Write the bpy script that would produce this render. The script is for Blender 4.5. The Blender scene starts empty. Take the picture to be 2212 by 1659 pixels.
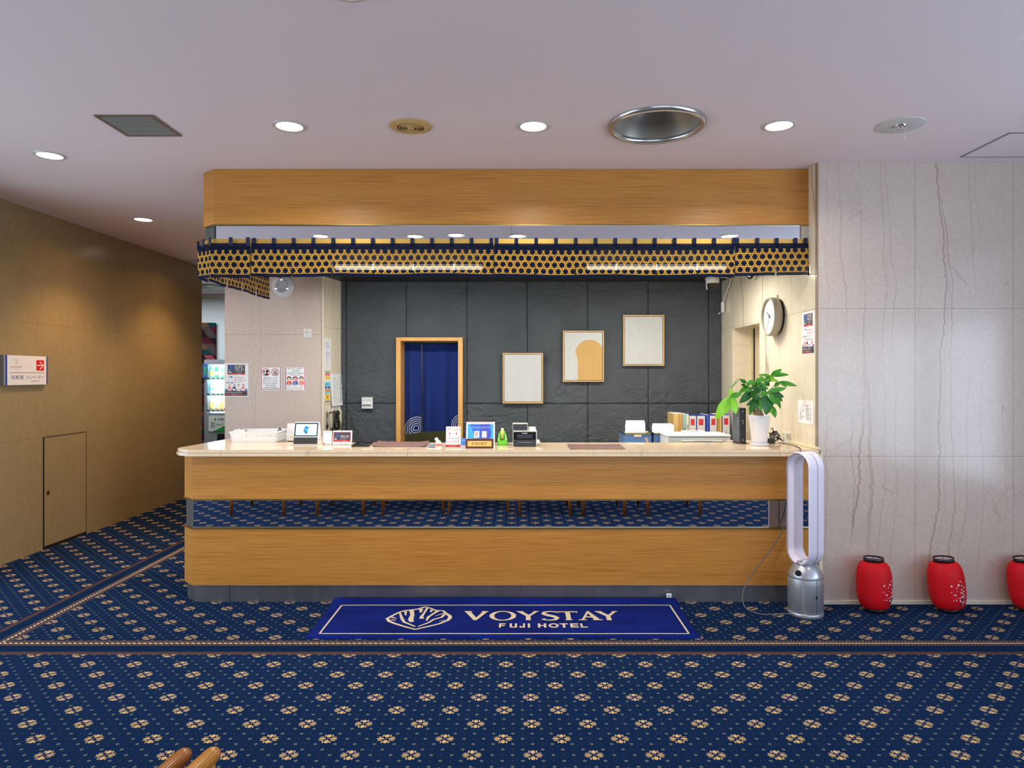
import bpy, bmesh, math, random
from mathutils import Matrix, Vector
random.seed(7)
PI = math.pi
SC = bpy.context.scene
COL = SC.collection

# ---------------------------------------------------------------- camera, world, exposure, big lights
F, CX, CY, CAMH = 1460.0, 1118.0, 810.0, 1.55
cam_data = bpy.data.cameras.new('camera')
cam_data.sensor_fit = 'HORIZONTAL'
cam_data.sensor_width = 36.0
cam_data.lens = 36.0 * F / 2212.0
cam_data.shift_x = -(CX - 1106.0) / 2212.0
cam_data.shift_y = (CY - 829.5) / 2212.0
cam_data.clip_start = 0.05
cam = bpy.data.objects.new('camera', cam_data)
COL.objects.link(cam)
cam.location = (0, 0, CAMH)
cam.rotation_euler = (PI / 2, 0, 0)
SC.camera = cam

W = bpy.data.worlds.new('world'); SC.world = W; W.use_nodes = True
bg = W.node_tree.nodes['Background']
bg.inputs[0].default_value = (0.62, 0.74, 1.0, 1); bg.inputs[1].default_value = 2.2
SC.view_settings.view_transform = 'Standard'
SC.view_settings.look = 'None'
SC.view_settings.gamma = 1.0
SC.view_settings.exposure = 0.0
SC.view_settings.use_curve_mapping = False
SC.cycles.max_bounces = 8
SC.cycles.diffuse_bounces = 4
SC.cycles.glossy_bounces = 4
SC.cycles.transparent_max_bounces = 12
SC.cycles.sample_clamp_indirect = 6.0
SC.cycles.caustics_reflective = False
SC.cycles.caustics_refractive = False
SC.cycles.use_denoising = True


def lamp(name, kind, loc, rot, power, color, size=0.1, size_y=None, spread=None, shape=None, spot=None):
    d = bpy.data.lights.new(name, kind)
    d.energy = power
    d.color = color
    if kind == 'AREA':
        d.shape = shape or ('RECTANGLE' if size_y else 'DISK')
        d.size = size
        if size_y:
            d.size_y = size_y
        if spread:
            d.spread = spread
    if kind == 'SPOT':
        d.spot_size = spot; d.spot_blend = 0.7; d.shadow_soft_size = size
    if kind == 'POINT':
        d.shadow_soft_size = size
    o = bpy.data.objects.new(name, d)
    o.location = loc; o.rotation_euler = rot
    COL.objects.link(o)
    return o

CEIL = 2.984
XR = 4.4          # glazed wall on the right
# daylight standing outside the windows of the right side wall and of the back wall
lamp('daylight_side', 'AREA', (XR + 0.7, -1.2, 1.1), (0, PI / 2 + 0.45, 0), 410, (0.94, 0.93, 1.0), 2.4, 8.0)
lamp('daylight_back', 'AREA', (0.4, -6.9, 1.0), (PI / 2 + 0.40, 0, 0), 310, (1.0, 0.96, 0.97), 7.0, 2.4)

lamp('daylight_entrance', 'AREA', (-4.9, 2.4, 1.25), (0, -PI / 2 + 0.10, 0), 170, (1.0, 0.965, 0.975), 2.2, 4.4)


def P(px, py, d):
    return ((px - CX) / F * d, d, CAMH - (py - CY) / F * d)

def PX(px, d): return (px - CX) / F * d
def PZ(py, d): return CAMH - (py - CY) / F * d

# ---------------------------------------------------------------- shader helpers
def lin(c):
    r = []
    for v in c[:3]:
        v = v / 255.0
        r.append(v / 12.92 if v <= 0.04045 else ((v + 0.055) / 1.055) ** 2.4)
    return (r[0], r[1], r[2], 1.0)

def bright(l):
    return tuple(l[:3])


class E:
    """a number in a node tree"""
    def __init__(s, nt, v): s.nt = nt; s.v = v
    def _op(s, op, *a, clamp=False):
        n = s.nt.nodes.new('ShaderNodeMath'); n.operation = op; n.use_clamp = clamp
        for i, x in enumerate((s,) + a):
            x = x.v if isinstance(x, E) else x
            if isinstance(x, (int, float)): n.inputs[i].default_value = x
            else: s.nt.links.new(x, n.inputs[i])
        return E(s.nt, n.outputs[0])
    def __add__(s, o): return s._op('ADD', o)
    __radd__ = __add__
    def __sub__(s, o): return s._op('SUBTRACT', o)
    def __rsub__(s, o): return E(s.nt, o)._op('SUBTRACT', s)
    def __mul__(s, o): return s._op('MULTIPLY', o)
    __rmul__ = __mul__
    def __truediv__(s, o): return s._op('DIVIDE', o)
    def abs(s): return s._op('ABSOLUTE')
    def round(s): return (s + 0.5)._op('FLOOR')
    def floor(s): return s._op('FLOOR')
    def frac(s): return s._op('FRACT')
    def sin(s): return s._op('SINE')
    def sqrt(s): return s._op('SQRT')
    def lt(s, o): return s._op('LESS_THAN', o)
    def gt(s, o): return s._op('GREATER_THAN', o)
    def min(s, o): return s._op('MINIMUM', o)
    def max(s, o): return s._op('MAXIMUM', o)
    def clamp(s): return (s + 0.0)._op('ADD', 0.0, clamp=True)
    def inv(s): return 1.0 - s
    def ramp(s, a, b):
        """0 at a .. 1 at b, clamped"""
        return ((s - a) / (b - a)).clamp()


class Mat:
    def __init__(s, name, rough=0.5, metal=0.0, spec=0.5):
        s.m = bpy.data.materials.new(name); s.m.use_nodes = True
        s.nt = s.m.node_tree
        s.b = s.nt.nodes['Principled BSDF']
        s.b.inputs['Roughness'].default_value = rough
        s.b.inputs['Metallic'].default_value = metal
        s.b.inputs['Specular IOR Level'].default_value = spec
        s.out = s.nt.nodes['Material Output']
    def pos(s):
        g = s.nt.nodes.new('ShaderNodeNewGeometry')
        return s._sep(g.outputs['Position'])
    def obj(s):
        g = s.nt.nodes.new('ShaderNodeTexCoord')
        return s._sep(g.outputs['Object'])
    def uv(s):
        g = s.nt.nodes.new('ShaderNodeUVMap')
        return s._sep(g.outputs[0])
    def _sep(s, sock):
        n = s.nt.nodes.new('ShaderNodeSeparateXYZ'); s.nt.links.new(sock, n.inputs[0])
        return [E(s.nt, n.outputs[i]) for i in range(3)]
    def vec(s, x, y, z):
        n = s.nt.nodes.new('ShaderNodeCombineXYZ')
        for i, q in enumerate((x, y, z)):
            q = q.v if isinstance(q, E) else q
            if isinstance(q, (int, float)): n.inputs[i].default_value = q
            else: s.nt.links.new(q, n.inputs[i])
        return n.outputs[0]
    def noise(s, x, y, z, scale=1.0, detail=3.0, rough=0.5):
        n = s.nt.nodes.new('ShaderNodeTexNoise')
        s.nt.links.new(s.vec(x, y, z), n.inputs['Vector'])
        n.inputs['Scale'].default_value = scale; n.inputs['Detail'].default_value = detail
        n.inputs['Roughness'].default_value = rough
        return E(s.nt, n.outputs[0])
    def voro(s, x, y, z, scale=1.0, feature='DISTANCE_TO_EDGE', dims='3D'):
        n = s.nt.nodes.new('ShaderNodeTexVoronoi'); n.feature = feature
        s.nt.links.new(s.vec(x, y, z), n.inputs['Vector']); n.inputs['Scale'].default_value = scale
        return E(s.nt, n.outputs[0] if feature == 'DISTANCE_TO_EDGE' else n.outputs['Distance'])
    def mix(s, fac, a, b):
        n = s.nt.nodes.new('ShaderNodeMix'); n.data_type = 'RGBA'
        f = fac.v if isinstance(fac, E) else fac
        if isinstance(f, (int, float)): n.inputs[0].default_value = f
        else: s.nt.links.new(f, n.inputs[0])
        for i, c in ((6, a), (7, b)):
            if isinstance(c, (tuple, list)): n.inputs[i].default_value = lin(c)
            else: s.nt.links.new(c, n.inputs[i])
        return n.outputs[2]
    def color(s, c):
        if isinstance(c, (tuple, list)): s.b.inputs['Base Color'].default_value = lin(c)
        else: s.nt.links.new(c, s.b.inputs['Base Color'])
        return s
    def bump(s, h, dist=0.002, strength=1.0):
        n = s.nt.nodes.new('ShaderNodeBump')
        n.inputs['Distance'].default_value = dist; n.inputs['Strength'].default_value = strength
        s.nt.links.new(h.v, n.inputs['Height']); s.nt.links.new(n.outputs[0], s.b.inputs['Normal'])
        return s
    def rough(s, e):
        s.nt.links.new(e.v, s.b.inputs['Roughness']); return s

_simple = {}
def S(name, c, rough=0.5, metal=0.0, spec=0.5, emit=0.0, grain=0.0):
    """plain coloured material, with a little procedural mottling"""
    if name in _simple: return _simple[name]
    m = Mat(name, rough, metal, spec)
    if grain:
        x, y, z = m.obj()
        n = m.noise(x, y, z, 60, 3)
        k = 1 - grain
        m.color(m.mix(n, tuple(v * k for v in c), c))
    else:
        m.color(c)
    if emit:
        m.b.inputs['Emission Color'].default_value = lin(c)
        m.b.inputs['Emission Strength'].default_value = emit
    _simple[name] = m.m
    return m.m


def mat_marble(name, axis, base=(206, 190, 178), base2=(190, 172, 160), vein=(132, 96, 58),
               j0=2.026, jw=0.663, zj=1.0, rough=0.16, dens=5.5, mt=None, vs=1.0, zs=1.0):
    m = Mat(name, rough, 0, 0.5)
    x, y, z = m.pos()
    u = x if axis == 'x' else y
    o = y if axis == 'x' else x
    wand = (m.noise(u * 0.6, z * 1.0, o * 0.1, 1.0, 2) - 0.5) * 0.22
    jit = (m.noise(u * 1.0, z * 34, o * 0.1, 1.0, 5, 0.7) - 0.5) * 0.055
    uu = u + wand + jit
    v1 = m.voro(uu * dens, z * 0.09, 0.3, 1.0)
    k = m.noise(u * 1.3, z * 0.9, 3.1, 1.0, 2).ramp(0.36, 0.52)
    veins = v1.ramp(0.0017 * dens, 0.0) * k
    uu2 = u + (m.noise(u * 3, z * 5, 7.0, 1.0, 4) - 0.5) * 0.22
    v2 = m.voro(uu2 * 7 + 4.0, z * 1.3, 1.7, 1.0).ramp(0.012, 0.0) * m.noise(u * 2, z * 2, 9, 1, 2).ramp(0.45, 0.7)
    mott = m.noise(u, z * zs, o, 48, 5, 0.65).ramp(0.35, 0.7)
    spots = m.voro(u, z, 0.0, 70, 'F1').ramp(0.5, 0.15) * 0.30
    cloud = m.noise(u * 0.9, z * 0.9, 2.0, 2.2, 3)
    c = m.mix(cloud, base, base2)
    mt = mt or tuple(min(255, v + 22) for v in base)
    c = m.mix(mott * 0.30, c, mt)
    c = m.mix(spots * mott, c, tuple(min(255, v + 8) for v in mt))
    c = m.mix(v2 * 0.35 * vs, c, vein)
    c = m.mix(veins * 0.62 * vs, c, vein)
    ju = (((u - j0) / jw).frac() - 0.5).abs().gt(0.5 - 0.0016 / jw)
    jz = ((z / zj).frac() - 0.5).abs().gt(0.5 - 0.0016 / zj)
    j = ju.max(jz)
    c = m.mix(j * 0.55, c, (95, 80, 66))
    m.color(c)
    return m.m


def mat_wood(name, base=(196, 134, 58), dark=(160, 98, 34), light=(206, 145, 68), rough=0.38, vertical=False):
    m = Mat(name, rough, 0, 0.4)
    x, y, z = m.pos()
    if vertical: x, z = z, x
    a = m.noise((x + y) * 2.6, 0.0, z * 150, 1.0, 3, 0.6)
    b = m.noise((x + y) * 6.0, 3.0, z * 420, 1.0, 2, 0.6)
    cl = m.noise((x + y) * 0.5, 5.0, z * 9.0, 1.0, 3)
    c = m.mix(a.ramp(0.42, 0.72), base, dark)
    c = m.mix(b.ramp(0.45, 0.75) * 0.55, c, dark)
    c = m.mix(cl.ramp(0.4, 0.8) * 0.4, c, light)
    m.color(c)
    return m.m


def mat_carpet():
    m = Mat('patterned carpet', 1.0, 0, 0.0)
    x, y, z = m.pos()
    u = (x - 0.063) / 0.0415
    v = (y - 2.756) / 0.0412
    s_ = (u + v) / 6.0; t_ = (u - v) / 6.0
    s_ = s_ - s_.round(); t_ = t_ - t_.round()
    du = (s_ + t_) * 3.0; dv = (s_ - t_) * 3.0
    a = du.abs(); b = dv.abs()
    def ell(cu, cv, ru, rv):
        p = (a - cu) / ru; q = (b - cv) / rv
        return (p * p + q * q).lt(1.0)
    petals = ell(0, 0.54, 0.23, 0.30).max(ell(0.58, 0, 0.38, 0.14)).max(ell(0.36, 0.62, 0.075, 0.20)).max(ell(0.62, 0.31, 0.25, 0.07))
    core = ell(0, 0, 0.07, 0.09)
    def lat(uu):
        p = (uu + v) / 2.0; q = (uu - v) / 2.0
        p = p - p.round(); q = q - q.round()
        return (p + q).abs(), (p - q).abs()
    e1, e2 = lat(u)
    d = e1 / 0.21 + e2 / 0.19
    ring = d.lt(1.0) * d.gt(0.42)
    f1, f2 = lat(u + 1.0)
    dot = (f1 / 0.08 + f2 / 0.10).lt(1.0)
    free = (a + b).gt(1.35)
    ring = ring * free; dot = dot * free
    fib = m.noise(x, y, 0.0, 420, 2, 0.6)
    base = m.mix(fib, (8, 18, 40), (13, 37, 72))
    big = m.noise(x, y, 0.0, 1.3, 2)
    base = m.mix(big.ramp(0.4, 0.7) * 0.25, base, (8, 22, 44))
    cream = m.mix(fib, (154, 122, 78), (206, 176, 124))
    c = m.mix(dot * 0.75, base, (92, 56, 44))
    c = m.mix(ring * 0.85, c, (118, 118, 98))
    c = m.mix(petals, c, cream)
    c = m.mix(core, c, (150, 80, 60))
    # woven border that turns a corner and runs up the corridor
    q = (y - 3.747).min(x + 3.145)
    inb = q.gt(0.0) * q.lt(0.200)
    L = x + y
    plain = m.mix(fib, (3, 17, 40), (9, 34, 66))
    br = m.mix(((L * 260 + q * 420).sin()).ramp(-0.4, 0.9), (40, 28, 26), (104, 72, 50))
    dash = ((L / 0.031).frac() - 0.5).abs().lt(0.33) * (q - 0.158).abs().lt(0.0085)
    dash2 = ((L / 0.0155).frac() - 0.5).abs().lt(0.25) * ((q - 0.158).abs() - 0.026).abs().lt(0.003)
    cb = m.mix(((L * 330 - q * 500).sin()).ramp(-0.2, 1.0), (40, 34, 44), (98, 74, 58))
    cb = m.mix(dash2 * 0.6, cb, (150, 124, 92))
    cb = m.mix(dash, cb, (196, 172, 134))
    bc = m.mix(q.lt(0.037), plain, br)
    bc = m.mix(q.gt(0.122), bc, cb)
    c = m.mix(inb, c, bc)
    m.color(c)
    m.b.inputs['Sheen Weight'].default_value = 0.07
    m.b.inputs['Sheen Tint'].default_value = (0.25, 0.45, 1.0, 1)
    m.b.inputs['Sheen Roughness'].default_value = 0.5
    m.bump(fib, 0.003, 0.6)
    return m.m


def mat_slate():
    m = Mat('rough dark slate', 0.42, 0, 0.5)
    x, y, z = m.pos()
    tile = ((x + 1.703) / 0.6).floor()
    off = tile * 3.7 + (z - 1.266).gt(0.0) * 11.0
    w1 = m.noise(x + off * 0.31, off, z, 3.2, 3, 0.5)
    w2 = m.noise(x * 0.8 + z * 0.9 + off + w1 * 0.15, off * 0.7, z * 1.6 - x * 0.8 + w1 * 0.2, 24, 6, 0.62)
    w3 = m.noise(x, off, z, 95, 4, 0.6)
    h = w1 * 0.4 + w2 * 0.75 + w3 * 0.16
    ju = (((x + 1.703) / 0.6).frac() - 0.5).abs().gt(0.5 - 0.0045)
    jz = (z - 1.266).abs().lt(0.0035)
    j = ju.max(jz)
    c = m.mix(m.noise(x, off, z, 4, 4), (64, 69, 74), (88, 93, 97))
    c = m.mix(w3.ramp(0.3, 0.7) * 0.35, c, (48, 53, 58))
    c = m.mix(j, c, (8, 9, 10))
    m.color(c)
    m.bump(w2 * 0.7 + w3 * 0.35, 0.022, 1.0)
    return m.m


def mat_kagome():
    m = Mat('navy cloth with golden basket weave', 0.9, 0, 0.05)
    s, t, _ = m.uv()
    h = 0.0442
    def fam(nx, ny, o):
        f = ((s * nx + t * ny) / h + o).frac() - 0.5
        f = f.abs()
        return f.lt(0.158), f.lt(0.108)
    r3 = math.sqrt(3) / 2
    m0, g0 = fam(0, 1, 0.0)
    m1, g1 = fam(r3, 0.5, 0.25)
    m2, g2 = fam(r3, -0.5, 0.25)
    gold = (g0 * m2.inv()).max(g1 * m0.inv()).max(g2 * m1.inv())
    dark = m0.max(m1).max(m2)
    inb = t.gt(0.022) * t.lt(0.188)
    gold = gold * inb; dark = dark * inb
    x, y, z = m.pos()
    fib = m.noise(x, y, z, 300, 2)
    c = m.mix(fib, (14, 20, 42), (24, 34, 62))
    c = m.mix(dark, c, (38, 20, 18))
    c = m.mix(gold, c, m.mix(m.noise(s, t, 0, 30, 2), (190, 138, 56), (222, 176, 84)))
    m.color(c)
    nt = m.nt
    tr = nt.nodes.new('ShaderNodeBsdfTranslucent'); nt.links.new(c, tr.inputs[0])
    ms = nt.nodes.new('ShaderNodeMixShader'); ms.inputs[0].default_value = 0.28
    nt.links.new(m.b.outputs[0], ms.inputs[1]); nt.links.new(tr.outputs[0], ms.inputs[2])
    tp = nt.nodes.new('ShaderNodeBsdfTransparent')
    m2_ = nt.nodes.new('ShaderNodeMixShader'); m2_.inputs[0].default_value = 0.045
    nt.links.new(ms.outputs[0], m2_.inputs[1]); nt.links.new(tp.outputs[0], m2_.inputs[2])
    nt.links.new(m2_.outputs[0], m.out.inputs[0])
    return m.m


def mat_pane(name, tint=(235, 245, 250), gloss=0.08):
    m = Mat(name, 0.05)
    nt = m.nt
    tp = nt.nodes.new('ShaderNodeBsdfTransparent'); tp.inputs[0].default_value = lin(tint)
    gl = nt.nodes.new('ShaderNodeBsdfGlossy'); gl.inputs['Roughness'].default_value = 0.03
    ms = nt.nodes.new('ShaderNodeMixShader'); ms.inputs[0].default_value = gloss
    nt.links.new(tp.outputs[0], ms.inputs[1]); nt.links.new(gl.outputs[0], ms.inputs[2])
    nt.links.new(ms.outputs[0], m.out.inputs[0])
    return m.m


MARBLE_X = mat_marble('beige veined marble', 'x', base=(198, 180, 168), base2=(184, 166, 154))
MARBLE_L = mat_marble('warm beige marble', 'y', base=(152, 131, 96), base2=(138, 117, 83), vein=(96, 72, 46), j0=5.365, jw=1.2, dens=3.5, rough=0.22, mt=(172, 150, 112), vs=0.4, zs=0.3)
MARBLE_A = mat_marble('cream marble', 'y', base=(226, 214, 190), base2=(212, 196, 168), j0=4.572, jw=0.9, zs=0.35)
MARBLE_P = mat_marble('pillar marble', 'x', base=(196, 175, 160), base2=(184, 163, 148), j0=-2.75, jw=20, zj=1.93, dens=3.2, rough=0.35)
STONE = mat_marble('polished cream stone', 'x', base=(230, 206, 174), base2=(218, 190, 154), j0=-1.99, jw=1.25, zj=50, rough=0.08, dens=3, vs=0.4)
WOOD = mat_wood('honey oak veneer')
WOOD_F = mat_wood('oak door frame', base=(222, 166, 92), dark=(196, 138, 70), light=(232, 184, 116), vertical=True)
CARPET = mat_carpet()
SLATE = mat_slate()
KAGOME = mat_kagome()
PANE = mat_pane('window glass')
ACRYL = mat_pane('clear acrylic', (248, 249, 250), 0.06)
BRASS = S('brass', (150, 124, 72), 0.34, 1.0)
STEEL = S('brushed steel', (150, 150, 152), 0.32, 1.0)
MIRROR = S('mirror', (225, 230, 236), 0.015, 1.0)
WHITE = S('white plastic', (232, 232, 230), 0.35)
PAPER = S('white paper', (232, 230, 228), 0.7)
BLACK = S('black plastic', (22, 22, 24), 0.35)
DARK = S('matt black', (14, 14, 15), 0.7)
NAVYC = S('navy cloth', (20, 32, 66), 0.9, grain=0.2)
INK = S('black ink', (38, 36, 40), 0.7)
REDP = S('red print', (196, 44, 52), 0.6)
BLUEP = S('blue print', (46, 92, 178), 0.6)
GREYP = S('grey print', (66, 60, 66), 0.6)
LGREY = S('light grey print', (176, 176, 180), 0.6)
MIDG = S('mid grey', (128, 128, 130), 0.5)
SILVER = S('silver paint', (176, 178, 184), 0.3, 0.6)
YELLOWP = S('yellow print', (236, 196, 60), 0.6)
GREENP = S('green print', (40, 160, 90), 0.6)
PINKP = S('pink print', (226, 120, 130), 0.6)
SKIN = S('skin print', (232, 190, 168), 0.6)
BROWNP = S('brown print', (84, 56, 44), 0.6)
TANP = S('tan print', (216, 180, 120), 0.7)
CYANP = S('cyan print', (110, 200, 226), 0.6)
ORANGEP = S('orange print', (236, 130, 50), 0.6)

# ---------------------------------------------------------------- geometry helpers
_txt = {}
def text_geo(s):
    if s in _txt: return _txt[s]
    cu = bpy.data.curves.new('t', 'FONT'); cu.body = s; cu.resolution_u = 3
    o = bpy.data.objects.new('t', cu); COL.objects.link(o)
    dg = bpy.context.evaluated_depsgraph_get(); dg.update()
    me = bpy.data.meshes.new_from_object(o.evaluated_get(dg))
    vs = [(v.co.x, v.co.y) for v in me.vertices]; fs = [tuple(p.vertices) for p in me.polygons]
    bpy.data.objects.remove(o); bpy.data.curves.remove(cu); bpy.data.meshes.remove(me)
    if vs:
        x0 = min(v[0] for v in vs); x1 = max(v[0] for v in vs); y0 = min(v[1] for v in vs); y1 = max(v[1] for v in vs)
        w = max(x1 - x0, 1e-6); h = max(y1 - y0, 1e-6)
        vs = [((v[0] - x0) / w, (v[1] - y0) / h) for v in vs]
    _txt[s] = (vs, fs)
    return _txt[s]


class MB:
    def __init__(s):
        s.v = []; s.f = []; s.mi = []; s.mats = []; s.sm = []; s.uvs = {}; s.M = Matrix.Identity(4)
    def mat(s, m):
        if m not in s.mats: s.mats.append(m)
        return s.mats.index(m)
    def add(s, vs, fs, m, smooth=False, uv=None):
        b = len(s.v); k = s.mat(m)
        for i, q in enumerate(vs):
            s.v.append(tuple(s.M @ Vector(q)))
            if uv: s.uvs[b + i] = uv[i]
        for f in fs:
            s.f.append(tuple(b + i for i in f)); s.mi.append(k); s.sm.append(smooth)
        return s
    def box(s, x0, x1, y0, y1, z0, z1, m):
        v = [(x, y, z) for z in (z0, z1) for y in (y0, y1) for x in (x0, x1)]
        return s.add(v, [(0, 2, 3, 1), (4, 5, 7, 6), (0, 1, 5, 4), (2, 6, 7, 3), (0, 4, 6, 2), (1, 3, 7, 5)], m)
    def prism(s, pts, z0, z1, m, smooth=False):
        n = len(pts)
        a = sum(pts[i][0] * pts[(i + 1) % n][1] - pts[(i + 1) % n][0] * pts[i][1] for i in range(n))
        if a < 0: pts = pts[::-1]
        v = [(p[0], p[1], z0) for p in pts] + [(p[0], p[1], z1) for p in pts]
        s.add(v, [tuple(range(n))[::-1], tuple(range(n, 2 * n))], m)
        return s.add(v, [(i, (i + 1) % n, n + (i + 1) % n, n + i) for i in range(n)], m, smooth)
    def lathe(s, prof, m, seg=40, c=(0, 0), smooth=True, sx=1.0, sy=1.0):
        v = []; f = []
        n = len(prof)
        for i in range(seg):
            a = 2 * PI * i / seg
            for r, z in prof:
                v.append((c[0] + r * sx * math.cos(a), c[1] + r * sy * math.sin(a), z))
        for i in range(seg):
            j = (i + 1) % seg
            for k in range(n - 1):
                f.append((i * n + k, j * n + k, j * n + k + 1, i * n + k + 1))
        s.add(v, f, m, smooth)
        if prof[0][0] > 1e-6: pass
        return s
    def cyl(s, cx, cy, z0, z1, r, m, seg=32, r2=None, smooth=True):
        r2 = r if r2 is None else r2
        return s.lathe([(1e-5, z0), (r, z0), (r, z0), (r2, z1), (r2, z1), (1e-5, z1)], m, seg, (cx, cy), False) if not smooth else \
            s.lathe([(1e-5, z0), (r, z0)], m, seg, (cx, cy), False).lathe([(r, z0), (r2, z1)], m, seg, (cx, cy), True).lathe([(r2, z1), (1e-5, z1)], m, seg, (cx, cy), False)
    def ball(s, c, r, m, seg=20, ring=12):
        if isinstance(r, (int, float)): r = (r, r, r)
        v = []; f = []
        for j in range(ring + 1):
            t = PI * j / ring
            for i in range(seg):
                a = 2 * PI * i / seg
                v.append((c[0] + r[0] * math.sin(t) * math.cos(a), c[1] + r[1] * math.sin(t) * math.sin(a), c[2] - r[2] * math.cos(t)))
        for j in range(ring):
            for i in range(seg):
                f.append((j * seg + i, j * seg + (i + 1) % seg, (j + 1) * seg + (i + 1) % seg, (j + 1) * seg + i))
        return s.add(v, f, m, True)
    def tube(s, pts, r, m, seg=8, closed=False, smooth=True):
        pts = [Vector(p) for p in pts]; n = len(pts)
        if isinstance(r, (int, float)): r = [r] * n
        v = []; f = []
        up = Vector((0, 0, 1)); prev = None
        for i, p in enumerate(pts):
            d = (pts[min(i + 1, n - 1)] - pts[max(i - 1, 0)])
            if d.length < 1e-9: d = Vector((0, 0, 1))
            d.normalize()
            if prev is None:
                a = d.cross(up)
                if a.length < 1e-3: a = d.cross(Vector((1, 0, 0)))
            else:
                a = prev - d * prev.dot(d)
                if a.length < 1e-3: a = d.cross(up)
            a.normalize(); prev = a; b = d.cross(a)
            for k in range(seg):
                t = 2 * PI * k / seg
                v.append(tuple(p + (a * math.cos(t) + b * math.sin(t)) * r[i]))
        for i in range(n - 1):
            for k in range(seg):
                f.append((i * seg + k, i * seg + (k + 1) % seg, (i + 1) * seg + (k + 1) % seg, (i + 1) * seg + k))
        f.append(tuple(range(seg))[::-1]); f.append(tuple(range((n - 1) * seg, n * seg)))
        return s.add(v, f, m, smooth)
    def strip(s, path, th, z0, z1, m):
        """upright band along a plan polyline, thickness th to the right-hand side of travel"""
        n = len(path); q = []
        for i in range(n):
            p = Vector(path[i])
            ds = []
            if i > 0: ds.append((Vector(path[i]) - Vector(path[i - 1])).normalized())
            if i < n - 1: ds.append((Vector(path[i + 1]) - Vector(path[i])).normalized())
            ns = [Vector((d.y, -d.x)) for d in ds]
            nn = ns[0] if len(ns) == 1 else (ns[0] + ns[1]).normalized() / max(0.3, ((ns[0] + ns[1]).normalized()).dot(ns[0]))
            q.append(p + nn * th)
        for i in range(n - 1):
            a, b, c, d = path[i], path[i + 1], q[i + 1], q[i]
            s.prism([tuple(a), tuple(b), tuple(c), tuple(d)], z0, z1, m)
        return s
    # flat graphics in the plane u,v with small raised layers along n (after setting M by plane())
    def rect(s, u0, v0, u1, v1, k, m):
        w = k * 0.0004
        return s.add([(u0, v0, w), (u1, v0, w), (u1, v1, w), (u0, v1, w)], [(0, 1, 2, 3)], m)
    def poly(s, pts, k, m):
        w = k * 0.0004
        return s.add([(p[0], p[1], w) for p in pts], [tuple(range(len(pts)))], m)
    def ell(s, cu, cv, ru, rv, k, m, n=24, a0=0, a1=2 * PI):
        return s.poly([(cu + ru * math.cos(a0 + (a1 - a0) * i / n), cv + rv * math.sin(a0 + (a1 - a0) * i / n)) for i in range(n + (0 if a1 - a0 > 6.28 else 1))], k, m)
    def arc(s, cu, cv, r, w, a0, a1, k, m, n=20, sv=1.0):
        z = k * 0.0004; v = []
        for i in range(n + 1):
            a = a0 + (a1 - a0) * i / n
            v += [(cu + (r - w / 2) * math.cos(a), cv + sv * (r - w / 2) * math.sin(a), z), (cu + (r + w / 2) * math.cos(a), cv + sv * (r + w / 2) * math.sin(a), z)]
        return s.add(v, [(2 * i, 2 * i + 1, 2 * i + 3, 2 * i + 2) for i in range(n)], m)
    def line(s, pts, w, k, m):
        """stroke with width w (number or list)"""
        z = k * 0.0004; n = len(pts); v = []
        if isinstance(w, (int, float)): w = [w] * n
        for i in range(n):
            a = Vector(pts[max(i - 1, 0)]); b = Vector(pts[min(i + 1, n - 1)])
            d = (b - a).normalized(); nn = Vector((-d.y, d.x)) * w[i] / 2
            p = Vector(pts[i])
            v += [(p.x + nn.x, p.y + nn.y, z), (p.x - nn.x, p.y - nn.y, z)]
        return s.add(v, [(2 * i, 2 * i + 1, 2 * i + 3, 2 * i + 2) for i in range(n - 1)], m)
    def text(s, t, u0, v0, u1, v1, k, m, shear=0.0):
        vs, fs = text_geo(t); z = k * 0.0004
        return s.add([(u0 + (u1 - u0) * a + shear * (v1 - v0) * b, v0 + (v1 - v0) * b, z) for a, b in vs], fs, m)
    def plane(s, o, facing, tilt=0.0):
        """set M so that u,v,n lie on a surface: facing '-y', '-x', '+x', '+z'"""
        ax = {'-y': ((1, 0, 0), (0, 0, 1), (0, -1, 0)), '-x': ((0, -1, 0), (0, 0, 1), (-1, 0, 0)),
              '+x': ((0, 1, 0), (0, 0, 1), (1, 0, 0)), '+z': ((1, 0, 0), (0, 1, 0), (0, 0, 1))}[facing]
        M = Matrix(((ax[0][0], ax[1][0], ax[2][0], 0), (ax[0][1], ax[1][1], ax[2][1], 0), (ax[0][2], ax[1][2], ax[2][2], 0), (0, 0, 0, 1)))
        s.M = Matrix.Translation(o) @ M @ Matrix.Rotation(tilt, 4, 'X')
        return s
    def build(s, name, parent=None, loc=None, bevel=0, seg=2, label=None, cat=None, group=None, kind=None, rot=None, solid=0, sub=0, weld=False):
        me = bpy.data.meshes.new(name)
        off = Vector(loc) if loc is not None else Vector((0, 0, 0))
        me.from_pydata([tuple(Vector(q) - off) for q in s.v] if loc is not None and rot is None else s.v, [], s.f)
        for m in s.mats: me.materials.append(m)
        me.polygons.foreach_set('material_index', s.mi)
        me.polygons.foreach_set('use_smooth', s.sm)
        if s.uvs:
            ul = me.uv_layers.new(name='UVMap')
            for lp in me.loops:
                ul.data[lp.index].uv = s.uvs.get(lp.vertex_index, (0, 0))
        me.update()
        if weld:
            bm = bmesh.new(); bm.from_mesh(me); bmesh.ops.remove_doubles(bm, verts=bm.verts, dist=1e-5); bm.to_mesh(me); bm.free()
        o = bpy.data.objects.new(name, me); COL.objects.link(o)
        if loc is not None: o.location = loc
        if rot is not None: o.rotation_euler = rot
        if parent is not None: o.parent = parent
        if solid:
            md = o.modifiers.new('solid', 'SOLIDIFY'); md.thickness = solid; md.offset = 0
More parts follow.
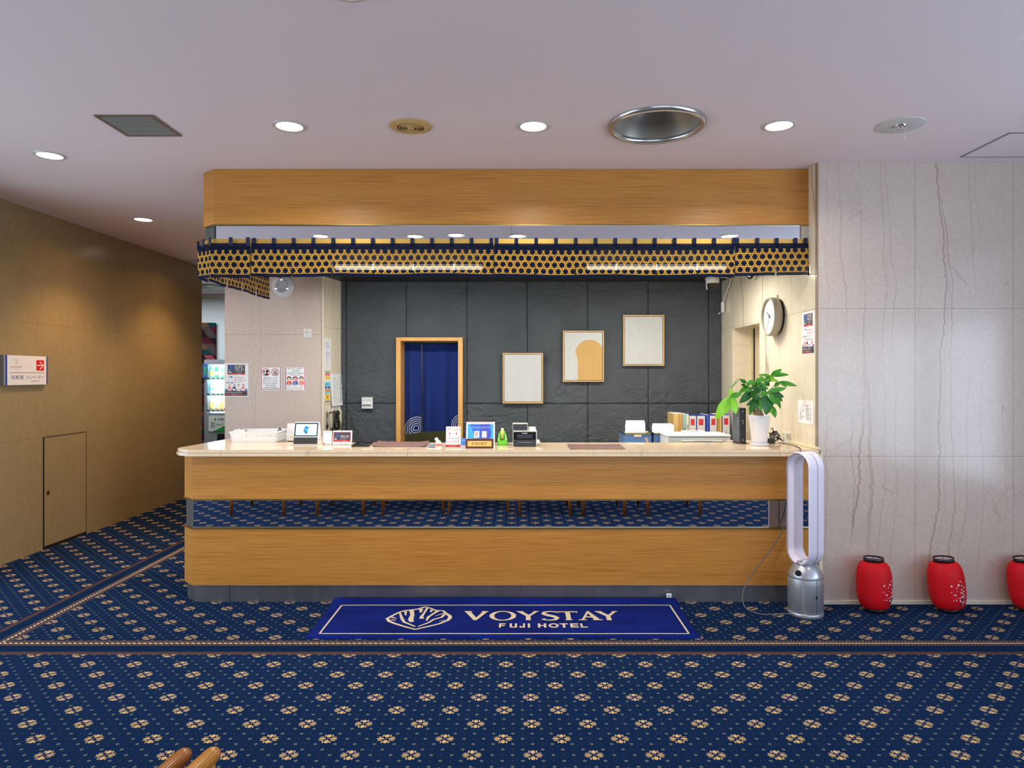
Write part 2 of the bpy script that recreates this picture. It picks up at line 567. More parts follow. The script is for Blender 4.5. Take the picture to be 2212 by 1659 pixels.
        if bevel:
            md = o.modifiers.new('bevel', 'BEVEL'); md.width = bevel; md.segments = seg; md.limit_method = 'ANGLE'; md.angle_limit = math.radians(50)
        if sub:
            md = o.modifiers.new('sub', 'SUBSURF'); md.levels = sub; md.render_levels = sub
        tag(o, label, cat, group, kind)
        return o


def tag(o, label=None, cat=None, group=None, kind=None):
    if label: o['label'] = label
    if cat: o['category'] = cat
    if group: o['group'] = group
    if kind: o['kind'] = kind
    return o

def thing(name, label, cat, loc=(0, 0, 0), rot=(0, 0, 0), group=None):
    o = bpy.data.objects.new(name, None); COL.objects.link(o)
    o.empty_display_size = 0.05
    o.location = loc; o.rotation_euler = rot
    return tag(o, label, cat, group)

def copy_tree(o, parent=None):
    c = o.copy(); COL.objects.link(c); c.parent = parent
    for ch in list(o.children): copy_tree(ch, c)
    return c

def struct(mb, name, **k):
    return mb.build(name, kind='structure', **k)
# ---------------------------------------------------------------- the room
YF = 4.572        # marble wall on the right
XS = 2.026        # side wall of the reception recess
YS = 6.69         # slate wall
struct(MB().box(-9.0, 4.6, -6.6, 12.4, -0.15, 0.0, CARPET), 'floor')

# ceiling with a real round opening for the deep recessed fitting
def ceiling():
    mt = Mat('ceiling wallpaper', 0.9, 0, 0.1)
    x, y, z = mt.pos()
    n = mt.noise(x * 1.0, y * 6.0, 0.0, 60, 3)
    mt.color(mt.mix(n, (226, 210, 214), (238, 222, 226))); mt.bump(n, 0.002, 0.5)
    bm = bmesh.new()
    def loop(pts):
        vs = [bm.verts.new((p[0], p[1], CEIL)) for p in pts]
        return [bm.edges.new((vs[i], vs[(i + 1) % len(vs)])) for i in range(len(vs))]
    es = loop([(-9, -6.6), (4.6, -6.6), (4.6, 12.4), (-9, 12.4)])
    es += loop([(0.797 + 0.245 * math.cos(2 * PI * i / 48), 3.877 + 0.245 * math.sin(2 * PI * i / 48)) for i in range(48)])
    bmesh.ops.triangle_fill(bm, edges=es, use_beauty=True)
    for f in bm.faces:
        if f.normal.z > 0: f.normal_flip()
    me = bpy.data.meshes.new('ceiling'); bm.to_mesh(me); bm.free(); me.materials.append(mt.m)
    o = bpy.data.objects.new('ceiling', me); COL.objects.link(o); tag(o, kind='structure')
    CE = mt.m
    struct(MB().box(-9.0, 4.6, -6.6, 12.4, 3.45, 3.5, S('slab', (60, 60, 60), 0.9)), 'ceiling_slab')
    return CE
CEILM = ceiling()

struct(MB().box(-4.36, -4.2, 4.9, 8.99, 0, CEIL, MARBLE_L).box(-4.36, -4.2, -6.6, 0.1, 0, CEIL, MARBLE_L).box(-4.36, -4.2, 0.1, 4.9, 2.5, CEIL, MARBLE_L), 'wall_left')
# marble wall facing the lobby
struct(MB().box(XS, 4.6, YF, 4.60, 0, CEIL, MARBLE_X).box(XS + 0.4, 4.6, 4.60, 4.80, 0, CEIL, MARBLE_X), 'wall_right')
CREAM = S('cream skirting', (214, 204, 184), 0.4)
struct(MB().box(XS + 0.002, XR, YF - 0.012, YF, 0, 0.028, CREAM), 'baseboard_right', bevel=0.003)
struct(MB().box(XS + 0.001, XS + 0.007, YF - 0.004, YF, 0.028, CEIL, S('bronze bead', (156, 128, 92), 0.45, 0.3)), 'trim_1')
# recess side wall with a door opening
w = MB()
w.box(XS, 2.42, 4.60, 5.66, 0, CEIL, MARBLE_A)
w.box(XS, 2.42, 6.375, 6.95, 0, CEIL, MARBLE_A)
w.box(XS, 2.42, 5.66, 6.375, 1.985, CEIL, MARBLE_A)
struct(w, 'wall_recess')
d2 = MB().box(2.225, 2.26, 5.66, 6.375, 0, 1.985, S('cream door', (216, 196, 160), 0.4))
d2.box(2.215, 2.225, 6.335, 6.345, 0, 1.985, DARK)
struct(d2, 'door_2')
struct(MB().box(2.195, 2.225, 6.355, 6.375, 0, 1.985, S('cream jamb', (226, 206, 160), 0.4)), 'trim_2')
# slate wall with the doorway to the office
w = MB()
DX0, DX1, DZ = -1.150, -0.585, 1.885
YB = YS + 0.034
w.box(-1.76, DX0 - 0.02, YB, 6.90, 0, 2.52, DARK)
w.box(DX1 + 0.02, XS, YB, 6.90, 0, 2.52, DARK)
w.box(DX0 - 0.02, DX1 + 0.02, YB, 6.90, DZ + 0.02, 2.52, DARK)
from mathutils import noise as NZ
def slate_tile(x0, x1, z0, z1, seed):
    g = 0.0022
    x0 += g; x1 -= g; z0 += g; z1 -= g
    nx = max(2, int((x1 - x0) / 0.011)); nz = max(2, int((z1 - z0) / 0.011)); vs = []; fs = []
    lowrow = z1 < 1.3
    for j in range(nz + 1):
        for i in range(nx + 1):
            x = x0 + (x1 - x0) * i / nx; z = z0 + (z1 - z0) * j / nz
            p = Vector((x * 1.6, z * 1.6, seed * 3.1)); wx = NZ.noise(p * 1.3) * 0.35; wz = NZ.noise(p * 1.3 + Vector((9, 4, 2))) * 0.35
            q = Vector(((x + wx) * 7 + (z + wz) * 4.5, (z + wz) * 17 - (x + wx) * 9, seed * 1.7))
            a = 1 - abs(NZ.noise(q)) * 1.6; b = NZ.noise(q * 2.3 + Vector((3, 1, 5))); c = NZ.noise(q * 5.1); d = NZ.noise(p * 2.2 + Vector((1, 7, 3)))
            h = 0.0022 * a + 0.0046 * b + 0.0034 * c + 0.0016 * NZ.noise(q * 9.7) + 0.0035 * d
            h *= 1.75 if lowrow else 1.35
            # rare chipped scars
            s = NZ.noise(p * 3.0 + Vector((5, 5, 5))); 
            if s > 0.42: h -= (s - 0.42) * 0.05 * (1 if NZ.noise(q * 0.7) > 0 else 0.2)
            e = min(i, nx - i, j, nz - j); k = 0.35 if e == 0 else 1.0
            vs.append((x, YS + 0.014 - max(-0.019, min(0.0125, h)) + (0.006 if e == 0 else 0), z))
    # returns at the tile edge
    for j in range(nz):
        for i in range(nx):
            xa = (x0 + (x1 - x0) * (i + 0.5) / nx); za = z0 + (z1 - z0) * (j + 0.5) / nz
            if DX0 - 0.022 < xa < DX1 + 0.022 and za < DZ + 0.022: continue
            t_ = j * (nx + 1) + i; fs.append((t_, t_ + 1, t_ + nx + 2, t_ + nx + 1))
    w.add(vs, fs, SLATE, True)
xe = [-1.76, -1.703, -1.103, -0.503, 0.097, 0.697, 1.297, 1.897, XS]
for i in range(8):
    slate_tile(xe[i], xe[i + 1], 1.266, 2.48, i + 1); slate_tile(xe[i], xe[i + 1], 0.5, 1.266, i + 21)
struct(w, 'wall_slate')
# pillar left of the desk and the wall behind it
mp = MB().prism([(-2.742, 6.33), (-1.82, 6.33), (-1.75, 6.69), (-1.75, 6.95), (-2.742, 6.95)], 0, CEIL, MARBLE_P)
mp.add([(-1.8195, 6.331, 0), (-1.7495, 6.691, 0), (-1.7495, 6.691, 2.4756), (-1.8195, 6.331, 2.4756)], [(0, 1, 2, 3)], MARBLE_A)  # paler marble here paints the batten light onto the pillar's side face
struct(mp, 'wall_pillar')
struct(MB().box(-1.828, -1.816, 6.322, 6.334, 0, 2.4756, S('pale corner bead', (226, 212, 188), 0.4)), 'trim_3')
struct(MB().box(-2.742, -2.60, 6.95, 12.4, 0, CEIL, MARBLE_L), 'wall_corridor')
# far lobby behind the corridor
FARW = S('cool white wallpaper', (206, 214, 218), 0.9, grain=0.05)
struct(MB().box(-9, -2.742, 12.0, 12.15, 0, CEIL, FARW), 'wall_far')
struct(MB().box(-9, -2.742, 11.96, 12.0, 2.86, CEIL, FARW), 'trim_4')
struct(MB().box(-9.1, -9, 8.9, 12.4, 0, CEIL, FARW), 'wall_far_left')
struct(MB().box(-9, -4.36, 8.84, 8.99, 0, CEIL, MARBLE_L), 'wall_lobby_left')
# wall behind the photographer with big windows, and the glazed wall on the right
WP = S('pale wall paint', (214, 208, 200), 0.8, grain=0.04)
w = MB()
w.box(-4.2, -3.2, -6.15, -6.0, 0, CEIL, WP); w.box(3.9, XR, -6.15, -6.0, 0, CEIL, WP)
w.box(-3.2, 3.9, -6.15, -6.0, 0, 0.45, WP); w.box(-3.2, 3.9, -6.15, -6.0, 2.7, CEIL, WP)
struct(w, 'wall_back')
w = MB()
w.box(XR, XR + 0.15, -6.0, -5.4, 0, CEIL, WP); w.box(XR, XR + 0.15, 3.0, 4.572, 0, CEIL, WP)
w.box(XR, XR + 0.15, -5.4, 3.0, 0, 0.5, WP); w.box(XR, XR + 0.15, -5.4, 3.0, 2.75, CEIL, WP)
struct(w, 'wall_glazed')
FRM = S('dark bronze frame', (50, 44, 40), 0.4, 0.5)
for i in range(7):
    y0 = -5.4 + i * 1.2
    f = MB()
    f.box(XR + 0.02, XR + 0.10, y0, y0 + 0.05, 0.5, 2.75, FRM); f.box(XR + 0.02, XR + 0.10, y0 + 1.15, y0 + 1.2, 0.5, 2.75, FRM)
    f.box(XR + 0.02, XR + 0.10, y0 + 0.05, y0 + 1.15, 0.5, 0.55, FRM); f.box(XR + 0.02, XR + 0.10, y0 + 0.05, y0 + 1.15, 2.70, 2.75, FRM)
    o = struct(f, 'window_%d' % (i + 1))
    MB().box(XR + 0.055, XR + 0.06, y0 + 0.05, y0 + 1.15, 0.55, 2.70, PANE).build('glass_pane', parent=o)
for i in range(5):
    x0 = -3.2 + i * 1.42
    f = MB()
    f.box(x0, x0 + 0.05, -6.1, -6.04, 0.45, 2.7, FRM); f.box(x0 + 1.37, x0 + 1.42, -6.1, -6.04, 0.45, 2.7, FRM)
    f.box(x0 + 0.05, x0 + 1.37, -6.1, -6.04, 0.45, 0.5, FRM); f.box(x0 + 0.05, x0 + 1.37, -6.1, -6.04, 2.65, 2.7, FRM)
    o = struct(f, 'window_%d' % (i + 8))
    MB().box(x0 + 0.05, x0 + 1.37, -6.075, -6.07, 0.5, 2.65, PANE).build('glass_pane', parent=o)

for i in range(4):
    y0 = 0.1 + i * 1.2
    f = MB()
    f.box(-4.32, -4.24, y0, y0 + 0.06, 0.0, 2.5, FRM); f.box(-4.32, -4.24, y0 + 1.14, y0 + 1.2, 0.0, 2.5, FRM)
    f.box(-4.32, -4.24, y0 + 0.06, y0 + 1.14, 0.0, 0.08, FRM); f.box(-4.32, -4.24, y0 + 0.06, y0 + 1.14, 2.44, 2.5, FRM)
    o = struct(f, 'window_%d' % (i + 13))
    MB().box(-4.283, -4.277, y0 + 0.06, y0 + 1.14, 0.08, 2.44, PANE).build('glass_pane', parent=o)
# hatch door in the left wall
d = MB().box(-4.2, -4.192, 5.985, 6.565, 0.03, 0.995, MARBLE_L)
o = struct(d, 'door_1')
f = MB()
f.box(-4.2, -4.190, 5.981, 5.985, 0.0, 0.999, DARK); f.box(-4.2, -4.190, 6.565, 6.569, 0.0, 0.999, DARK)
f.box(-4.2, -4.190, 5.985, 6.565, 0.995, 0.999, DARK); f.box(-4.2, -4.196, 5.985, 6.565, 0.0, 0.03, DARK)
f.build('shadow_gap', parent=o)
k = MB(); k.M = Matrix.Translation((-4.19, 6.03, 0.50)) @ Matrix.Rotation(PI / 2, 4, 'Y')
k.cyl(0, 0, -0.003, 0.006, 0.017, S('lock brass', (120, 104, 70), 0.35, 0.9)); k.cyl(0, 0, 0.006, 0.0065, 0.007, DARK)
k.build('door_lock', parent=o)

# office behind the doorway
OL = S('olive wallpaper', (128, 124, 84), 0.9, grain=0.08)
struct(MB().box(-2.55, 1.2, 9.2, 9.3, 0, 2.5, OL), 'wall_office_back')
struct(MB().box(-2.6, -2.5, 6.95, 9.3, 0, 2.5, OL), 'wall_office_left')
struct(MB().box(1.1, 1.2, 6.95, 9.3, 0, 2.5, OL), 'wall_office_right')
struct(MB().box(-2.6, 1.2, 6.95, 9.3, 2.52, 2.6, WP), 'ceiling_office')
lamp('office_lamp', 'AREA', (-0.6, 8.4, 2.46), (0, 0, 0), 22, (1.0, 0.97, 0.86), 1.2, 0.3)

# wooden frame of the doorway
f = MB()
f.box(DX0 - 0.045, DX0, 6.645, 6.90, 0, DZ + 0.035, WOOD_F)
f.box(DX1, DX1 + 0.045, 6.645, 6.90, 0, DZ + 0.035, WOOD_F)
f.box(DX0, DX1, 6.645, 6.90, DZ, DZ + 0.035, WOOD_F)
struct(f, 'trim_5', bevel=0.002)

# ---------------------------------------------------------------- canopy over the desk
CPATH = [(XS, 4.705), (-2.112, 4.705), (-2.228, 4.795), (-2.228, 6.325)]
RAIL = S('satin brass rail', (214, 170, 86), 0.35, 0.75)   # travelling left, the far side is on the right-hand side
can = thing('reception_canopy', 'long honey oak canopy boxed out over the reception desk with a mirror strip', 'canopy', (0, 4.705, 2.4756))
def ch(mb, name, parent, **k):
    o = mb.build(name, loc=tuple(parent.location), **k)
    o.parent = parent; o.location = (0, 0, 0)
    return o
ch(MB().strip(CPATH, 0.03, 2.598, CEIL - 0.002, WOOD), 'oak_fascia', can)
ch(MB().strip([(p[0], p[1] - 0.006 if i < 2 else p[1]) for i, p in enumerate(CPATH)], 0.02, 2.590, 2.598, BRASS), 'brass_trim', can)
def inset(path, d):
    q = []
    n = len(path)
    for i in range(n):
        ds = []
        if i > 0: ds.append((Vector(path[i]) - Vector(path[i - 1])).normalized())
        if i < n - 1: ds.append((Vector(path[i + 1]) - Vector(path[i])).normalized())
        ns = [Vector((e.y, -e.x)) for e in ds]
        m_ = ns[0] if len(ns) == 1 else (ns[0] + ns[1]).normalized() / max(0.3, ((ns[0] + ns[1]).normalized()).dot(ns[0]))
        q.append(tuple(Vector(path[i]) + m_ * d))
    return q
cp = inset(CPATH, 0.012)
XJ = PX(1105, 4.71)
ch(MB().box(cp[1][0], XJ - 0.001, 4.712, 4.718, 2.495, 2.590, MIRROR), 'mirror_strip', can)
ch(MB().box(XJ + 0.001, XS, 4.712, 4.718, 2.495, 2.590, MIRROR), 'mirror_strip', can)
ch(MB().box(XJ - 0.001, XJ + 0.001, 4.713, 4.718, 2.495, 2.590, DARK), 'mirror_joint', can)
ch(MB().strip(cp[1:], 0.006, 2.495, 2.590, S('dull steel', (105, 106, 104), 0.4, 0.8)), 'steel_corner', can)
ch(MB().box(cp[1][0] - 0.003, cp[1][0] + 0.003, 4.705, 4.712, 2.495, 2.590, DARK), 'corner_joint', can)
ch(MB().strip(inset(CPATH, -0.004), 0.03, 2.4756, 2.497, RAIL).strip(inset(CPATH, -0.004), 0.03, 2.452, 2.4756, RAIL), 'brass_rail', can)
SOF = S('dark soffit', (34, 33, 32), 0.5, grain=0.1)
ch(MB().prism([(XS - 0.001, 4.74), (-2.09, 4.74), (-2.195, 4.82), (-2.195, 6.325), (-1.83, 6.325), (-1.77, 6.68), (XS - 0.001, 6.68)], 2.4756, 2.50, SOF), 'soffit', can)

# fluorescent battens under the soffit, behind the curtains
TUBE = S('lit fluorescent tube', (255, 250, 238), 0.4, emit=10.0)
for (a, b, lab) in ((-1.507, -0.256, 'left of the two lit fluorescent battens under the canopy'), (0.535, 1.72, 'right of the two lit fluorescent battens under the canopy')):
    t = thing('fluorescent_batten', lab, 'light', ((a + b) / 2, 5.5, 2.4756), group='fluorescent battens under the canopy')
    h = (b - a) / 2
    MB().box(-h, h, -0.04, 0.04, -0.03, -0.001, WHITE).build('batten_body', parent=t, bevel=0.004)
    q = MB(); q.M = Matrix.Translation((-h + 0.03, 0, -0.055)) @ Matrix.Rotation(PI / 2, 4, 'Y'); q.cyl(0, 0, 0, 2 * h - 0.06, 0.016, TUBE, 16); q.build('tube', parent=t)
    MB().box(-h, -h + 0.03, -0.02, 0.02, -0.075, -0.03, WHITE).build('lamp_holder', parent=t); MB().box(h - 0.03, h, -0.02, 0.02, -0.075, -0.03, WHITE).build('lamp_holder', parent=t)
    lamp('batten_light', 'AREA', ((a + b) / 2, 5.5, 2.39), (0, 0, 0), 32, (1.0, 0.965, 0.88), b - a - 0.1, 0.06)

# ---------------------------------------------------------------- noren curtains hung from the canopy rail
def noren(name, label, path, slits, tabs, zt=2.462, zb=2.230, seed=1, sag=0.0, group='basket weave curtains hung along the canopy', gap=0.006, bow=0.0):
    rnd = random.Random(seed)
    L = [0.0]
    for i in range(1, len(path)): L.append(L[-1] + (Vector(path[i]) - Vector(path[i - 1])).length)
    T = L[-1]
    def at(s):
        s = max(0, min(T, s))
        for i in range(1, len(path)):
            if s <= L[i] + 1e-9:
                k = (s - L[i - 1]) / (L[i] - L[i - 1]); a = Vector(path[i - 1]); b = Vector(path[i])
                d = (b - a).normalized()
                return a + (b - a) * k, Vector((d.y, -d.x))
    ph = [rnd.uniform(0, 6.28) for _ in range(4)]
    cuts = [0.0] + list(slits) + [T]
    base = Vector((path[0][0], path[0][1], zb))
    root = thing(name, label, 'curtain', tuple(base), group=group)
    mb = MB(); NR = 12
    for pi_ in range(len(cuts) - 1):
        a, b = cuts[pi_], cuts[pi_ + 1]
        nc = max(6, int((b - a) / 0.02)); vs = []; uv = []; fs = []
        for r in range(NR + 1):
            f = r / NR                      # 0 top .. 1 bottom
            sl = max(0.0, (f - 0.45) / 0.55)
            ga = gap * sl if pi_ > 0 else 0; gb = gap * sl if pi_ < len(cuts) - 2 else 0
            for c in range(nc + 1):
                s = (a + ga) + (b - gb - a - ga) * c / nc
                p, n = at(s)
                wv = 0.007 * f * math.sin(s * 22 + ph[0]) + 0.004 * f * math.sin(s * 47 + ph[1])
                out = -0.004 - bow * f * f + wv * 1.0 + 0.010 * sl * math.sin(PI * (c / nc))
                z = zt + (zb - zt) * f - sag * math.sin(PI * s / T) * (0.35 + 0.65 * f) + 0.0035 * math.sin(s * 9 + ph[2]) * f
                vs.append((p.x + n.x * out, p.y + n.y * out, z)); uv.append((s + 1.0, (1 - f) * (zt - zb)))
        for r in range(NR):
            for c in range(nc):
                i = r * (nc + 1) + c
                fs.append((i, i + 1, i + nc + 2, i + nc + 1))
        mb.add(vs, fs, KAGOME, True, uv)
    ch(mb, 'curtain_cloth', root)
    for s in tabs:
        p, n = at(s); d = Vector((-n.y, n.x))
        t = MB(); w = 0.0125
        q = [p - d * w - n * 0.008, p + d * w - n * 0.008, p + d * w - n * 0.0145, p - d * w - n * 0.0145]
        t.prism([tuple(v) for v in q], zt - 0.02 - sag * 0.3 * math.sin(PI * s / T), 2.5005, NAVYC)
        ch(t, 'hanging_tab', root)
    return root

YN = 4.678
x540, x1067, x1588 = PX(541.5, YN), PX(1067, YN), PX(1588, YN)
def evenly(T, n, e=0.015): return [e + (T - 2 * e) * i / n for i in range(n + 1)]
Wd = x1067 - x540
noren('noren_curtain', 'wide navy and gold basket weave curtain, left of the two across the canopy front', [(x540 + 0.003, YN), (x1067 - 0.003, YN)],
      [Wd * i / 6 for i in range(1, 6)], evenly(Wd - 0.006, 12), seed=3)
noren('noren_curtain', 'wide navy and gold basket weave curtain, right of the two across the canopy front', [(x1067 + 0.003, YN), (x1588 - 0.003, YN)],
      [Wd * i / 6 for i in range(1, 6)], evenly(Wd - 0.006, 12), seed=8, zb=2.226, zt=2.461, sag=0.004)
noren('noren_curtain', 'short navy and gold basket weave curtain at the canopy end touching the marble wall', [(x1588 + 0.003, YN), (XS - 0.012, YN), (XS - 0.008, YN + 0.02)],
      [0.28], [0.015, 0.155, 0.29, 0.42, 0.49], seed=12, zb=2.238, zt=2.463)
c0 = PX(541.5, YN) - 0.003
noren('noren_curtain', 'short navy and gold basket weave curtain bent around the left canopy corner', [(c0, YN), (-2.118, YN), (-2.262, 4.79), (-2.262, 4.93)],
      [0.285], [0.012, 0.13, 0.27, 0.36, 0.47], seed=21, zb=2.226, zt=2.462)
noren('noren_curtain', 'navy and gold basket weave curtain along the corridor side, seen from inside', [(-2.255, 4.94), (-2.245, 6.12)],
      [0.3, 0.59, 0.88], evenly(1.18, 8), seed=31, zb=2.232, gap=0.012)
# ---------------------------------------------------------------- things on the ceiling
WARMG = S('lit lamp glow', (255, 246, 226), 0.4, emit=9.0)
COOLG = S('lit cool lamp glow', (236, 246, 255), 0.4, emit=9.0)
RINGM = S('pale lamp rim', (206, 198, 194), 0.35, 0.2)
REFL = S('satin reflector', (190, 188, 186), 0.25, 0.9)
def downlight(x, y, lab, cool=False, power=16, color=(1.0, 0.90, 0.74), scallop=0):
    t = thing('downlight', lab, 'ceiling light', (x, y, CEIL), group='round downlights in the ceiling')
    MB().lathe([(0.094, -0.0005), (0.092, -0.005), (0.078, -0.007), (0.073, -0.004), (0.073, -0.0005)], RINGM, 48).build('lamp_rim', parent=t)
    g = MB().lathe([(0.0735, -0.0022), (1e-5, -0.0024)], COOLG if cool else WARMG, 40); g.build('lamp_glow', parent=t)
    lamp('downlight_beam', 'AREA', (x, y, CEIL - 0.02), (0, 0, 0), power, color, 0.14, spread=math.radians(150))
    if scallop:
        lamp('downlight_spill', 'SPOT', (x, y, CEIL - 0.05), (0, 0, 0), scallop, color, 0.03, spot=math.radians(112))
    return t
downlight(-3.053, 4.41, 'leftmost downlight, shining cool white beside the marble corridor wall', True, 14, (0.9, 0.95, 1.0))
downlight(-3.45, 6.23, 'small lit downlight further back over the corridor entrance', False, 5, (1.0, 0.64, 0.28), 85)
downlight(-3.45, 7.85, 'lit downlight deep in the corridor, behind the canopy corner', False, 5, (1.0, 0.64, 0.28), 85)
downlight(-1.314, 3.892, 'lit downlight between the square grille and the round tan vent', False, 13, (1.0, 0.95, 0.86))
downlight(0.091, 3.892, 'lit downlight between the round tan vent and the large recessed fitting', False, 13, (1.0, 0.95, 0.86))
downlight(1.503, 3.884, 'lit downlight right of the large recessed fitting', False, 13, (1.0, 0.95, 0.86))
for x, lab in ((-2.03, 'first'), (-0.63, 'second'), (0.0, 'third'), (2.18, 'fourth')):
    yy = 2.50 if lab == 'second' else 2.45
    downlight(x, yy, 'lit downlight nearer the camera, %s from the left of those mirrored in the canopy strip' % lab, False, 8, (1.0, 0.95, 0.86))
downlight(-1.06, 2.44, 'lit downlight nearer the camera, mirrored left of the middle of the canopy strip', False, 8, (1.0, 0.95, 0.86))

# square return air grille
t = thing('air_grille', 'square brown metal air grille with fine slats in the ceiling', 'vent', (-2.173, 3.885, CEIL))
GB = S('brown grey metal', (124, 104, 94), 0.45, 0.3)
q = MB()
for (a, b, c, d_) in ((-0.164, 0.164, -0.163, -0.141), (-0.164, 0.164, 0.141, 0.163), (-0.164, -0.142, -0.141, 0.141), (0.142, 0.164, -0.141, 0.141)):
    q.box(a, b, c, d_, -0.007, -0.0005, GB)
q.build('grille_frame', parent=t, bevel=0.001)
MB().box(-0.142, 0.142, -0.141, 0.141, -0.0015, -0.0005, DARK).build('backing', parent=t)
GS = S('grey metal slat', (150, 150, 142), 0.5)
q = MB()
for i in range(15):
    y = -0.13 + i * 0.0186
    q.add([(-0.142, y - 0.004, -0.0045), (0.142, y - 0.004, -0.0045), (0.142, y + 0.0030, -0.0066), (-0.142, y + 0.0030, -0.0066)], [(0, 1, 2, 3)], GS)
q.build('slats', parent=t)

# round tan diffuser
t = thing('round_air_vent', 'round tan ceiling vent with concentric rings', 'vent', (-0.615, 3.89, CEIL))
TANV = S('tan painted metal', (196, 160, 104), 0.4)
MB().lathe([(0.122, -0.0005), (0.121, -0.004), (0.112, -0.010), (0.108, -0.009), (0.104, -0.013), (0.078, -0.018), (0.075, -0.014)], TANV, 56).build('outer_ring', parent=t)
MB().lathe([(0.076, -0.0035), (1e-5, -0.0035)], DARK, 40).build('dark_throat', parent=t)
for r in (0.064, 0.050, 0.036):
    MB().lathe([(r + 0.004, -0.013), (r, -0.019), (r - 0.004, -0.015), (r + 0.001, -0.011), (r + 0.004, -0.013)], TANV, 44).build('ring', parent=t)
MB().lathe([(0.024, -0.012), (0.020, -0.019), (1e-5, -0.021)], TANV, 32).build('centre_disc', parent=t)

# large recessed fitting
t = thing('recessed_fitting', 'large unlit round recessed fitting with a wide satin metal reflector', 'ceiling fitting', (0.797, 3.877, CEIL))
MB().lathe([(0.279, -0.001), (0.277, -0.012), (0.262, -0.022), (0.247, -0.018), (0.244, -0.001), (0.244, 0.01)], REFL, 64).build('rim', parent=t)
MB().lathe([(0.244, 0.008), (0.20, 0.085), (0.130, 0.135), (0.129, 0.14)], S('dull reflector bowl', (150, 146, 138), 0.38, 0.75), 64).build('reflector_bowl', parent=t)
MB().lathe([(0.130, 0.13), (0.132, 0.30), (0.10, 0.34), (1e-5, 0.34)], S('dark lamp housing', (40, 44, 52), 0.3, 0.6), 48).build('lamp_housing', parent=t)
q = MB(); q.box(0.03, 0.045, 0.05, 0.12, 0.14, 0.33, BLACK); q.build('lamp_bracket', parent=t)

# emergency light
t = thing('emergency_light', 'flat round emergency light with a small chrome lens and a hanging pull cord', 'emergency light', (2.196, 3.877, CEIL))
MB().lathe([(0.129, -0.0005), (0.128, -0.004), (0.122, -0.006), (1e-5, -0.007)], S('pale grey plate', (196, 194, 190), 0.5), 56).build('plate', parent=t)
MB().lathe([(0.036, -0.006), (0.034, -0.014), (0.028, -0.016), (0.024, -0.010)], S('chrome', (220, 222, 226), 0.08, 1.0), 32).ball((0, 0, -0.012), (0.016, 0.016, 0.008), S('chrome', (220, 222, 226))).build('lens', parent=t)
MB().tube([(0.02, -0.01, -0.006), (0.02, -0.01, -0.07)], 0.0012, S('cord', (226, 220, 196), 0.6)).tube([(0.02, -0.01, -0.06), (0.021, -0.01, -0.085)], 0.003, S('cord', (226, 220, 196), 0.6)).build('pull_cord', parent=t)

# ceiling access hatches
ALU = S('grey aluminium edge', (138, 136, 134), 0.4, 0.5)
def hatch(x0, x1, y0, y1, lab):
    t = thing('ceiling_hatch', lab, 'hatch', ((x0 + x1) / 2, (y0 + y1) / 2, CEIL))
    hx = (x1 - x0) / 2; hy = (y1 - y0) / 2; e = 0.011
    q = MB(); q.box(-hx, hx, -hy, -hy + e, -0.004, -0.0005, ALU).box(-hx, hx, hy - e, hy, -0.004, -0.0005, ALU)
    q.box(-hx, -hx + e, -hy + e, hy - e, -0.004, -0.0005, ALU).box(hx - e, hx, -hy + e, hy - e, -0.004, -0.0005, ALU)
    q.build('hatch_frame', parent=t)
    MB().box(-hx + e, hx - e, -hy + e, hy - e, -0.0025, -0.0005, CEILM).build('hatch_panel', parent=t)
hatch(2.909, 3.359, 3.995, 4.445, 'square ceiling hatch with a grey metal edge near the marble wall')
hatch(-4.13, -3.68, 8.44, 8.89, 'square ceiling hatch at the far end of the corridor ceiling')
t = thing('round_diffuser', 'wide round ceiling diffuser in the far lobby behind the corridor', 'vent', (-5.02, 10.9, CEIL))
MB().lathe([(0.30, -0.001), (0.29, -0.02), (0.22, -0.045), (0.1, -0.05), (1e-5, -0.05)], S('grey green diffuser', (150, 158, 152), 0.4, 0.3), 48).build('diffuser_cone', parent=t)
lamp('lobby_lamp', 'AREA', (-5.6, 10.6, 2.9), (0, 0, 0), 60, (0.90, 0.97, 1.0), 1.6, 1.0)

# ---------------------------------------------------------------- reception counter
YC = 4.60
KP = [(XS - 0.001, YC), (-2.215, YC), (-2.313, 4.695), (-2.313, 5.34), (-1.86, 5.34)]
cn = thing('reception_counter', 'long honey oak reception counter with a mirror strip and a steel plinth', 'counter', (0, YC, 0))
ch(MB().strip(KP, 0.03, 0.706, 1.004, WOOD), 'upper_panel', cn)
ch(MB().strip(KP, 0.03, 0.118, 0.502, WOOD), 'lower_panel', cn)
kb = inset(KP, -0.006)
kb[0] = (XS - 0.001, kb[0][1])
ch(MB().strip(kb, 0.03, 0.696, 0.706, BRASS), 'brass_trim', cn)
ch(MB().strip(kb, 0.03, 0.502, 0.512, BRASS), 'brass_trim', cn)
km = inset(KP, 0.010)
XJ2 = PX(1086, 4.61)
ch(MB().box(km[1][0], XJ2 - 0.001, YC + 0.010, YC + 0.016, 0.512, 0.696, MIRROR), 'mirror_strip', cn)
ch(MB().box(XJ2 + 0.001, XS - 0.001, YC + 0.010, YC + 0.016, 0.512, 0.696, MIRROR), 'mirror_strip', cn)
ch(MB().strip(km[1:], 0.006, 0.512, 0.696, S('dull steel', (0, 0, 0))), 'steel_corner', cn)
kp = inset(KP, 0.018); kp[0] = (XS - 0.001, kp[0][1])
PLM = Mat('brushed plinth steel', 0.36, 0.9)
x, y, z = PLM.pos()
PLM.color(PLM.mix(PLM.noise(x * 14, y * 14, z * 0.5, 1, 3), (128, 126, 128), (160, 158, 160)))
ch(MB().strip(kp, 0.02, 0.0, 0.118, PLM.m), 'plinth', cn)
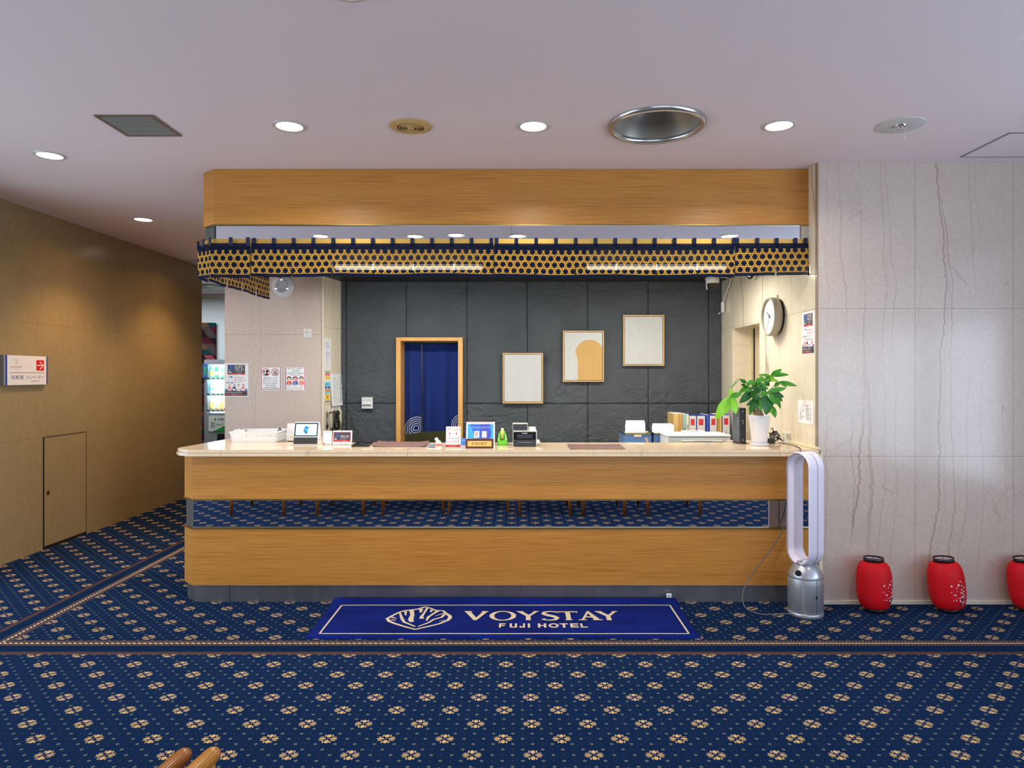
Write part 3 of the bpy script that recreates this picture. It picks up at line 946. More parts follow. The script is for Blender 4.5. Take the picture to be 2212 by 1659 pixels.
ch(MB().box(PX(495, 4.61), PX(495, 4.61) + 0.002, YC + 0.0165, YC + 0.019, 0.0, 0.117, DARK), 'plinth_joint', cn)
ch(MB().box(PX(1124, 4.61), PX(1124, 4.61) + 0.002, YC + 0.0165, YC + 0.019, 0.06, 0.117, DARK), 'plinth_joint', cn)
CAB = S('plain cabinet board', (150, 130, 104), 0.6)
ch(MB().prism([(XS - 0.002, YC + 0.06), (-2.18, YC + 0.06), (-2.27, 4.72), (-2.27, 5.30), (-1.88, 5.30), (-1.88, 4.98), (XS - 0.002, 4.98)], 0.0, 1.003, CAB), 'cabinet_body', cn)

TOPZ = 1.047
def top_poly(e):
    """outline of the stone top, pulled in by e"""
    p = [(XS - 0.001, 4.532 + e), (-2.215 + e * 0.4, 4.532 + e), (-2.30 + e * 0.7, 4.59 + e * 0.7), (-2.343 + e, 4.645 + e * 0.4), (-2.350 + e, 4.70), (-2.275 + e, 5.37 - e)]
    p += [(-1.81 - e, 5.37 - e), (-1.81 - e, 5.04 - e), (1.60 + e, 5.04 - e), (1.60 + e, 5.23 - e), (XS - 0.001, 5.23 - e)]
    return p
tp = thing('countertop', 'polished cream stone countertop with a double rounded edge', 'countertop', (0, 4.6, 1.008))
ch(MB().prism(top_poly(0.006), 1.028, TOPZ, STONE), 'top_slab', tp, bevel=0.009, seg=4)
ch(MB().prism(top_poly(0.016), 1.024, 1.028, STONE), 'groove', tp)
ch(MB().prism(top_poly(0.0), 1.004, 1.024, STONE), 'edge_slab', tp, bevel=0.009, seg=4)

# ---------------------------------------------------------------- blue mat with the hotel name
t = thing('entrance_mat', 'long royal blue mat with a cream shell emblem and cream hotel lettering before the counter', 'mat', (-0.08, 4.27, 0))
RB = Mat('royal blue pile', 0.95, 0, 0.1)
x, y, z = RB.pos(); fb = RB.noise(x, y, z, 380, 2); lo = RB.noise(x, y * 2, z, 3, 3)
RB.color(RB.mix(lo.ramp(0.35, 0.7), RB.mix(fb, (9, 24, 86), (15, 38, 132)), RB.mix(fb, (6, 18, 68), (12, 30, 106)))); RB.bump(fb, 0.004, 0.7)
CREAMP = S('cream pile', (222, 204, 172), 0.95, grain=0.15)
MX0, MX1, MY0, MY1 = -1.248, 1.079, 3.972, 4.612
def mat_z(y, x=0):
    k = max(0, (y - 4.50) / 0.11)
    return 0.016 + 0.030 * min(1, k) ** 1.4
vs = []; fs = []; nx, ny = 90, 26
for j in range(ny + 1):
    for i in range(nx + 1):
        y = MY0 + (MY1 - MY0) * j / ny; x = MX0 + (MX1 - MX0) * i / nx
        wob = 0.004 * math.sin(x * 3.1 + 1) + 0.003 * math.sin(x * 7.7)
        zz = mat_z(y) - (0.010 if j in (0, ny) or i in (0, nx) else 0)
        if j == ny: zz -= 0.012 * abs(math.sin(x * 1.7 + 0.4))
        vs.append((x + (0.006 if j < 3 else 0) * 0, y + wob * (1 if j == 0 else 0), zz))
for j in range(ny):
    for i in range(nx):
        k = j * (nx + 1) + i; fs.append((k, k + 1, k + nx + 2, k + nx + 1))
# skirt down to the carpet
def skirt(idx):
    b = len(vs)
    for k in idx: vs.append((vs[k][0], vs[k][1], 0.0 if vs[k][1] < 4.55 else max(0.0, vs[k][2] - 0.014)))
    for a in range(len(idx) - 1): fs.append((idx[a], b + a, b + a + 1, idx[a + 1]))
skirt(list(range(nx + 1))); skirt([j * (nx + 1) + nx for j in range(ny + 1)])
skirt([ny * (nx + 1) + i for i in range(nx, -1, -1)]); skirt([j * (nx + 1) for j in range(ny, -1, -1)])
ch(MB().add(vs, fs, RB.m, True), 'mat_pile', t)
def fl(px, py, z=0.0185):
    d = (CAMH - z) * F / (py - CY); return ((px - CX) / F * d, d)
def wl(px, py, ox, oy, k):          # a point read off an enlarged view of the mat
    return fl(ox + px / k, oy + py / k)
q = MB(); q.M = Matrix.Translation((0, 0, 0.0172))
def mline(a, b, w=0.011):
    n = 12
    pts = [(a[0] + (b[0] - a[0]) * i / n, a[1] + (b[1] - a[1]) * i / n + 0.0015 * math.sin(i * 1.9)) for i in range(n + 1)]
    q.line(pts, w, 2, CREAMP)
A, B, C_, D_ = fl(690, 1368.5), fl(1487.5, 1367.5), (fl(1437, 1301)[0] + 0.0, 4.515), (fl(742, 1301.5)[0], 4.515)
A = (A[0], 4.004); B = (B[0], 4.004); C_ = (B[0] - 0.002, 4.498); D_ = (A[0] + 0.004, 4.498)
for a, b in ((A, B), (B, C_), (C_, D_), (D_, A)): mline(a, b)
ch(q, 'cream_border', t)
# shell emblem: strokes traced around the ribs
q = MB(); q.M = Matrix.Translation((0, 0, 0.0172))
def zl(pts, ws, ox=820, oy=1295, k=7.9):
    P2 = [wl(a, b, ox, oy, k) for a, b in pts]
    q.line(P2, ws, 2, CREAMP)
out = [(785, 122), (870, 148), (960, 185), (1090, 190), (1130, 235), (1195, 275), (1205, 310), (1165, 350), (1010, 415), (820, 460), (610, 508), (440, 465), (250, 405), (165, 370), (130, 325), (215, 275), (330, 220), (420, 190), (640, 165), (785, 122)]
zl(out, [0.014] * 4 + [0.02, 0.024, 0.026, 0.022] + [0.016] * 4 + [0.018, 0.022, 0.022] + [0.018] * 5)
zl([(345, 225), (385, 330), (420, 385), (610, 460)], [0.012, 0.02, 0.018, 0.010])
zl([(655, 460), (830, 395), (920, 340), (1060, 300), (1110, 250)], [0.008, 0.014, 0.016, 0.017, 0.02])
zl([(545, 185), (560, 260), (530, 340), (550, 380)], [0.030, 0.026, 0.034, 0.026])
zl([(440, 190), (445, 270)], [0.022, 0.008])
zl([(710, 160), (700, 220)], [0.028, 0.014])
zl([(820, 135), (760, 230), (715, 290), (720, 325)], [0.018, 0.013, 0.022, 0.030])
zl([(1000, 190), (910, 245), (830, 300), (800, 360)], [0.024, 0.016, 0.018, 0.010])
zl([(890, 175), (875, 215)], [0.022, 0.006])
zl([(1100, 230), (945, 280)], [0.012, 0.004])
zl([(1150, 350), (1015, 365)], [0.008, 0.003])
zl([(205, 300), (245, 310), (290, 325)], [0.02, 0.012, 0.004])
zl([(200, 345), (240, 345), (280, 360)], [0.02, 0.010, 0.004])
ch(q, 'shell_emblem', t)
# VOYSTAY in wide serif capitals, drawn in a 1 x 1 box per letter
def serif(q, letter, u0, v0, w, h, mt, k=2, bold=1.0, shear=0.0):
    def T(p): return (u0 + w * p[0] + shear * h * p[1], v0 + h * p[1])
    cnt = [k]
    def poly(pts):
        cnt[0] += 0.3
        q.poly([T(p) for p in pts], cnt[0], mt)
    def quad(a, b, c, d): poly([a, b, c, d])
    if letter == 'V':
        quad((0.0, 1), (0.24, 1), (0.56, 0.22), (0.44, 0)); quad((0.44, 0), (0.56, 0), (1.0, 1), (0.78, 1))
        quad((-0.03, 1.02), (0.32, 1.02), (0.28, 0.94), (0.0, 0.94)); quad((0.72, 1.02), (1.03, 1.02), (1.0, 0.94), (0.76, 0.94))
    if letter == 'O':
        n = 36; o_ = []; i_ = []
        for i in range(n):
            a = 2 * PI * i / n
            o_.append(T((0.5 + 0.5 * math.cos(a), 0.5 + 0.54 * math.sin(a)))); i_.append(T((0.5 + 0.32 * math.cos(a), 0.5 + 0.46 * math.sin(a))))
        q.add([(p[0], p[1], k * 0.0004) for p in o_ + i_], [(i, (i + 1) % n, n + (i + 1) % n, n + i) for i in range(n)], mt)
    if letter == 'Y':
        quad((0.0, 1), (0.26, 1), (0.62, 0.50), (0.42, 0.46)); quad((0.46, 0.46), (0.62, 0.46), (0.98, 1), (0.82, 1))
        quad((0.41, 0.0), (0.63, 0.0), (0.62, 0.52), (0.42, 0.52)); quad((-0.02, 1.02), (0.32, 1.02), (0.28, 0.94), (0.02, 0.94)); quad((0.76, 1.02), (1.02, 1.02), (1.0, 0.94), (0.78, 0.94))
    if letter == 'S':
        pts = [(0.93, 0.88), (0.86, 0.96), (0.5, 1.0), (0.16, 0.90), (0.10, 0.72), (0.32, 0.58), (0.70, 0.44), (0.92, 0.26), (0.80, 0.08), (0.46, 0.0), (0.14, 0.05), (0.05, 0.16)]
        q.line([T(p) for p in pts], [h * a for a in (0.16, 0.10, 0.10, 0.16, 0.2, 0.22, 0.22, 0.2, 0.16, 0.10, 0.10, 0.2)], k, mt)
    if letter == 'T':
        quad((0.0, 0.90), (1.0, 0.90), (1.0, 1.0), (0.0, 1.0)); quad((0.38, 0), (0.62, 0), (0.62, 0.92), (0.38, 0.92))
        quad((0.0, 0.80), (0.09, 0.92), (0.05, 1.0), (0.0, 1.0)); quad((0.91, 0.92), (1.0, 0.80), (1.0, 1.0), (0.95, 1.0)); quad((0.32, 0), (0.68, 0), (0.66, 0.07), (0.34, 0.07))
    if letter == 'A':
        quad((0.12, 0.0), (0.22, 0.0), (0.50, 0.86), (0.44, 1.0)); quad((0.66, 0.0), (0.92, 0.0), (0.52, 1.02), (0.42, 1.0))
        quad((0.28, 0.30), (0.74, 0.30), (0.70, 0.42), (0.32, 0.42)); quad((0, 0), (0.36, 0), (0.32, 0.09), (0.06, 0.09)); quad((0.58, 0), (1.02, 0), (0.96, 0.09), (0.62, 0.09))
    if letter in 'FRNP':
        quad((0.10, 0), (0.30, 0), (0.30, 1), (0.10, 1)); quad((0, 0), (0.40, 0), (0.38, 0.08), (0.02, 0.08)); quad((0, 0.92), (0.40, 0.92), (0.4, 1), (0, 1))
    if letter == 'F':
        quad((0.3, 0.9), (0.95, 0.9), (0.95, 1), (0.3, 1)); quad((0.86, 0.74), (0.95, 0.74), (0.95, 0.95), (0.84, 0.95)); quad((0.3, 0.46), (0.7, 0.46), (0.7, 0.56), (0.3, 0.56)); quad((0.64, 0.38), (0.72, 0.38), (0.72, 0.64), (0.64, 0.64))
    if letter == 'R':
        q.line([T(p) for p in [(0.3, 0.95), (0.62, 0.95), (0.82, 0.86), (0.84, 0.72), (0.74, 0.56), (0.55, 0.50), (0.3, 0.50)]], [h * a for a in (0.09, 0.1, 0.16, 0.18, 0.14, 0.1, 0.08)], k, mt)
        quad((0.5, 0.5), (0.68, 0.5), (1.0, 0.0), (0.78, 0.0))
    if letter == 'N':
        quad((0.14, 1), (0.34, 1), (0.88, 0.0), (0.78, 0.0)); quad((0.78, 0.0), (0.88, 0.0), (0.88, 1), (0.78, 1)); quad((0.66, 0.92), (1.0, 0.92), (1.0, 1), (0.66, 1))
q = MB(); q.M = Matrix.Translation((0, 0, 0.0172))
spans = [('V', 1002, 1053), ('O', 1057, 1115), ('Y', 1116, 1164), ('S', 1171, 1206), ('T', 1206, 1249), ('A', 1247, 1300), ('Y', 1288, 1337)]
v0, v1 = fl(0, 1339.5)[1], fl(0, 1320.5)[1]
for L_, a, b in spans:
    ua, ub = fl(a, 1331)[0], fl(b, 1331)[0]
    serif(q, L_, ua, v0, ub - ua, v1 - v0, CREAMP)
def stencil(q, word, spans, v0, v1, wd, mt):
    for L_, a, b in spans:
        u0, u1 = a, b; H = v1 - v0
        cnt = [2.0]
        def R(x0, y0, x1, y1):
            cnt[0] += 0.3
            q.rect(u0 + (u1 - u0) * x0, v0 + H * y0, u0 + (u1 - u0) * x1, v0 + H * y1, cnt[0], mt)
        if L_ == 'F': R(0, 0, .3, 1); R(0, .78, 1, 1); R(0, .38, .9, .58)
        if L_ == 'U': R(0, 0.1, .3, 1); R(.7, 0, 1, 1); R(.1, 0, 1, .22)
        if L_ == 'J': R(.65, 0.1, 1, 1); R(.05, 0, .95, .24); R(0, 0.1, .3, .42)
        if L_ == 'I': R(0, 0, 1, 1)
        if L_ == 'H': R(0, 0, .28, 1); R(.72, 0, 1, 1); R(0, .38, 1, .6)
        if L_ == 'O':
            q.add([(u0 + (u1 - u0) * (.5 + r * math.cos(a_)), v0 + H * (.5 + r2 * math.sin(a_)), 0.0008) for (r, r2) in ((.5, .52), (.28, .28)) for a_ in [2 * PI * i / 24 for i in range(24)]],
                  [(i, (i + 1) % 24, 24 + (i + 1) % 24, 24 + i) for i in range(24)], mt)
        if L_ == 'T': R(0, .78, 1, 1); R(.36, 0, .66, 1)
        if L_ == 'E': R(0, 0, .3, 1); R(0, .78, 1, 1); R(0, .4, .92, .58); R(0, 0, 1, .2)
        if L_ == 'L': R(0, 0, .3, 1); R(0, 0, 1, .22)
fw = [('F', 1078, 1092), ('U', 1101, 1117), ('J', 1122, 1134), ('I', 1140, 1145), ('H', 1162, 1180), ('O', 1185, 1207), ('T', 1209, 1227), ('E', 1232, 1250), ('L', 1254, 1269)]
stencil(q, '', [(c, fl(a, 1351)[0], fl(b, 1351)[0]) for c, a, b in fw], fl(0, 1355.5)[1], fl(0, 1346.5)[1], 0, CREAMP)
ch(q, 'hotel_lettering', t)
q = MB(); q.box(1.012, 1.045, 4.585, 4.600, 0.040, 0.064, PAPER).box(1.018, 1.038, 4.5845, 4.585, 0.047, 0.055, MIDG); ch(q, 'sewn_label', t)

# ---------------------------------------------------------------- sign on the left wall
t = thing('direction_sign', 'white hotel sign with blue side bars, red arrow square and Japanese lettering', 'sign', (-4.2, 5.745, 1.59))
q = MB(); q.box(-4.2, -4.176, 5.485, 5.995, 1.466, 1.713, S('grey sign backing', (120, 116, 110), 0.4, 0.4)); ch(q, 'sign_backing', t)
q = MB(); q.box(-4.176, -4.170, 5.50, 5.995, 1.466, 1.713, S('sign face', (226, 222, 224), 0.4)); ch(q, 'sign_face', t)
SB = S('deep blue print', (30, 54, 140), 0.5); SN = S('navy print', (34, 40, 92), 0.6); GO = S('rose gold print', (190, 132, 104), 0.5)
SO = S('sign red', (204, 22, 34), 0.5)
q = MB(); q.plane((-4.170, 5.50, 1.466), '+x')
W_, H_ = 0.495, 0.247
def su(px): return (px - 38) / (722 - 38) * W_
def sv(py): return (690 - py) / (690 - 205) * H_
q.rect(0, 0, su(68), H_, 1, SB); q.rect(su(702), 0, W_, H_, 1, SB)
q.rect(su(98), sv(490), su(672), sv(483), 1, SN)
q.rect(su(530), sv(452), su(660), sv(270), 1, SO)
q.line([(su(543), sv(362)), (su(642), sv(362))], 0.008, 2, PAPER)
q.line([(su(590), sv(300)), (su(647), sv(362)), (su(592), sv(428))], 0.009, 2, PAPER)
q.text('化粧室', su(125), sv(596), su(326), sv(528), 1, SN)
q.text('エレベーター', su(362), sv(590), su(650), sv(532), 1, SN)
q.text('ELEVATOR', su(450), sv(640), su(580), sv(618), 1, SN)
for L_, a, b in [('V', 115, 140), ('O', 142, 170), ('Y', 172, 196), ('S', 199, 217), ('T', 218, 240), ('A', 240, 268), ('Y', 266, 295)]:
    serif(q, L_, su(a), sv(412), su(b) - su(a), sv(378) - sv(412), GO, 1)
q.text('FUJI HOTEL', su(158), sv(442), su(258), sv(432), 1, GO)
shell = [(207, 242), (172, 290), (178, 318), (207, 346), (238, 318), (243, 290), (207, 242)]
q.line([(su(a), sv(b)) for a, b in shell], 0.0018, 1, GO)
for a, b in (((200, 262), (207, 340)), ((220, 270), (209, 340)), ((185, 285), (203, 335)), ((233, 285), (212, 335))):
    q.line([(su(a[0]), sv(a[1])), (su(b[0]), sv(b[1]))], 0.0012, 1, GO)
ch(q, 'sign_print', t)
# ---------------------------------------------------------------- notices and fittings on the pillar (front face y = 6.33)
PY_ = 6.33
def poster(name, label, cat, px0, py0, px1, py1, d, th=0.0015, group=None, mat=None):
    """sheet of paper on a surface facing the camera; returns (builder, U, V) in photo pixels"""
    x0, x1, z0, z1 = PX(px0, d), PX(px1, d), PZ(py1, d), PZ(py0, d)
    t = thing(name, label, cat, ((x0 + x1) / 2, d, z0), group=group)
    ch(MB().box(x0, x1, d - th, d - 0.0002, z0, z1, mat or PAPER), 'sheet', t)
    q = MB(); q.plane((x0, d - th, z0), '-y')
    return t, q, (lambda p: PX(p, d) - x0), (lambda p: PZ(p, d) - z0)

def wifi_art(q, U, V, people=True):
    """U, V map 0..1452 x 0..1659 of the enlarged poster"""
    q.rect(U(245), V(610), U(1025), V(165), 1, GREYP); q.rect(U(245), V(610), U(1025), V(545), 2, REDP)
    s = (U(1025) - U(245)) / 780
    for r in (90, 150, 215):
        q.arc(U(315), V(395), r * s, 38 * s, 0.02, PI / 2 + 0.05, 2, BLUEP, 10)
    q.ell(U(325), V(395), 30 * s, 30 * s, 2, CYANP, 14)
    q.text('GUEST', U(560), V(290), U(975), V(195), 2, PAPER); q.text('Wi-Fi', U(565), V(412), U(960), V(310), 2, PAPER)
    q.rect(U(440), V(446), U(970), V(438), 2, LGREY)
    q.ell(U(350), V(495), 75 * s, 28 * s, 2, PAPER, 16); q.text('FREE', U(310), V(508), U(392), V(484), 3, INK)
    q.text('VOYSTAY', U(595), V(525), U(890), V(458), 2, LGREY)
    q.text('Rakuten', U(690), V(598), U(875), V(560), 3, PAPER); q.rect(U(270), V(582), U(640), V(572), 3, PINKP)
    q.text('Wi-Fiが', U(530), V(790), U(960), V(690), 1, REDP); q.text('無料で使えます', U(525), V(888), U(1090), V(822), 1, REDP)
    q.text('Wi-Fi is free to use', U(535), V(968), U(950), V(930), 1, INK)
    q.ell(U(420), V(715), 50 * s, 38 * s, 1, BLUEP, 14); q.ell(U(315), V(695), 38 * s, 16 * s, 1, SN, 12); q.arc(U(310), V(810), 36 * s, 8 * s, 0, 6.28, 1, LGREY, 14)
    for i, c in enumerate((PINKP, GREENP, CYANP, SN)):
        q.rect(U(165 + i * 84), V(995), U(225 + i * 84), V(935), 1, c)
    # four seated figures on a sofa
    q.rect(U(125), V(1345), U(1135), V(1255), 1, S('sofa print', (70, 120, 160), 0.6))
    for cx, hc, body, sk in ((340, ORANGEP, PINKP, SKIN), (545, INK, S('navy print', (0, 0, 0)), SKIN), (735, BROWNP, PAPER, SKIN), (945, BROWNP, PINKP, SKIN)):
        q.ell(U(cx), V(1085), 42 * s, 52 * s, 2, hc, 14); q.ell(U(cx), V(1100), 28 * s, 38 * s, 3, sk, 12)
        q.poly([(U(cx - 95), V(1340)), (U(cx + 95), V(1340)), (U(cx + 65), V(1165)), (U(cx), V(1140)), (U(cx - 65), V(1165))], 2, body)
        q.rect(U(cx - 60), V(1320), U(cx + 60), V(1235), 4, PAPER if cx in (545, 945) else SKIN)
    q.rect(U(125), V(1555), U(1135), V(1345), 5, GREYP)
    q.rect(U(155), V(1415), U(890), V(1392), 6, LGREY); q.rect(U(155), V(1448), U(860), V(1434), 6, MIDG); q.rect(U(155), V(1525), U(920), V(1480), 6, REDP)
    q.text('Wi-Fi', U(430), V(1515), U(660), V(1490), 7, PAPER)

t, q, U, V = poster('wifi_poster', 'GUEST Wi-Fi poster with seated people, at the left edge of the pillar above the basket', 'poster', 484.5, 785, 536.5, 857, PY_)
sx = lambda a: U(480 + a / 20.74); sy = lambda b: V(780 + b / 20.74)
wifi_art(q, sx, sy); ch(q, 'poster_print', t)

# DO NOT ENTER THE WATER notice
t, q, U, V = poster('warning_notice', 'white notice reading DO NOT ENTER THE WATER WHEN IMPAIRED with two prohibition circles', 'notice', 563, 794, 608, 843, PY_)
a = lambda p: U(540 + p / 13.825); b = lambda p: V(760 + p / 13.825)
s = (a(1000) - a(0)) / 1000
MAR = S('maroon print', (150, 40, 62), 0.6)
q.rect(a(330), b(1100), a(350), b(470), 1, MAR); q.rect(a(900), b(1100), a(922), b(470), 1, MAR); q.rect(a(365), b(1128), a(890), b(1112), 1, MAR)
q.rect(a(330), b(1128), a(365), b(1100), 1, MAR); q.rect(a(890), b(1128), a(922), b(1100), 1, MAR)
for cx in (480, 755):
    q.arc(a(cx), b(605), 110 * s, 16 * s, 0, 2 * PI, 2, REDP, 32); q.line([(a(cx - 78), b(605 - 78)), (a(cx + 78), b(605 + 78))], 14 * s, 3, REDP)
q.ell(a(520), b(580), 42 * s, 48 * s, 1, INK, 16); q.poly([(a(415), b(640)), (a(440), b(660)), (a(490), b(640)), (a(545), b(640)), (a(570), b(680)), (a(540), b(705)), (a(440), b(695))], 1, INK)
q.rect(a(405), b(640), a(428), b(572), 1, INK); q.rect(a(398), b(590), a(450), b(570), 1, INK)
q.ell(a(770), b(555), 24 * s, 24 * s, 1, INK, 14); q.line([(a(690), b(590)), (a(750), b(630)), (a(790), b(630)), (a(830), b(570))], 22 * s, 1, INK)
for yy in (650, 685): q.rect(a(680), b(yy + 9), a(830), b(yy - 9), 1, S('teal print', (50, 80, 80), 0.6))
q.text('酒后禁入水中', a(400), b(815), a(828), b(762), 1, INK); q.text('酒気を帯びての遊泳禁止', a(375), b(888), a(848), b(845), 1, INK)
q.text('DO NOT ENTER', a(403), b(965), a(818), b(915), 1, INK); q.text('THE WATER', a(458), b(1032), a(772), b(982), 1, INK); q.text('WHEN IMPAIRED', a(410), b(1095), a(845), b(1048), 1, INK)
ch(q, 'notice_print', t)

# second notice
t, q, U, V = poster('warning_notice', 'white water warning notice with three people drawn on it, nearest the arrow sticker', 'notice', 615, 794, 660.5, 843, PY_)
a = lambda p: U(540 + p / 13.825); b = lambda p: V(760 + p / 13.825)
q.rect(a(1055), b(1135), a(1078), b(478), 1, MAR); q.rect(a(1632), b(1135), a(1655), b(478), 1, S('pinkish red', (206, 60, 96), 0.6))
q.text('心臓病・高血圧・心筋梗塞の方', a(1105), b(522), a(1580), b(486), 1, INK); q.text('入水禁止', a(1215), b(605), a(1498), b(540), 1, INK)
q.text('心脏病 高血压 皮肤病患者', a(1100), b(660), a(1608), b(622), 1, INK); q.text('严禁进入水池', a(1195), b(716), a(1515), b(676), 1, INK)
for cx, hc, bc in ((1170, INK, S('rust print', (206, 88, 72), 0.6)), (1355, S('slate print', (70, 84, 96), 0.6), BLUEP), (1540, BROWNP, S('coral print', (226, 124, 96), 0.6))):
    q.ell(a(cx), b(800), 68 * s, 70 * s, 1, hc, 20); q.ell(a(cx), b(825), 50 * s, 58 * s, 2, SKIN, 18)
    q.poly([(a(cx - 85), b(980)), (a(cx + 85), b(980)), (a(cx + 70), b(885)), (a(cx), b(868)), (a(cx - 70), b(885))], 1, bc); q.ell(a(cx - 15), b(940), 26 * s, 20 * s, 3, SKIN, 12)
q.arc(a(1350), b(820), 84 * s, 12 * s, 0, 2 * PI, 4, REDP, 28); q.line([(a(1292), b(762)), (a(1408), b(878))], 12 * s, 4, REDP)
q.text('心臓病', a(1120), b(1022), a(1218), b(998), 1, INK); q.text('高血圧', a(1305), b(1022), a(1398), b(998), 1, INK); q.text('皮膚病', a(1485), b(1022), a(1580), b(998), 1, INK)
q.text('Heart disease', a(1105), b(1050), a(1235), b(1032), 1, MIDG); q.text('High blood pressure', a(1265), b(1050), a(1435), b(1032), 1, REDP); q.text('Skin disease', a(1480), b(1052), a(1590), b(1034), 1, MIDG)
q.text('Persons with heart disease, high', a(1100), b(1098), a(1560), b(1070), 1, REDP); q.text('blood pressure or skin disease', a(1100), b(1134), a(1530), b(1106), 1, INK)
ch(q, 'notice_print', t)

# arrow sticker
t, q, U, V = poster('arrow_sticker', 'small pale square sticker with a grey arrow pointing left on the pillar', 'sticker', 656, 710.5, 673, 728, PY_, mat=S('pale sticker', (214, 208, 202), 0.5))
AG = S('grey green arrow', (168, 172, 150), 0.6)
q.line([(U(671), V(718)), (U(660), V(718))], 0.008, 1, AG); q.line([(U(664.5), V(713)), (U(659), V(718)), (U(664.5), V(723))], 0.007, 1, AG); q.text('TOILET', U(662), V(726.5), U(671), V(723.5), 1, AG)
ch(q, 'arrow_print', t)

# round wall speaker
t = thing('wall_speaker', 'round white wall speaker with three small blue lights on the pillar', 'speaker', (PX(611, PY_), PY_, PZ(619, PY_)))
q = MB(); q.M = Matrix.Rotation(PI / 2, 4, 'X')
q.lathe([(0.108, 0.0), (0.107, 0.010), (0.090, 0.022), (0.062, 0.030), (0.058, 0.034)], S('satin white dish', (206, 200, 202), 0.35), 56); q.build('dish', parent=t)
q = MB(); q.M = Matrix.Rotation(PI / 2, 4, 'X'); q.lathe([(0.061, 0.028), (0.060, 0.036), (0.057, 0.037), (0.055, 0.034), (1e-5, 0.034)], S('speaker grille', (168, 160, 162), 0.5), 44); q.build('grille', parent=t)
LED = S('blue status light', (190, 200, 255), 0.4, emit=3.0)
for an in (90, 205, 335):
    q = MB(); q.M = Matrix.Translation((0.058 * math.cos(math.radians(an)), -0.037, 0.058 * math.sin(math.radians(an)))) ; q.ball((0, 0, 0), (0.010, 0.003, 0.005), LED, 12, 8); q.build('status_light', parent=t)

# papers on the side face of the pillar; the face runs from (-1.82, 6.33) to (-1.75, 6.69)
SA = math.atan2(0.36, 0.07)
def side_plane(q, k=0.0):
    """u runs back along the face, v up, n away from it"""
    dx, dy = math.cos(SA), math.sin(SA)
    M = Matrix(((dx, 0, dy, -1.82 + dy * k), (dy, 0, -dx, 6.33 - dx * k), (0, 1, 0, 0), (0, 0, 0, 1)))
    q.M = M; return q
def on_side(px):       # distance back along the face hit by a photo column
    k = (px - CX) / F
    dx, dy = math.cos(SA), math.sin(SA)
    # (-1.82 + dx u) = k (6.33 + dy u)
    return (k * 6.33 + 1.82) / (dx - k * dy)
def side_sheet(name, label, u0, u1, z0, z1, mt=None, drop=0.0):
    dx, dy = math.cos(SA), math.sin(SA)
    t = thing(name, label, 'paper', (-1.82 + dx * u0, 6.33 + dy * u0, z0))
    q = side_plane(MB(), 0.0)
    q.add([(u0, z0, 0.002 + drop), (u1, z0, 0.002 + drop), (u1, z1, 0.002), (u0, z1, 0.002), (u0, z0, 0.0005 + drop), (u1, z0, 0.0005 + drop), (u1, z1, 0.0005), (u0, z1, 0.0005)],
          [(0, 1, 2, 3), (7, 6, 5, 4), (0, 4, 5, 1), (1, 5, 6, 2), (2, 6, 7, 3), (3, 7, 4, 0)], mt or PAPER)
    ch(q, 'sheet', t)
    return t, side_plane(MB(), 0.002)
uA, uB = 0.02, 0.15
zt_, zb_ = PZ(730, 6.36), PZ(799, 6.4)
t, q = side_sheet('memo_strip', 'tall white memo sheet with faint blue and red lines, upper sheet on the pillar side', uA, uB, zb_, zt_)
rnd = random.Random(5)
for i in range(26):
    z = zt_ - 0.02 - i * 0.0105
    if rnd.random() < 0.25: continue
    c = rnd.choice([MIDG, BLUEP, LGREY, LGREY, REDP if i > 14 else YELLOWP])
    q.rect(uA + 0.02, z, uA + 0.02 + rnd.uniform(0.04, 0.09), z + 0.003, 1, c)
ch(q, 'memo_lines', t)
zt2, zb2 = PZ(801, 6.38), PZ(869, 6.38)
t, q = side_sheet('colour_flyer', 'narrow flyer of yellow, blue and pink panels below the memo sheet on the pillar side', uA, uA + 0.125, zb2, zt2)
bands = [(0.02, 0.05, GREENP), (0.07, 0.09, REDP), (0.09, 0.16, PINKP), (0.18, 0.27, YELLOWP), (0.36, 0.50, CYANP), (0.50, 0.58, BLUEP), (0.60, 0.66, ORANGEP), (0.66, 0.72, CYANP), (0.74, 0.84, YELLOWP), (0.85, 0.94, YELLOWP), (0.96, 0.99, INK)]
Hh = zt2 - zb2
for a_, b_, c in bands:
    q.rect(uA + 0.012, zt2 - b_ * Hh, uA + 0.112, zt2 - a_ * Hh, 1, c)
for i, c in enumerate((GREENP, YELLOWP, ORANGEP, PINKP, REDP)):
    q.rect(uA + 0.02 + (i % 3) * 0.03, zt2 - (0.44 + 0.1 * i) * Hh - 0.01, uA + 0.04 + (i % 3) * 0.03, zt2 - (0.44 + 0.1 * i) * Hh + 0.012, 2, c)
ch(q, 'flyer_print', t)
zt3, zb3 = PZ(808, 6.5), PZ(877, 6.5)
t, q = side_sheet('timetable_sheet', 'white sheet with green ruled columns hanging over the flyer on the pillar side', 0.135, 0.366, zb3, zt3, drop=0.02)
q = side_plane(MB(), 0.0235)
for cxx, c, w_ in ((0.19, LGREY, 0.008), (0.235, GREENP, 0.004), (0.27, MIDG, 0.003), (0.32, GREENP, 0.012), (0.345, LGREY, 0.008)):
    for j in range(22):
        if rnd.random() < 0.3: continue
        z = zt3 - 0.02 - j * 0.012
        q.rect(cxx - w_, z, cxx + w_, z + 0.005, 1, c)
ch(q, 'ruled_columns', t)
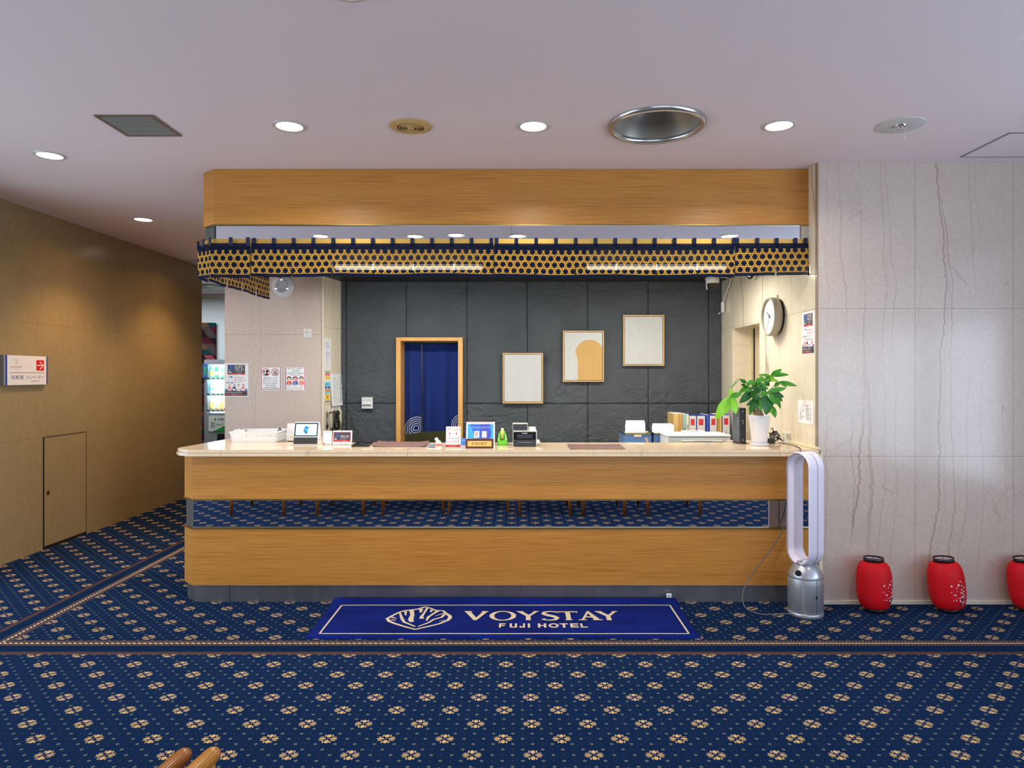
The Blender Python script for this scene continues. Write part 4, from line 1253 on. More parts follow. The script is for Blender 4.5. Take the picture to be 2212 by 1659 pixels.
# row of adhesive hooks with things hanging from them
HKM = S('white hook', (226, 222, 212), 0.4)
CLR = S('grey cable', (96, 96, 96), 0.5)
descr = ['leftmost hook, holding one thin strap with a clip', 'second hook from the left, holding a thin double strap', 'middle hook, holding a black cable bundle', 'fourth hook, holding a second thick black cable bundle', 'rightmost hook beside the slate, holding a cream strap']
for i in range(5):
    u = 0.055 + i * 0.068
    dx, dy = math.cos(SA), math.sin(SA)
    ztop = PZ(878 + i * -1.0, 6.4); zlo = PZ(890, 6.4)
    t = thing('wall_hook', 'white wall hook on the pillar side, ' + descr[i].split(',')[0], 'hook', (-1.82 + dx * u, 6.33 + dy * u, zlo), group='adhesive hooks on the pillar side')
    q = side_plane(MB()); q.box(u - 0.009, u + 0.009, zlo, ztop, 0.0005, 0.006, HKM); q.tube([(u, zlo + 0.01, 0.006), (u, zlo - 0.002, 0.02), (u, zlo + 0.004, 0.028)], 0.003, HKM, 6); ch(q, 'hook_body', t)
    c = [CLR, S('pale strap', (206, 204, 190), 0.6), BLACK, BLACK, S('cream strap', (214, 204, 160), 0.6)][i]
    t = thing('hanging_strap' if i in (0, 1, 4) else 'hanging_cable', descr[i].split(', holding ')[1] + ' hanging from the ' + descr[i].split(',')[0].replace(' beside the slate', '') + ' on the pillar side', 'strap' if i in (0, 1, 4) else 'cable', (-1.82 + dx * u, 6.33 + dy * u, zlo - 0.18))
    q = side_plane(MB())
    if i in (0, 1, 4):
        w_ = 0.006
        pts = [(u - w_, zlo + 0.006, 0.018), (u - w_ - 0.004, zlo - 0.09, 0.016), (u - 0.002, zlo - 0.17, 0.016), (u + w_ + 0.004, zlo - 0.09, 0.016), (u + w_, zlo + 0.006, 0.018)]
        q.tube(pts, 0.0028 if i != 4 else 0.008, c, 6)
        if i == 0:
            q.ball((u, zlo - 0.03, 0.017), (0.009, 0.02, 0.006), BLACK, 12, 8).ball((u, zlo - 0.13, 0.017), (0.014, 0.03, 0.007), BLACK, 12, 8)
        if i == 1: q.box(u - 0.014, u + 0.014, zlo - 0.012, zlo - 0.002, 0.012, 0.024, BLACK)
    else:
        for j in range(5):
            r_ = random.Random(i * 9 + j)
            pts = [(u + r_.uniform(-0.012, 0.012), zlo + 0.006, 0.018)]
            for k2 in range(1, 8): pts.append((u + r_.uniform(-0.032, 0.032), zlo - 0.026 * k2, 0.018 + r_.uniform(0, 0.02)))
            q.tube(pts, 0.0055, BLACK, 6)
        if i == 2: q.ball((u - 0.04, zlo - 0.17, 0.03), (0.035, 0.022, 0.02), BLACK, 12, 8)
    ch(q, 'strap_loop' if i in (0, 1, 4) else 'cable_bundle', t)

# ---------------------------------------------------------------- on the slate wall
yf = YS
t = thing('breaker_panel', 'small white panel of eight switches on the slate wall left of the doorway', 'switch panel', (PX(794, yf), yf - 0.001, PZ(882.5, yf)))
x0, x1, z0, z1 = PX(782.5, yf), PX(806, yf), PZ(882.5, yf), PZ(858, yf)
ch(MB().box(x0, x1, yf - 0.028, yf - 0.0005, z0, z1, S('pale switch panel', (206, 206, 202), 0.5)), 'panel_body', t, bevel=0.003)
q = MB(); q.plane((x0, yf - 0.028, z0), '-y'); Wp = x1 - x0; Hp = z1 - z0
q.rect(0.004, Hp * 0.84, Wp - 0.004, Hp * 0.845, 1, MIDG)
for i in range(8):
    c = ORANGEP if i < 4 else (REDP if i < 6 else INK)
    q.rect(Wp * (0.12 + i * 0.1), Hp * 0.70, Wp * (0.18 + i * 0.1), Hp * 0.745, 1, S('faded tan', (196, 160, 138), 0.6) if i < 4 else c)
ch(q, 'marking', t)
for i in range(8):
    u = x0 + Wp * (0.105 + i * 0.1)
    o = ch(MB().box(u, u + Wp * 0.075, yf - 0.033, yf - 0.028, z0 + Hp * 0.25, z0 + Hp * 0.62, WHITE), 'switch', t)
    ch(MB().box(u + 0.001, u + Wp * 0.065, yf - 0.0345, yf - 0.033, z0 + Hp * 0.25, z0 + Hp * 0.37, BLACK), 'switch_tip', t)

t = thing('cable_clip', 'tiny white clip on the slate near the recess corner below the camera cable', 'clip', (PX(1553.5, YS), YS, PZ(677, YS)))
MB().box(-0.010, 0.010, -0.014, 0.012, -0.005, 0.005, WHITE).build('clip_body', parent=t, bevel=0.002)
# three framed relief panels
def canvas_mat(name, arcs, tan=None):
    m = Mat(name, 0.8, 0, 0.2)
    x, y, z = m.obj()
    h = None; claimed = None
    for (cx, cz, R) in arcs:
        r = ((x - cx) * (x - cx) + (z - cz) * (z - cz)).sqrt()
        below = z.lt(cz)
        rr = r * below.inv() + (x - cx).abs() * below
        ins = rr.lt(R)
        if claimed is not None: ins = ins * claimed.inv()
        rid = (rr * 420).sin() * ins
        h = rid if h is None else h + rid
        claimed = ins if claimed is None else claimed.max(ins)
    white = (196, 195, 191)
    if tan is not None:
        cx, cz, R = arcs[tan]
        r = ((x - cx) * (x - cx) + (z - cz) * (z - cz)).sqrt(); below = z.lt(cz)
        rr = r * below.inv() + (x - cx).abs() * below
        ins = rr.lt(R)
        for i in range(tan):
            cx2, cz2, R2 = arcs[i]
            r2 = ((x - cx2) * (x - cx2) + (z - cz2) * (z - cz2)).sqrt(); b2 = z.lt(cz2)
            ins = ins * (r2 * b2.inv() + (x - cx2).abs() * b2).gt(R2)
        g = (rr * 420).sin().ramp(-1, 1)
        m.color(m.mix(ins, white, m.mix(g, (190, 148, 88), (206, 168, 108))))
    else:
        g = h.ramp(-1, 1)
        m.color(m.mix(g, (190, 189, 185), white))
    m.bump(h, 0.0012, 0.6)
    return m.m
FRW = mat_wood('pale oak frame', base=(214, 172, 112), dark=(180, 136, 80), light=(228, 190, 134))
def picture(px0, py0, px1, py1, mt, lab):
    d = YS - 0.035
    x0, x1, z0, z1 = PX(px0, d), PX(px1, d), PZ(py1, d), PZ(py0, d)
    cx, cz = (x0 + x1) / 2, (z0 + z1) / 2
    t = thing('framed_relief', lab, 'picture', (cx, YS, cz), group='framed reliefs on the slate wall')
    hw, hh, e = (x1 - x0) / 2, (z1 - z0) / 2, 0.011
    f = MB()
    f.box(-hw, hw, -0.035, -0.001, hh - e, hh, FRW).box(-hw, hw, -0.035, -0.001, -hh, -hh + e, FRW).box(-hw, -hw + e, -0.035, -0.001, -hh + e, hh - e, FRW).box(hw - e, hw, -0.035, -0.001, -hh + e, hh - e, FRW)
    f.build('frame', parent=t)
    MB().box(-hw + e, hw - e, -0.012, -0.001, -hh + e, hh - e, DARK).build('shadow_gap', parent=t)
    g = e + 0.004
    MB().box(-hw + g, hw - g, -0.030, -0.012, -hh + g, hh - g, mt).build('relief_panel', parent=t, bevel=0.002)
picture(1086, 762.5, 1173, 871.5, canvas_mat('white relief low', [(-0.175, -0.03, 0.10), (0.19, -0.05, 0.125), (0.05, 0.045, 0.12)]), 'all white framed relief of arcs, lowest and leftmost of the three on the slate')
picture(1216, 714.5, 1304.5, 824.5, canvas_mat('tan arch relief', [(-0.185, -0.04, 0.13), (0.06, 0.02, 0.142)], 1), 'framed relief with a large tan arch on white, middle of the three on the slate')
picture(1346.5, 680.5, 1435, 790, canvas_mat('white relief high', [(-0.175, 0.0, 0.10), (0.19, -0.03, 0.12), (0.06, 0.05, 0.125)]), 'all white framed relief of arcs, highest and rightmost of the three on the slate')

# dark blue curtain in the doorway
CL = Mat('indigo linen', 0.9, 0, 0.05)
s_, t_, _ = CL.uv(); x, y, z = CL.pos()
wv = (t_ * 900 + CL.noise(s_, t_, 0, 12, 3) * 30).sin().ramp(-1, 1); wv2 = CL.noise(s_ * 14, t_ * 260, 0, 1, 3)
base = CL.mix(wv2.ramp(0.3, 0.7), (26, 40, 96), (44, 64, 130)); base = CL.mix(wv * 0.25, base, (22, 34, 84))
rings = None
for (cs, ct) in ((0.118, 0.05), (1.41, 0.05)):
    rr = ((s_ - cs) * (s_ - cs) + (t_ - ct) * (t_ - ct)).sqrt()
    rg = (((rr / 0.0215) + 0.25).frac() - 0.5).abs().lt(0.17) * rr.lt(0.128) * rr.gt(0.014)
    rings = rg if rings is None else rings.max(rg)
CL.color(CL.mix(rings * 0.85, base, (206, 210, 216)))
t = thing('door_curtain', 'indigo linen curtain with white spiral arcs hanging in the oak doorway', 'curtain', (-0.87, 6.86, 0.98))
def cloth(x0, x1, zt, zb, y, uoff, seed, flare=0.0):
    r = random.Random(seed); a1, a2 = r.uniform(0, 6), r.uniform(0, 6); vs = []; uv = []; fs = []; nx, nz = 36, 40
    for j in range(nz + 1):
        f = j / nz
        for i in range(nx + 1):
            k = i / nx; xx = x0 + (x1 - x0) * k
            amp = 0.006 + 0.016 * f
            yy = y + amp * math.sin(k * 13 * (x1 - x0) / 0.3 + a1 + 0.8 * f) + 0.008 * f * math.sin(k * 25 + a2)
            vs.append((xx + 0.004 * math.sin(f * 7 + a2) * k, yy, zt + (zb - zt) * f - 0.012 * f * math.sin(PI * k + a1) * 0.5)); uv.append((xx - x0 + uoff, (1 - f) * (zt - zb)))
    for j in range(nz):
        for i in range(nx):
            k = j * (nx + 1) + i; fs.append((k, k + 1, k + nx + 2, k + nx + 1))
    return MB().add(vs, fs, CL.m, True, uv)
xs_ = PX(911, 6.86)
ch(cloth(DX0 + 0.004, xs_ - 0.001, DZ - 0.012, PZ(936, 6.86), 6.855, 0.0, 3), 'left_curtain_panel', t)
ch(cloth(xs_ + 0.002, DX1 - 0.004, DZ - 0.012, PZ(931, 6.86), 6.868, 1.0, 4), 'right_curtain_panel', t)
q = MB(); q.M = Matrix.Translation((DX0 + 0.001, 6.862, DZ - 0.012)) @ Matrix.Rotation(PI / 2, 4, 'Y'); q.cyl(0, 0, 0, DX1 - DX0 - 0.002, 0.008, DARK, 16); ch(q, 'curtain_rod', t)

# office seen below the curtain
t = thing('office_chair', 'black office chair with tubular armrests seen below the door curtain', 'chair', (-1.21, 8.0, 0), rot=(0, 0, PI / 2))
MB().box(-0.23, 0.23, -0.22, 0.22, 0.42, 0.50, BLACK).build('seat', parent=t, bevel=0.03, seg=3)
MB().box(-0.22, 0.22, 0.22, 0.27, 0.55, 0.86, BLACK).build('backrest', parent=t, bevel=0.02, seg=3)
for s2 in (-1, 1):
    q = MB(); q.tube([(s2 * 0.23, -0.10, 0.46), (s2 * 0.27, -0.14, 0.50), (s2 * 0.27, -0.18, 0.66), (s2 * 0.27, -0.14, 0.715), (s2 * 0.27, 0.12, 0.72), (s2 * 0.27, 0.2, 0.68), (s2 * 0.24, 0.23, 0.6)], 0.013, BLACK, 10); q.build('armrest', parent=t)
q = MB(); q.cyl(0, 0, 0.10, 0.42, 0.03, BLACK, 16); q.build('stem', parent=t)
for k in range(5):
    a_ = 2 * PI * k / 5; q = MB(); q.tube([(0, 0, 0.10), (0.27 * math.cos(a_), 0.27 * math.sin(a_), 0.055)], 0.016, BLACK, 8).ball((0.27 * math.cos(a_), 0.27 * math.sin(a_), 0.026), 0.026, BLACK, 12, 8); q.build('leg', parent=t)
t = thing('office_desk', 'dark green topped office desk behind the door curtain', 'desk', (-0.62, 8.45, 0))
MB().box(-0.22, 0.55, -0.25, 0.30, 0.80, 0.835, S('grey green desktop', (110, 132, 116), 0.5)).build('desktop', parent=t, bevel=0.004)
MB().box(-0.30 + 0.08, 0.55, -0.22, 0.28, 0.0, 0.80, BLACK).build('desk_body', parent=t)

# ---------------------------------------------------------------- on the recess side wall (x = 2.026, facing left)
def YW(px): return XS * F / (px - CX)
# wall clock
yc, zc = 5.26, PZ(684, 5.24)
t = thing('wall_clock', 'round beige wall clock with black hands on the recess side wall', 'clock', (XS, yc, zc))
CLK = S('warm grey clock case', (168, 158, 138), 0.4); CF = S('clock face', (232, 230, 220), 0.5)
R_ = Matrix.Rotation(-PI / 2, 4, 'Y')
q = MB(); q.M = R_; q.lathe([(0.120, 0.001), (0.136, 0.001), (0.136, 0.018), (0.120, 0.018)], DARK, 56); q.build('back_ring', parent=t)
q = MB(); q.M = R_; q.lathe([(0.143, 0.018), (0.149, 0.024), (0.150, 0.078), (0.146, 0.083), (0.138, 0.083), (0.134, 0.078), (0.131, 0.060)], CLK, 64); q.lathe([(1e-5, 0.018), (0.143, 0.018)], CLK, 64); q.build('case', parent=t)
q = MB(); q.M = R_; q.lathe([(0.133, 0.062), (1e-5, 0.062)], CF, 56); q.build('clock_face', parent=t)
def hand(ang, l, w, nm, back=0.02):
    # angle clockwise from 12 as seen by a viewer facing the wall (+X); right of the viewer is -Y
    a_ = math.radians(ang); d = (-math.sin(a_), math.cos(a_)); nrm = (d[1], -d[0])
    pts = [(-0.066, d[0] * l * f + nrm[0] * w * s_, d[1] * l * f + nrm[1] * w * s_) for f, s_ in ((-back / l, -1), (1, -0.5), (1, 0.5), (-back / l, 1))]
    pts2 = [(-0.0675, p[1], p[2]) for p in pts]
    MB().add(pts + pts2, [(0, 1, 2, 3), (7, 6, 5, 4), (0, 4, 5, 1), (1, 5, 6, 2), (2, 6, 7, 3), (3, 7, 4, 0)], INK).build(nm, parent=t)
hand(-52, 0.072, 0.004, 'hour_hand'); hand(-150, 0.112, 0.003, 'minute_hand'); hand(-148 + 180, 0.02, 0.001, 'second_hand')
q = MB(); q.M = R_; q.cyl(0, 0, 0.062, 0.069, 0.007, INK, 16); q.build('hub', parent=t)
q = MB(); q.plane((-0.0625, 0, 0), '-x')
for k in range(12):
    a_ = math.radians(k * 30); u, v = 0.108 * math.sin(a_), 0.108 * math.cos(a_)
    q.text(str(12 if k == 0 else k), u - (0.010 if k in (0, 10, 11) else 0.006), v - 0.008, u + (0.010 if k in (0, 10, 11) else 0.006), v + 0.008, 1, INK)
q.build('numerals', parent=t)
q = MB().box(-0.012, -0.001, -0.006, 0.006, 0.150, 0.172, WHITE); q.build('hanging_hook', parent=t)

# wifi poster on the side wall
y0, y1 = YW(1733.5), YW(1760)
z1, z0 = 1.99, 1.695
t = thing('wifi_poster', 'GUEST Wi-Fi poster with seated people on the recess side wall right of the clock', 'poster', (XS, (y0 + y1) / 2, z0))
ch(MB().box(XS - 0.002, XS - 0.0003, y1, y0, z0, z1, PAPER), 'sheet', t)
q = MB(); q.plane((XS - 0.002, y0, z0), '-x'); Wd_ = y0 - y1; Hd_ = z1 - z0
wifi_art(q, lambda a: (a - 100) / 1070 * Wd_, lambda b: (1590 - b) / 1490 * Hd_); ch(q, 'poster_print', t)
# note with two columns
y0, y1 = YW(1724.5), YW(1757.5); z0, z1 = PZ(915, 4.75), PZ(863.5, 4.85)
t = thing('phone_list', 'white typed list with a red heading on the recess side wall above the plant side', 'notice', (XS, (y0 + y1) / 2, z0))
ch(MB().box(XS - 0.002, XS - 0.0003, y1, y0, z0, z1, PAPER), 'sheet', t)
q = MB(); q.plane((XS - 0.002, y0, z0), '-x'); W3 = y0 - y1; H3 = z1 - z0
q.text('カレー営業', W3 * 0.28, H3 * 0.73, W3 * 0.70, H3 * 0.81, 1, REDP)
names = ['インフォメー', '三河屋', '朝カレー', '朝カレー', '本日営業', '火曜カレー']; tm = ['9時から17', '9時から17', '9時から17', '9時から20', '9時から20', '9時から18']
for i in range(6):
    v = H3 * (0.62 - i * 0.092)
    q.text(names[i], W3 * 0.12, v, W3 * 0.42, v + H3 * 0.055, 1, INK); q.text(tm[i], W3 * 0.53, v, W3 * 0.86, v + H3 * 0.055, 1, INK)
ch(q, 'list_print', t)

# cameras
t = thing('dome_camera', 'white dome camera with a short aerial under the canopy in front of the slate', 'camera', (PX(1539.5, 6.35), 6.35, 2.4756))
q = MB(); q.lathe([(1e-5, -0.001), (0.058, -0.001), (0.060, -0.014), (0.060, -0.018), (0.062, -0.022), (0.061, -0.058), (0.050, -0.066), (0.044, -0.066)], WHITE, 40); q.build('camera_body', parent=t)
q = MB(); q.lathe([(0.0615, -0.019), (0.0622, -0.021)], BLACK, 40); q.build('seam', parent=t)
q = MB(); q.lathe([(0.046, -0.064), (0.040, -0.088), (0.024, -0.104), (1e-5, -0.108)], S('smoked dome', (60, 52, 46), 0.06, 0.3), 32); q.build('smoked_dome', parent=t)
q = MB(); q.tube([(-0.062, 0, -0.03), (-0.054, 0, -0.125)], [0.0055, 0.0065], WHITE, 10).tube([(-0.066, 0, -0.012), (-0.062, 0, -0.04)], 0.006, WHITE, 8); q.build('aerial', parent=t)
t = thing('camera_cable', 'white cable looping from the dome camera down the corner of the slate', 'cable', (1.99, 6.4, 2.28))
q = MB(); q.tube([(PX(1539.5, 6.35) + 0.066, 6.33, 2.462), (1.93, 6.31, 2.464), (2.0, 6.34, 2.450), (2.012, 6.42, 2.40), (2.008, 6.52, 2.33), (2.005, 6.58, 2.25)], 0.0045, WHITE, 8)
q.box(1.985, 2.012, 6.57, 6.60, 2.16, 2.26, WHITE); ch(q, 'cable_run', t)
t = thing('mini_camera', 'small ball shaped white camera with a black face high on the recess side wall', 'camera', (XS, 5.72, 2.40))
q = MB(); q.ball((-0.045, 0, 0.0), 0.042, WHITE, 24, 16); q.build('camera_ball', parent=t)
q = MB(); q.M = Matrix.Translation((-0.045, 0, 0)) @ Matrix.Rotation(math.radians(35), 4, 'Z') @ Matrix.Rotation(-PI / 2 - 0.25, 4, 'Y'); q.lathe([(0.036, 0.0235), (0.030, 0.031), (0.018, 0.038), (1e-5, 0.0425)], S('gloss black', (10, 10, 12), 0.06), 28); q.build('black_lens', parent=t)
q = MB(); q.box(-0.03, -0.0005, -0.012, 0.012, -0.01, 0.03, BLACK); q.build('bracket', parent=t)
t = thing('wall_cable', 'thin dark cable running down the recess side wall beside the side door', 'cable', (XS, 5.55, 1.2))
pts = []
for i in range(20):
    f = i / 19; pts.append((XS - 0.003, 5.56 - 0.05 * f + 0.03 * math.sin(f * 9), 2.44 - f * 1.38))
ch(MB().tube(pts, 0.0013, S('thin dark wire', (120, 100, 80), 0.6), 6), 'wire', t)

# ---------------------------------------------------------------- vending machine and art panel in the far lobby
t = thing('vending_machine', 'grey drinks vending machine with lit shelves beyond the corridor', 'vending machine', (-4.80, 11.4, 0))
VM = S('grey machine paint', (150, 158, 166), 0.4, 0.2)
x0, x1 = PX(441, 11.4), PX(441, 11.4) + 1.0
q = MB()
wx0 = PX(446.5, 11.4)
q.box(x0, x1, 11.55, 11.95, 0.0, 1.81, VM)
q.box(x0, x1, 11.40, 11.55, PZ(787, 11.4), 1.81, VM); q.box(x0, x1, 11.40, 11.55, 0.0, PZ(893, 11.4), VM); q.box(x0, wx0, 11.40, 11.55, PZ(893, 11.4), PZ(787, 11.4), VM); q.box(x1 - 0.05, x1, 11.40, 11.55, PZ(893, 11.4), PZ(787, 11.4), VM)
ch(q, 'cabinet', t)
ch(MB().box(wx0, x1 - 0.05, 11.545, 11.55, PZ(893, 11.4), PZ(787, 11.4), S('lit display back', (228, 250, 252), 0.5, emit=3.5)), 'lit_back_panel', t)
ch(MB().box(wx0, x1 - 0.05, 11.41, 11.413, PZ(893, 11.4), PZ(787, 11.4), PANE), 'display_window', t)
for py in (817.5, 852, 887):
    z = PZ(py, 11.4); sh = ch(MB().box(wx0, x1 - 0.05, 11.42, 11.54, z - 0.018, z + 0.012, S('shelf grey', (110, 120, 124), 0.4)), 'display_shelf', t)
    for px in (456.5, 467, 476.5, 486):
        bx = PX(px, 11.41); ch(MB().box(bx - 0.022, bx + 0.022, 11.385, 11.409, z - 0.012, z + 0.010, WHITE), 'selection_button', t, bevel=0.003)
ch(MB().box(PX(439.5, 11.39), PX(448, 11.39), 11.37, 11.40, PZ(816, 11.39), PZ(786, 11.39), BLUEP).box(PX(441, 11.37), PX(446, 11.37), 11.368, 11.37, PZ(811, 11.39), PZ(792, 11.39), GREENP), 'side_sticker', t)
zA, zB = PZ(932, 11.4), PZ(898, 11.4)
ch(MB().box(PX(451, 11.4), x1 - 0.05, 11.392, 11.40, zA, zB, S('pale advert', (214, 222, 220), 0.5)), 'advert_panel', t)
q = MB(); q.plane((PX(451, 11.4), 11.392, zA), '-y'); Ua = lambda p: PX(p, 11.4) - PX(451, 11.4); Va = lambda p: PZ(p, 11.4) - zA
VG = S('vivid green', (24, 152, 60), 0.5)
q.poly([(Ua(460), Va(932)), (Ua(520), Va(932)), (Ua(520), Va(905)), (Ua(484), Va(921))], 1, VG)
q.ell(Ua(465.5), Va(906), 0.018, 0.018, 1, VG, 12); q.text('伊藤園', Ua(470), Va(909), Ua(490), Va(903), 1, INK)
q.text('お～いお茶', Ua(456), Va(925), Ua(515), Va(910), 2, INK)
ch(q, 'advert_print', t)
ch(MB().box(PX(469.5, 11.4), x1 - 0.1, 11.39, 11.40, PZ(954, 11.4), PZ(937, 11.4), BLACK), 'delivery_flap', t)
lamp('display_fill', 'AREA', (-4.8, 11.425, 1.35), (PI / 2, 0, 0), 14, (0.9, 1.0, 1.0), 0.8, 0.7)  # added area light behind the window, brightens the bottle fronts
lamp('display_glow', 'AREA', (-4.8, 11.36, 1.35), (-PI / 2, 0, 0), 7, (0.86, 1.0, 1.0), 0.8, 0.7)
PG = S('pale green bottle', (120, 214, 160), 0.4); PO = S('pale orange bottle', (250, 186, 130), 0.4); PB_ = S('pale blue bottle', (170, 226, 244), 0.4)
cols = {0: [(PG, YELLOWP), (GREENP, PINKP), (PG, WHITE), (GREENP, YELLOWP)], 1: [(PB_, CYANP), (S('lilac', (206, 198, 240), 0.4), PB_), (PB_, WHITE), (WHITE, CYANP)], 2: [(PO, YELLOWP), (PO, PG), (PO, ORANGEP), (ORANGEP, PO)]}
rown = ['top', 'middle', 'bottom']; desc = ['green tea', 'pale blue drink', 'orange tea']
posn = ['leftmost', 'second from the left', 'third from the left', 'nearest the pillar edge']
for r in range(3):
    zb0 = PZ((817.5, 852, 887)[r], 11.4) + 0.0125; hb = 0.205
    for c_ in range(4):
        bx = PX((457, 467.5, 477, 487)[c_], 11.48)
        t = thing('drink_bottle', '%s bottle, %s row of the lit vending machine, %s' % (desc[r], rown[r], posn[c_]), 'bottle', (bx, 11.48, zb0), group='bottles shown in the vending machine')
        A_, B_ = cols[r][c_]
        MB().lathe([(1e-5, 0), (0.030, 0.0), (0.032, 0.01), (0.032, 0.13), (0.028, 0.15), (0.014, hb - 0.022), (0.014, hb - 0.02)], A_, 16).build('bottle_body', parent=t)
        MB().lathe([(0.0325, 0.045), (0.0325, 0.105)], B_, 16).build('bottle_label', parent=t)
        MB().cyl(0, 0, hb - 0.02, hb, 0.015, WHITE, 12).build('cap', parent=t)
# coloured geometric textile panel
ART = Mat('geometric textile', 0.9, 0, 0.1)
x, y, z = ART.obj()
row = (z / 0.10).floor(); k1 = ((x * 1.0 + z * 0.9 + row * 0.13) / 0.15).floor()
def wn(m, a, b):
    n = m.nt.nodes.new('ShaderNodeTexWhiteNoise'); n.noise_dimensions = '2D'; m.nt.links.new(m.vec(a, b, 0), n.inputs['Vector']); return E(m.nt, n.outputs['Value'])
h_ = wn(ART, row, k1)
c = ART.mix(h_.gt(0.2), (30, 18, 24), (92, 66, 44)); c = ART.mix(h_.gt(0.38), c, (16, 54, 60)); c = ART.mix(h_.gt(0.52), c, (72, 20, 32)); c = ART.mix(h_.gt(0.7), c, (132, 62, 74)); c = ART.mix(h_.gt(0.8), c, (64, 58, 58)); c = ART.mix(h_.gt(0.9), c, (58, 50, 76))
ART.color(c)
t = thing('textile_panel', 'tall dark panel of coloured slanting bands on the far lobby wall', 'wall art', (-5.83, 11.98, 0.4))
MB().box(-0.55, 0.50, -0.05, -0.001, 0.0, PZ(697, 11.95) - 0.4, ART.m).build('textile_face', parent=t, bevel=0.03, seg=3)
# ---------------------------------------------------------------- things on the countertop
TZ = TOPZ + 0.0002
def dz(py): return (CAMH - TOPZ) * F / (py - CY)      # distance of a point on the countertop

# white slotted basket
t = thing('plastic_basket', 'white slotted plastic basket on the countertop in front of the pillar', 'basket', (-1.975, 5.20, TZ))
BW = S('milky plastic', (226, 224, 222), 0.35)
def basket_wall(q, a, b, h, out, ncol, nrow=3):
    """slotted wall from a to b (plan), leaning out by `out` at height h"""
    a = Vector(a); b = Vector(b); L = (b - a).length; d = (b - a) / L; n = Vector((d.y, -d.x))
    def pt(s, z): 
        p = a + d * s + n * out * (z / h); return (p.x, p.y, z)
    zs = [0, 0.010] 
    ch_ = (h - 0.026) / nrow
    cw = L / ncol
    # horizontal bands
    bands = [(0.0, 0.010)] + [(0.010 + ch_ * (i + 1) - 0.006, 0.010 + ch_ * (i + 1)) for i in range(nrow - 1)] + [(h - 0.018, h)]
    for z0, z1 in bands: q.add([pt(0, z0), pt(L, z0), pt(L, z1), pt(0, z1)], [(0, 1, 2, 3)], BW)
    for i in range(ncol + 1):
        s0 = max(0, i * cw - cw * 0.24); s1 = min(L, i * cw + cw * 0.24)
        for j in range(len(bands) - 1):
            q.add([pt(s0, bands[j][1]), pt(s1, bands[j][1]), pt(s1, bands[j + 1][0]), pt(s0, bands[j + 1][0])], [(0, 1, 2, 3)], BW)
q = MB(); hx, hy, hh = 0.165, 0.135, 0.074
for a_, b_, n_ in (((-hx, -hy), (hx, -hy), 16), ((hx, -hy), (hx, hy), 13), ((hx, hy), (-hx, hy), 16), ((-hx, hy), (-hx, -hy), 13)): basket_wall(q, a_, b_, hh, 0.016, n_)
q.add([(-hx, -hy, 0.004), (hx, -hy, 0.004), (hx, hy, 0.004), (-hx, hy, 0.004)], [(0, 1, 2, 3)], BW)
q.build('slotted_body', parent=t, solid=0.0022)
q = MB(); o = 0.016; ring = [(-hx - o, -hy - o), (hx + o, -hy - o), (hx + o, hy + o), (-hx - o, hy + o)]
for i in range(4):
    a_, b_ = ring[i], ring[(i + 1) % 4]; q.tube([(a_[0], a_[1], hh), (b_[0], b_[1], hh)], 0.0042, BW, 8)
q.build('rim', parent=t)
for s2 in (-1, 1):
    q = MB(); q.tube([(s2 * (hx + o), -0.05, hh), (s2 * (hx + o), -0.045, hh + 0.008), (s2 * (hx + o), 0.045, hh + 0.008), (s2 * (hx + o), 0.05, hh)], 0.004, BW, 8); q.build('handle', parent=t)
t = thing('black_clip', 'small dark clip hooked on the right rim of the white basket', 'clip', (PX(604, 5.17), 5.17, TZ + 0.079))
MB().tube([(-0.012, 0, -0.004), (0.004, 0, 0.012), (0.016, 0, 0.0)], 0.005, S('dark navy plastic', (26, 24, 50), 0.4), 8).tube([(-0.004, 0, 0.018), (0.004, 0, 0.012)], 0.005, S('dark navy plastic', (0, 0, 0)), 8).build('clip_body', parent=t)

# propped card with an arrow
dc = 5.16
t = thing('propped_card', 'white card with pink writing and a yellow arrow propped behind the payment terminal', 'card', (PX(630, dc), dc, TZ))
q = MB(); q.M = Matrix.Translation((0, 0, 0.0)) @ Matrix.Rotation(math.radians(-14), 4, 'X')
wC, hC = 0.085, 0.135
q.box(-wC / 2, wC / 2, 0.0, 0.0015, 0.0, hC, PAPER); q.box(-wC / 2, wC / 2, 0.0, 0.05, 0.0, 0.0012, PAPER); q.build('card_sheet', parent=t)
q = MB(); q.M = Matrix.Rotation(math.radians(-14), 4, 'X') @ Matrix(((1, 0, 0, -wC / 2), (0, 0, -1, 0), (0, 1, 0, 0), (0, 0, 0, 1)))
for i, (a_, b_) in enumerate(((0.1, 0.9), (0.1, 0.3), (0.1, 0.85), (0.1, 0.8), (0.1, 0.36))):
    q.text(('Please tap here', 'Card', 'Front desk pay', 'Thank you for', 'waiting')[i], wC * a_, hC * (0.88 - i * 0.1), wC * b_, hC * (0.92 - i * 0.1), 1, PINKP)
q.line([(wC * 0.35, hC * 0.22), (wC * 0.85, hC * 0.22)], 0.008, 1, YELLOWP); q.line([(wC * 0.72, hC * 0.32), (wC * 0.92, hC * 0.22), (wC * 0.72, hC * 0.12)], 0.008, 2, YELLOWP)
q.build('card_print', parent=t)

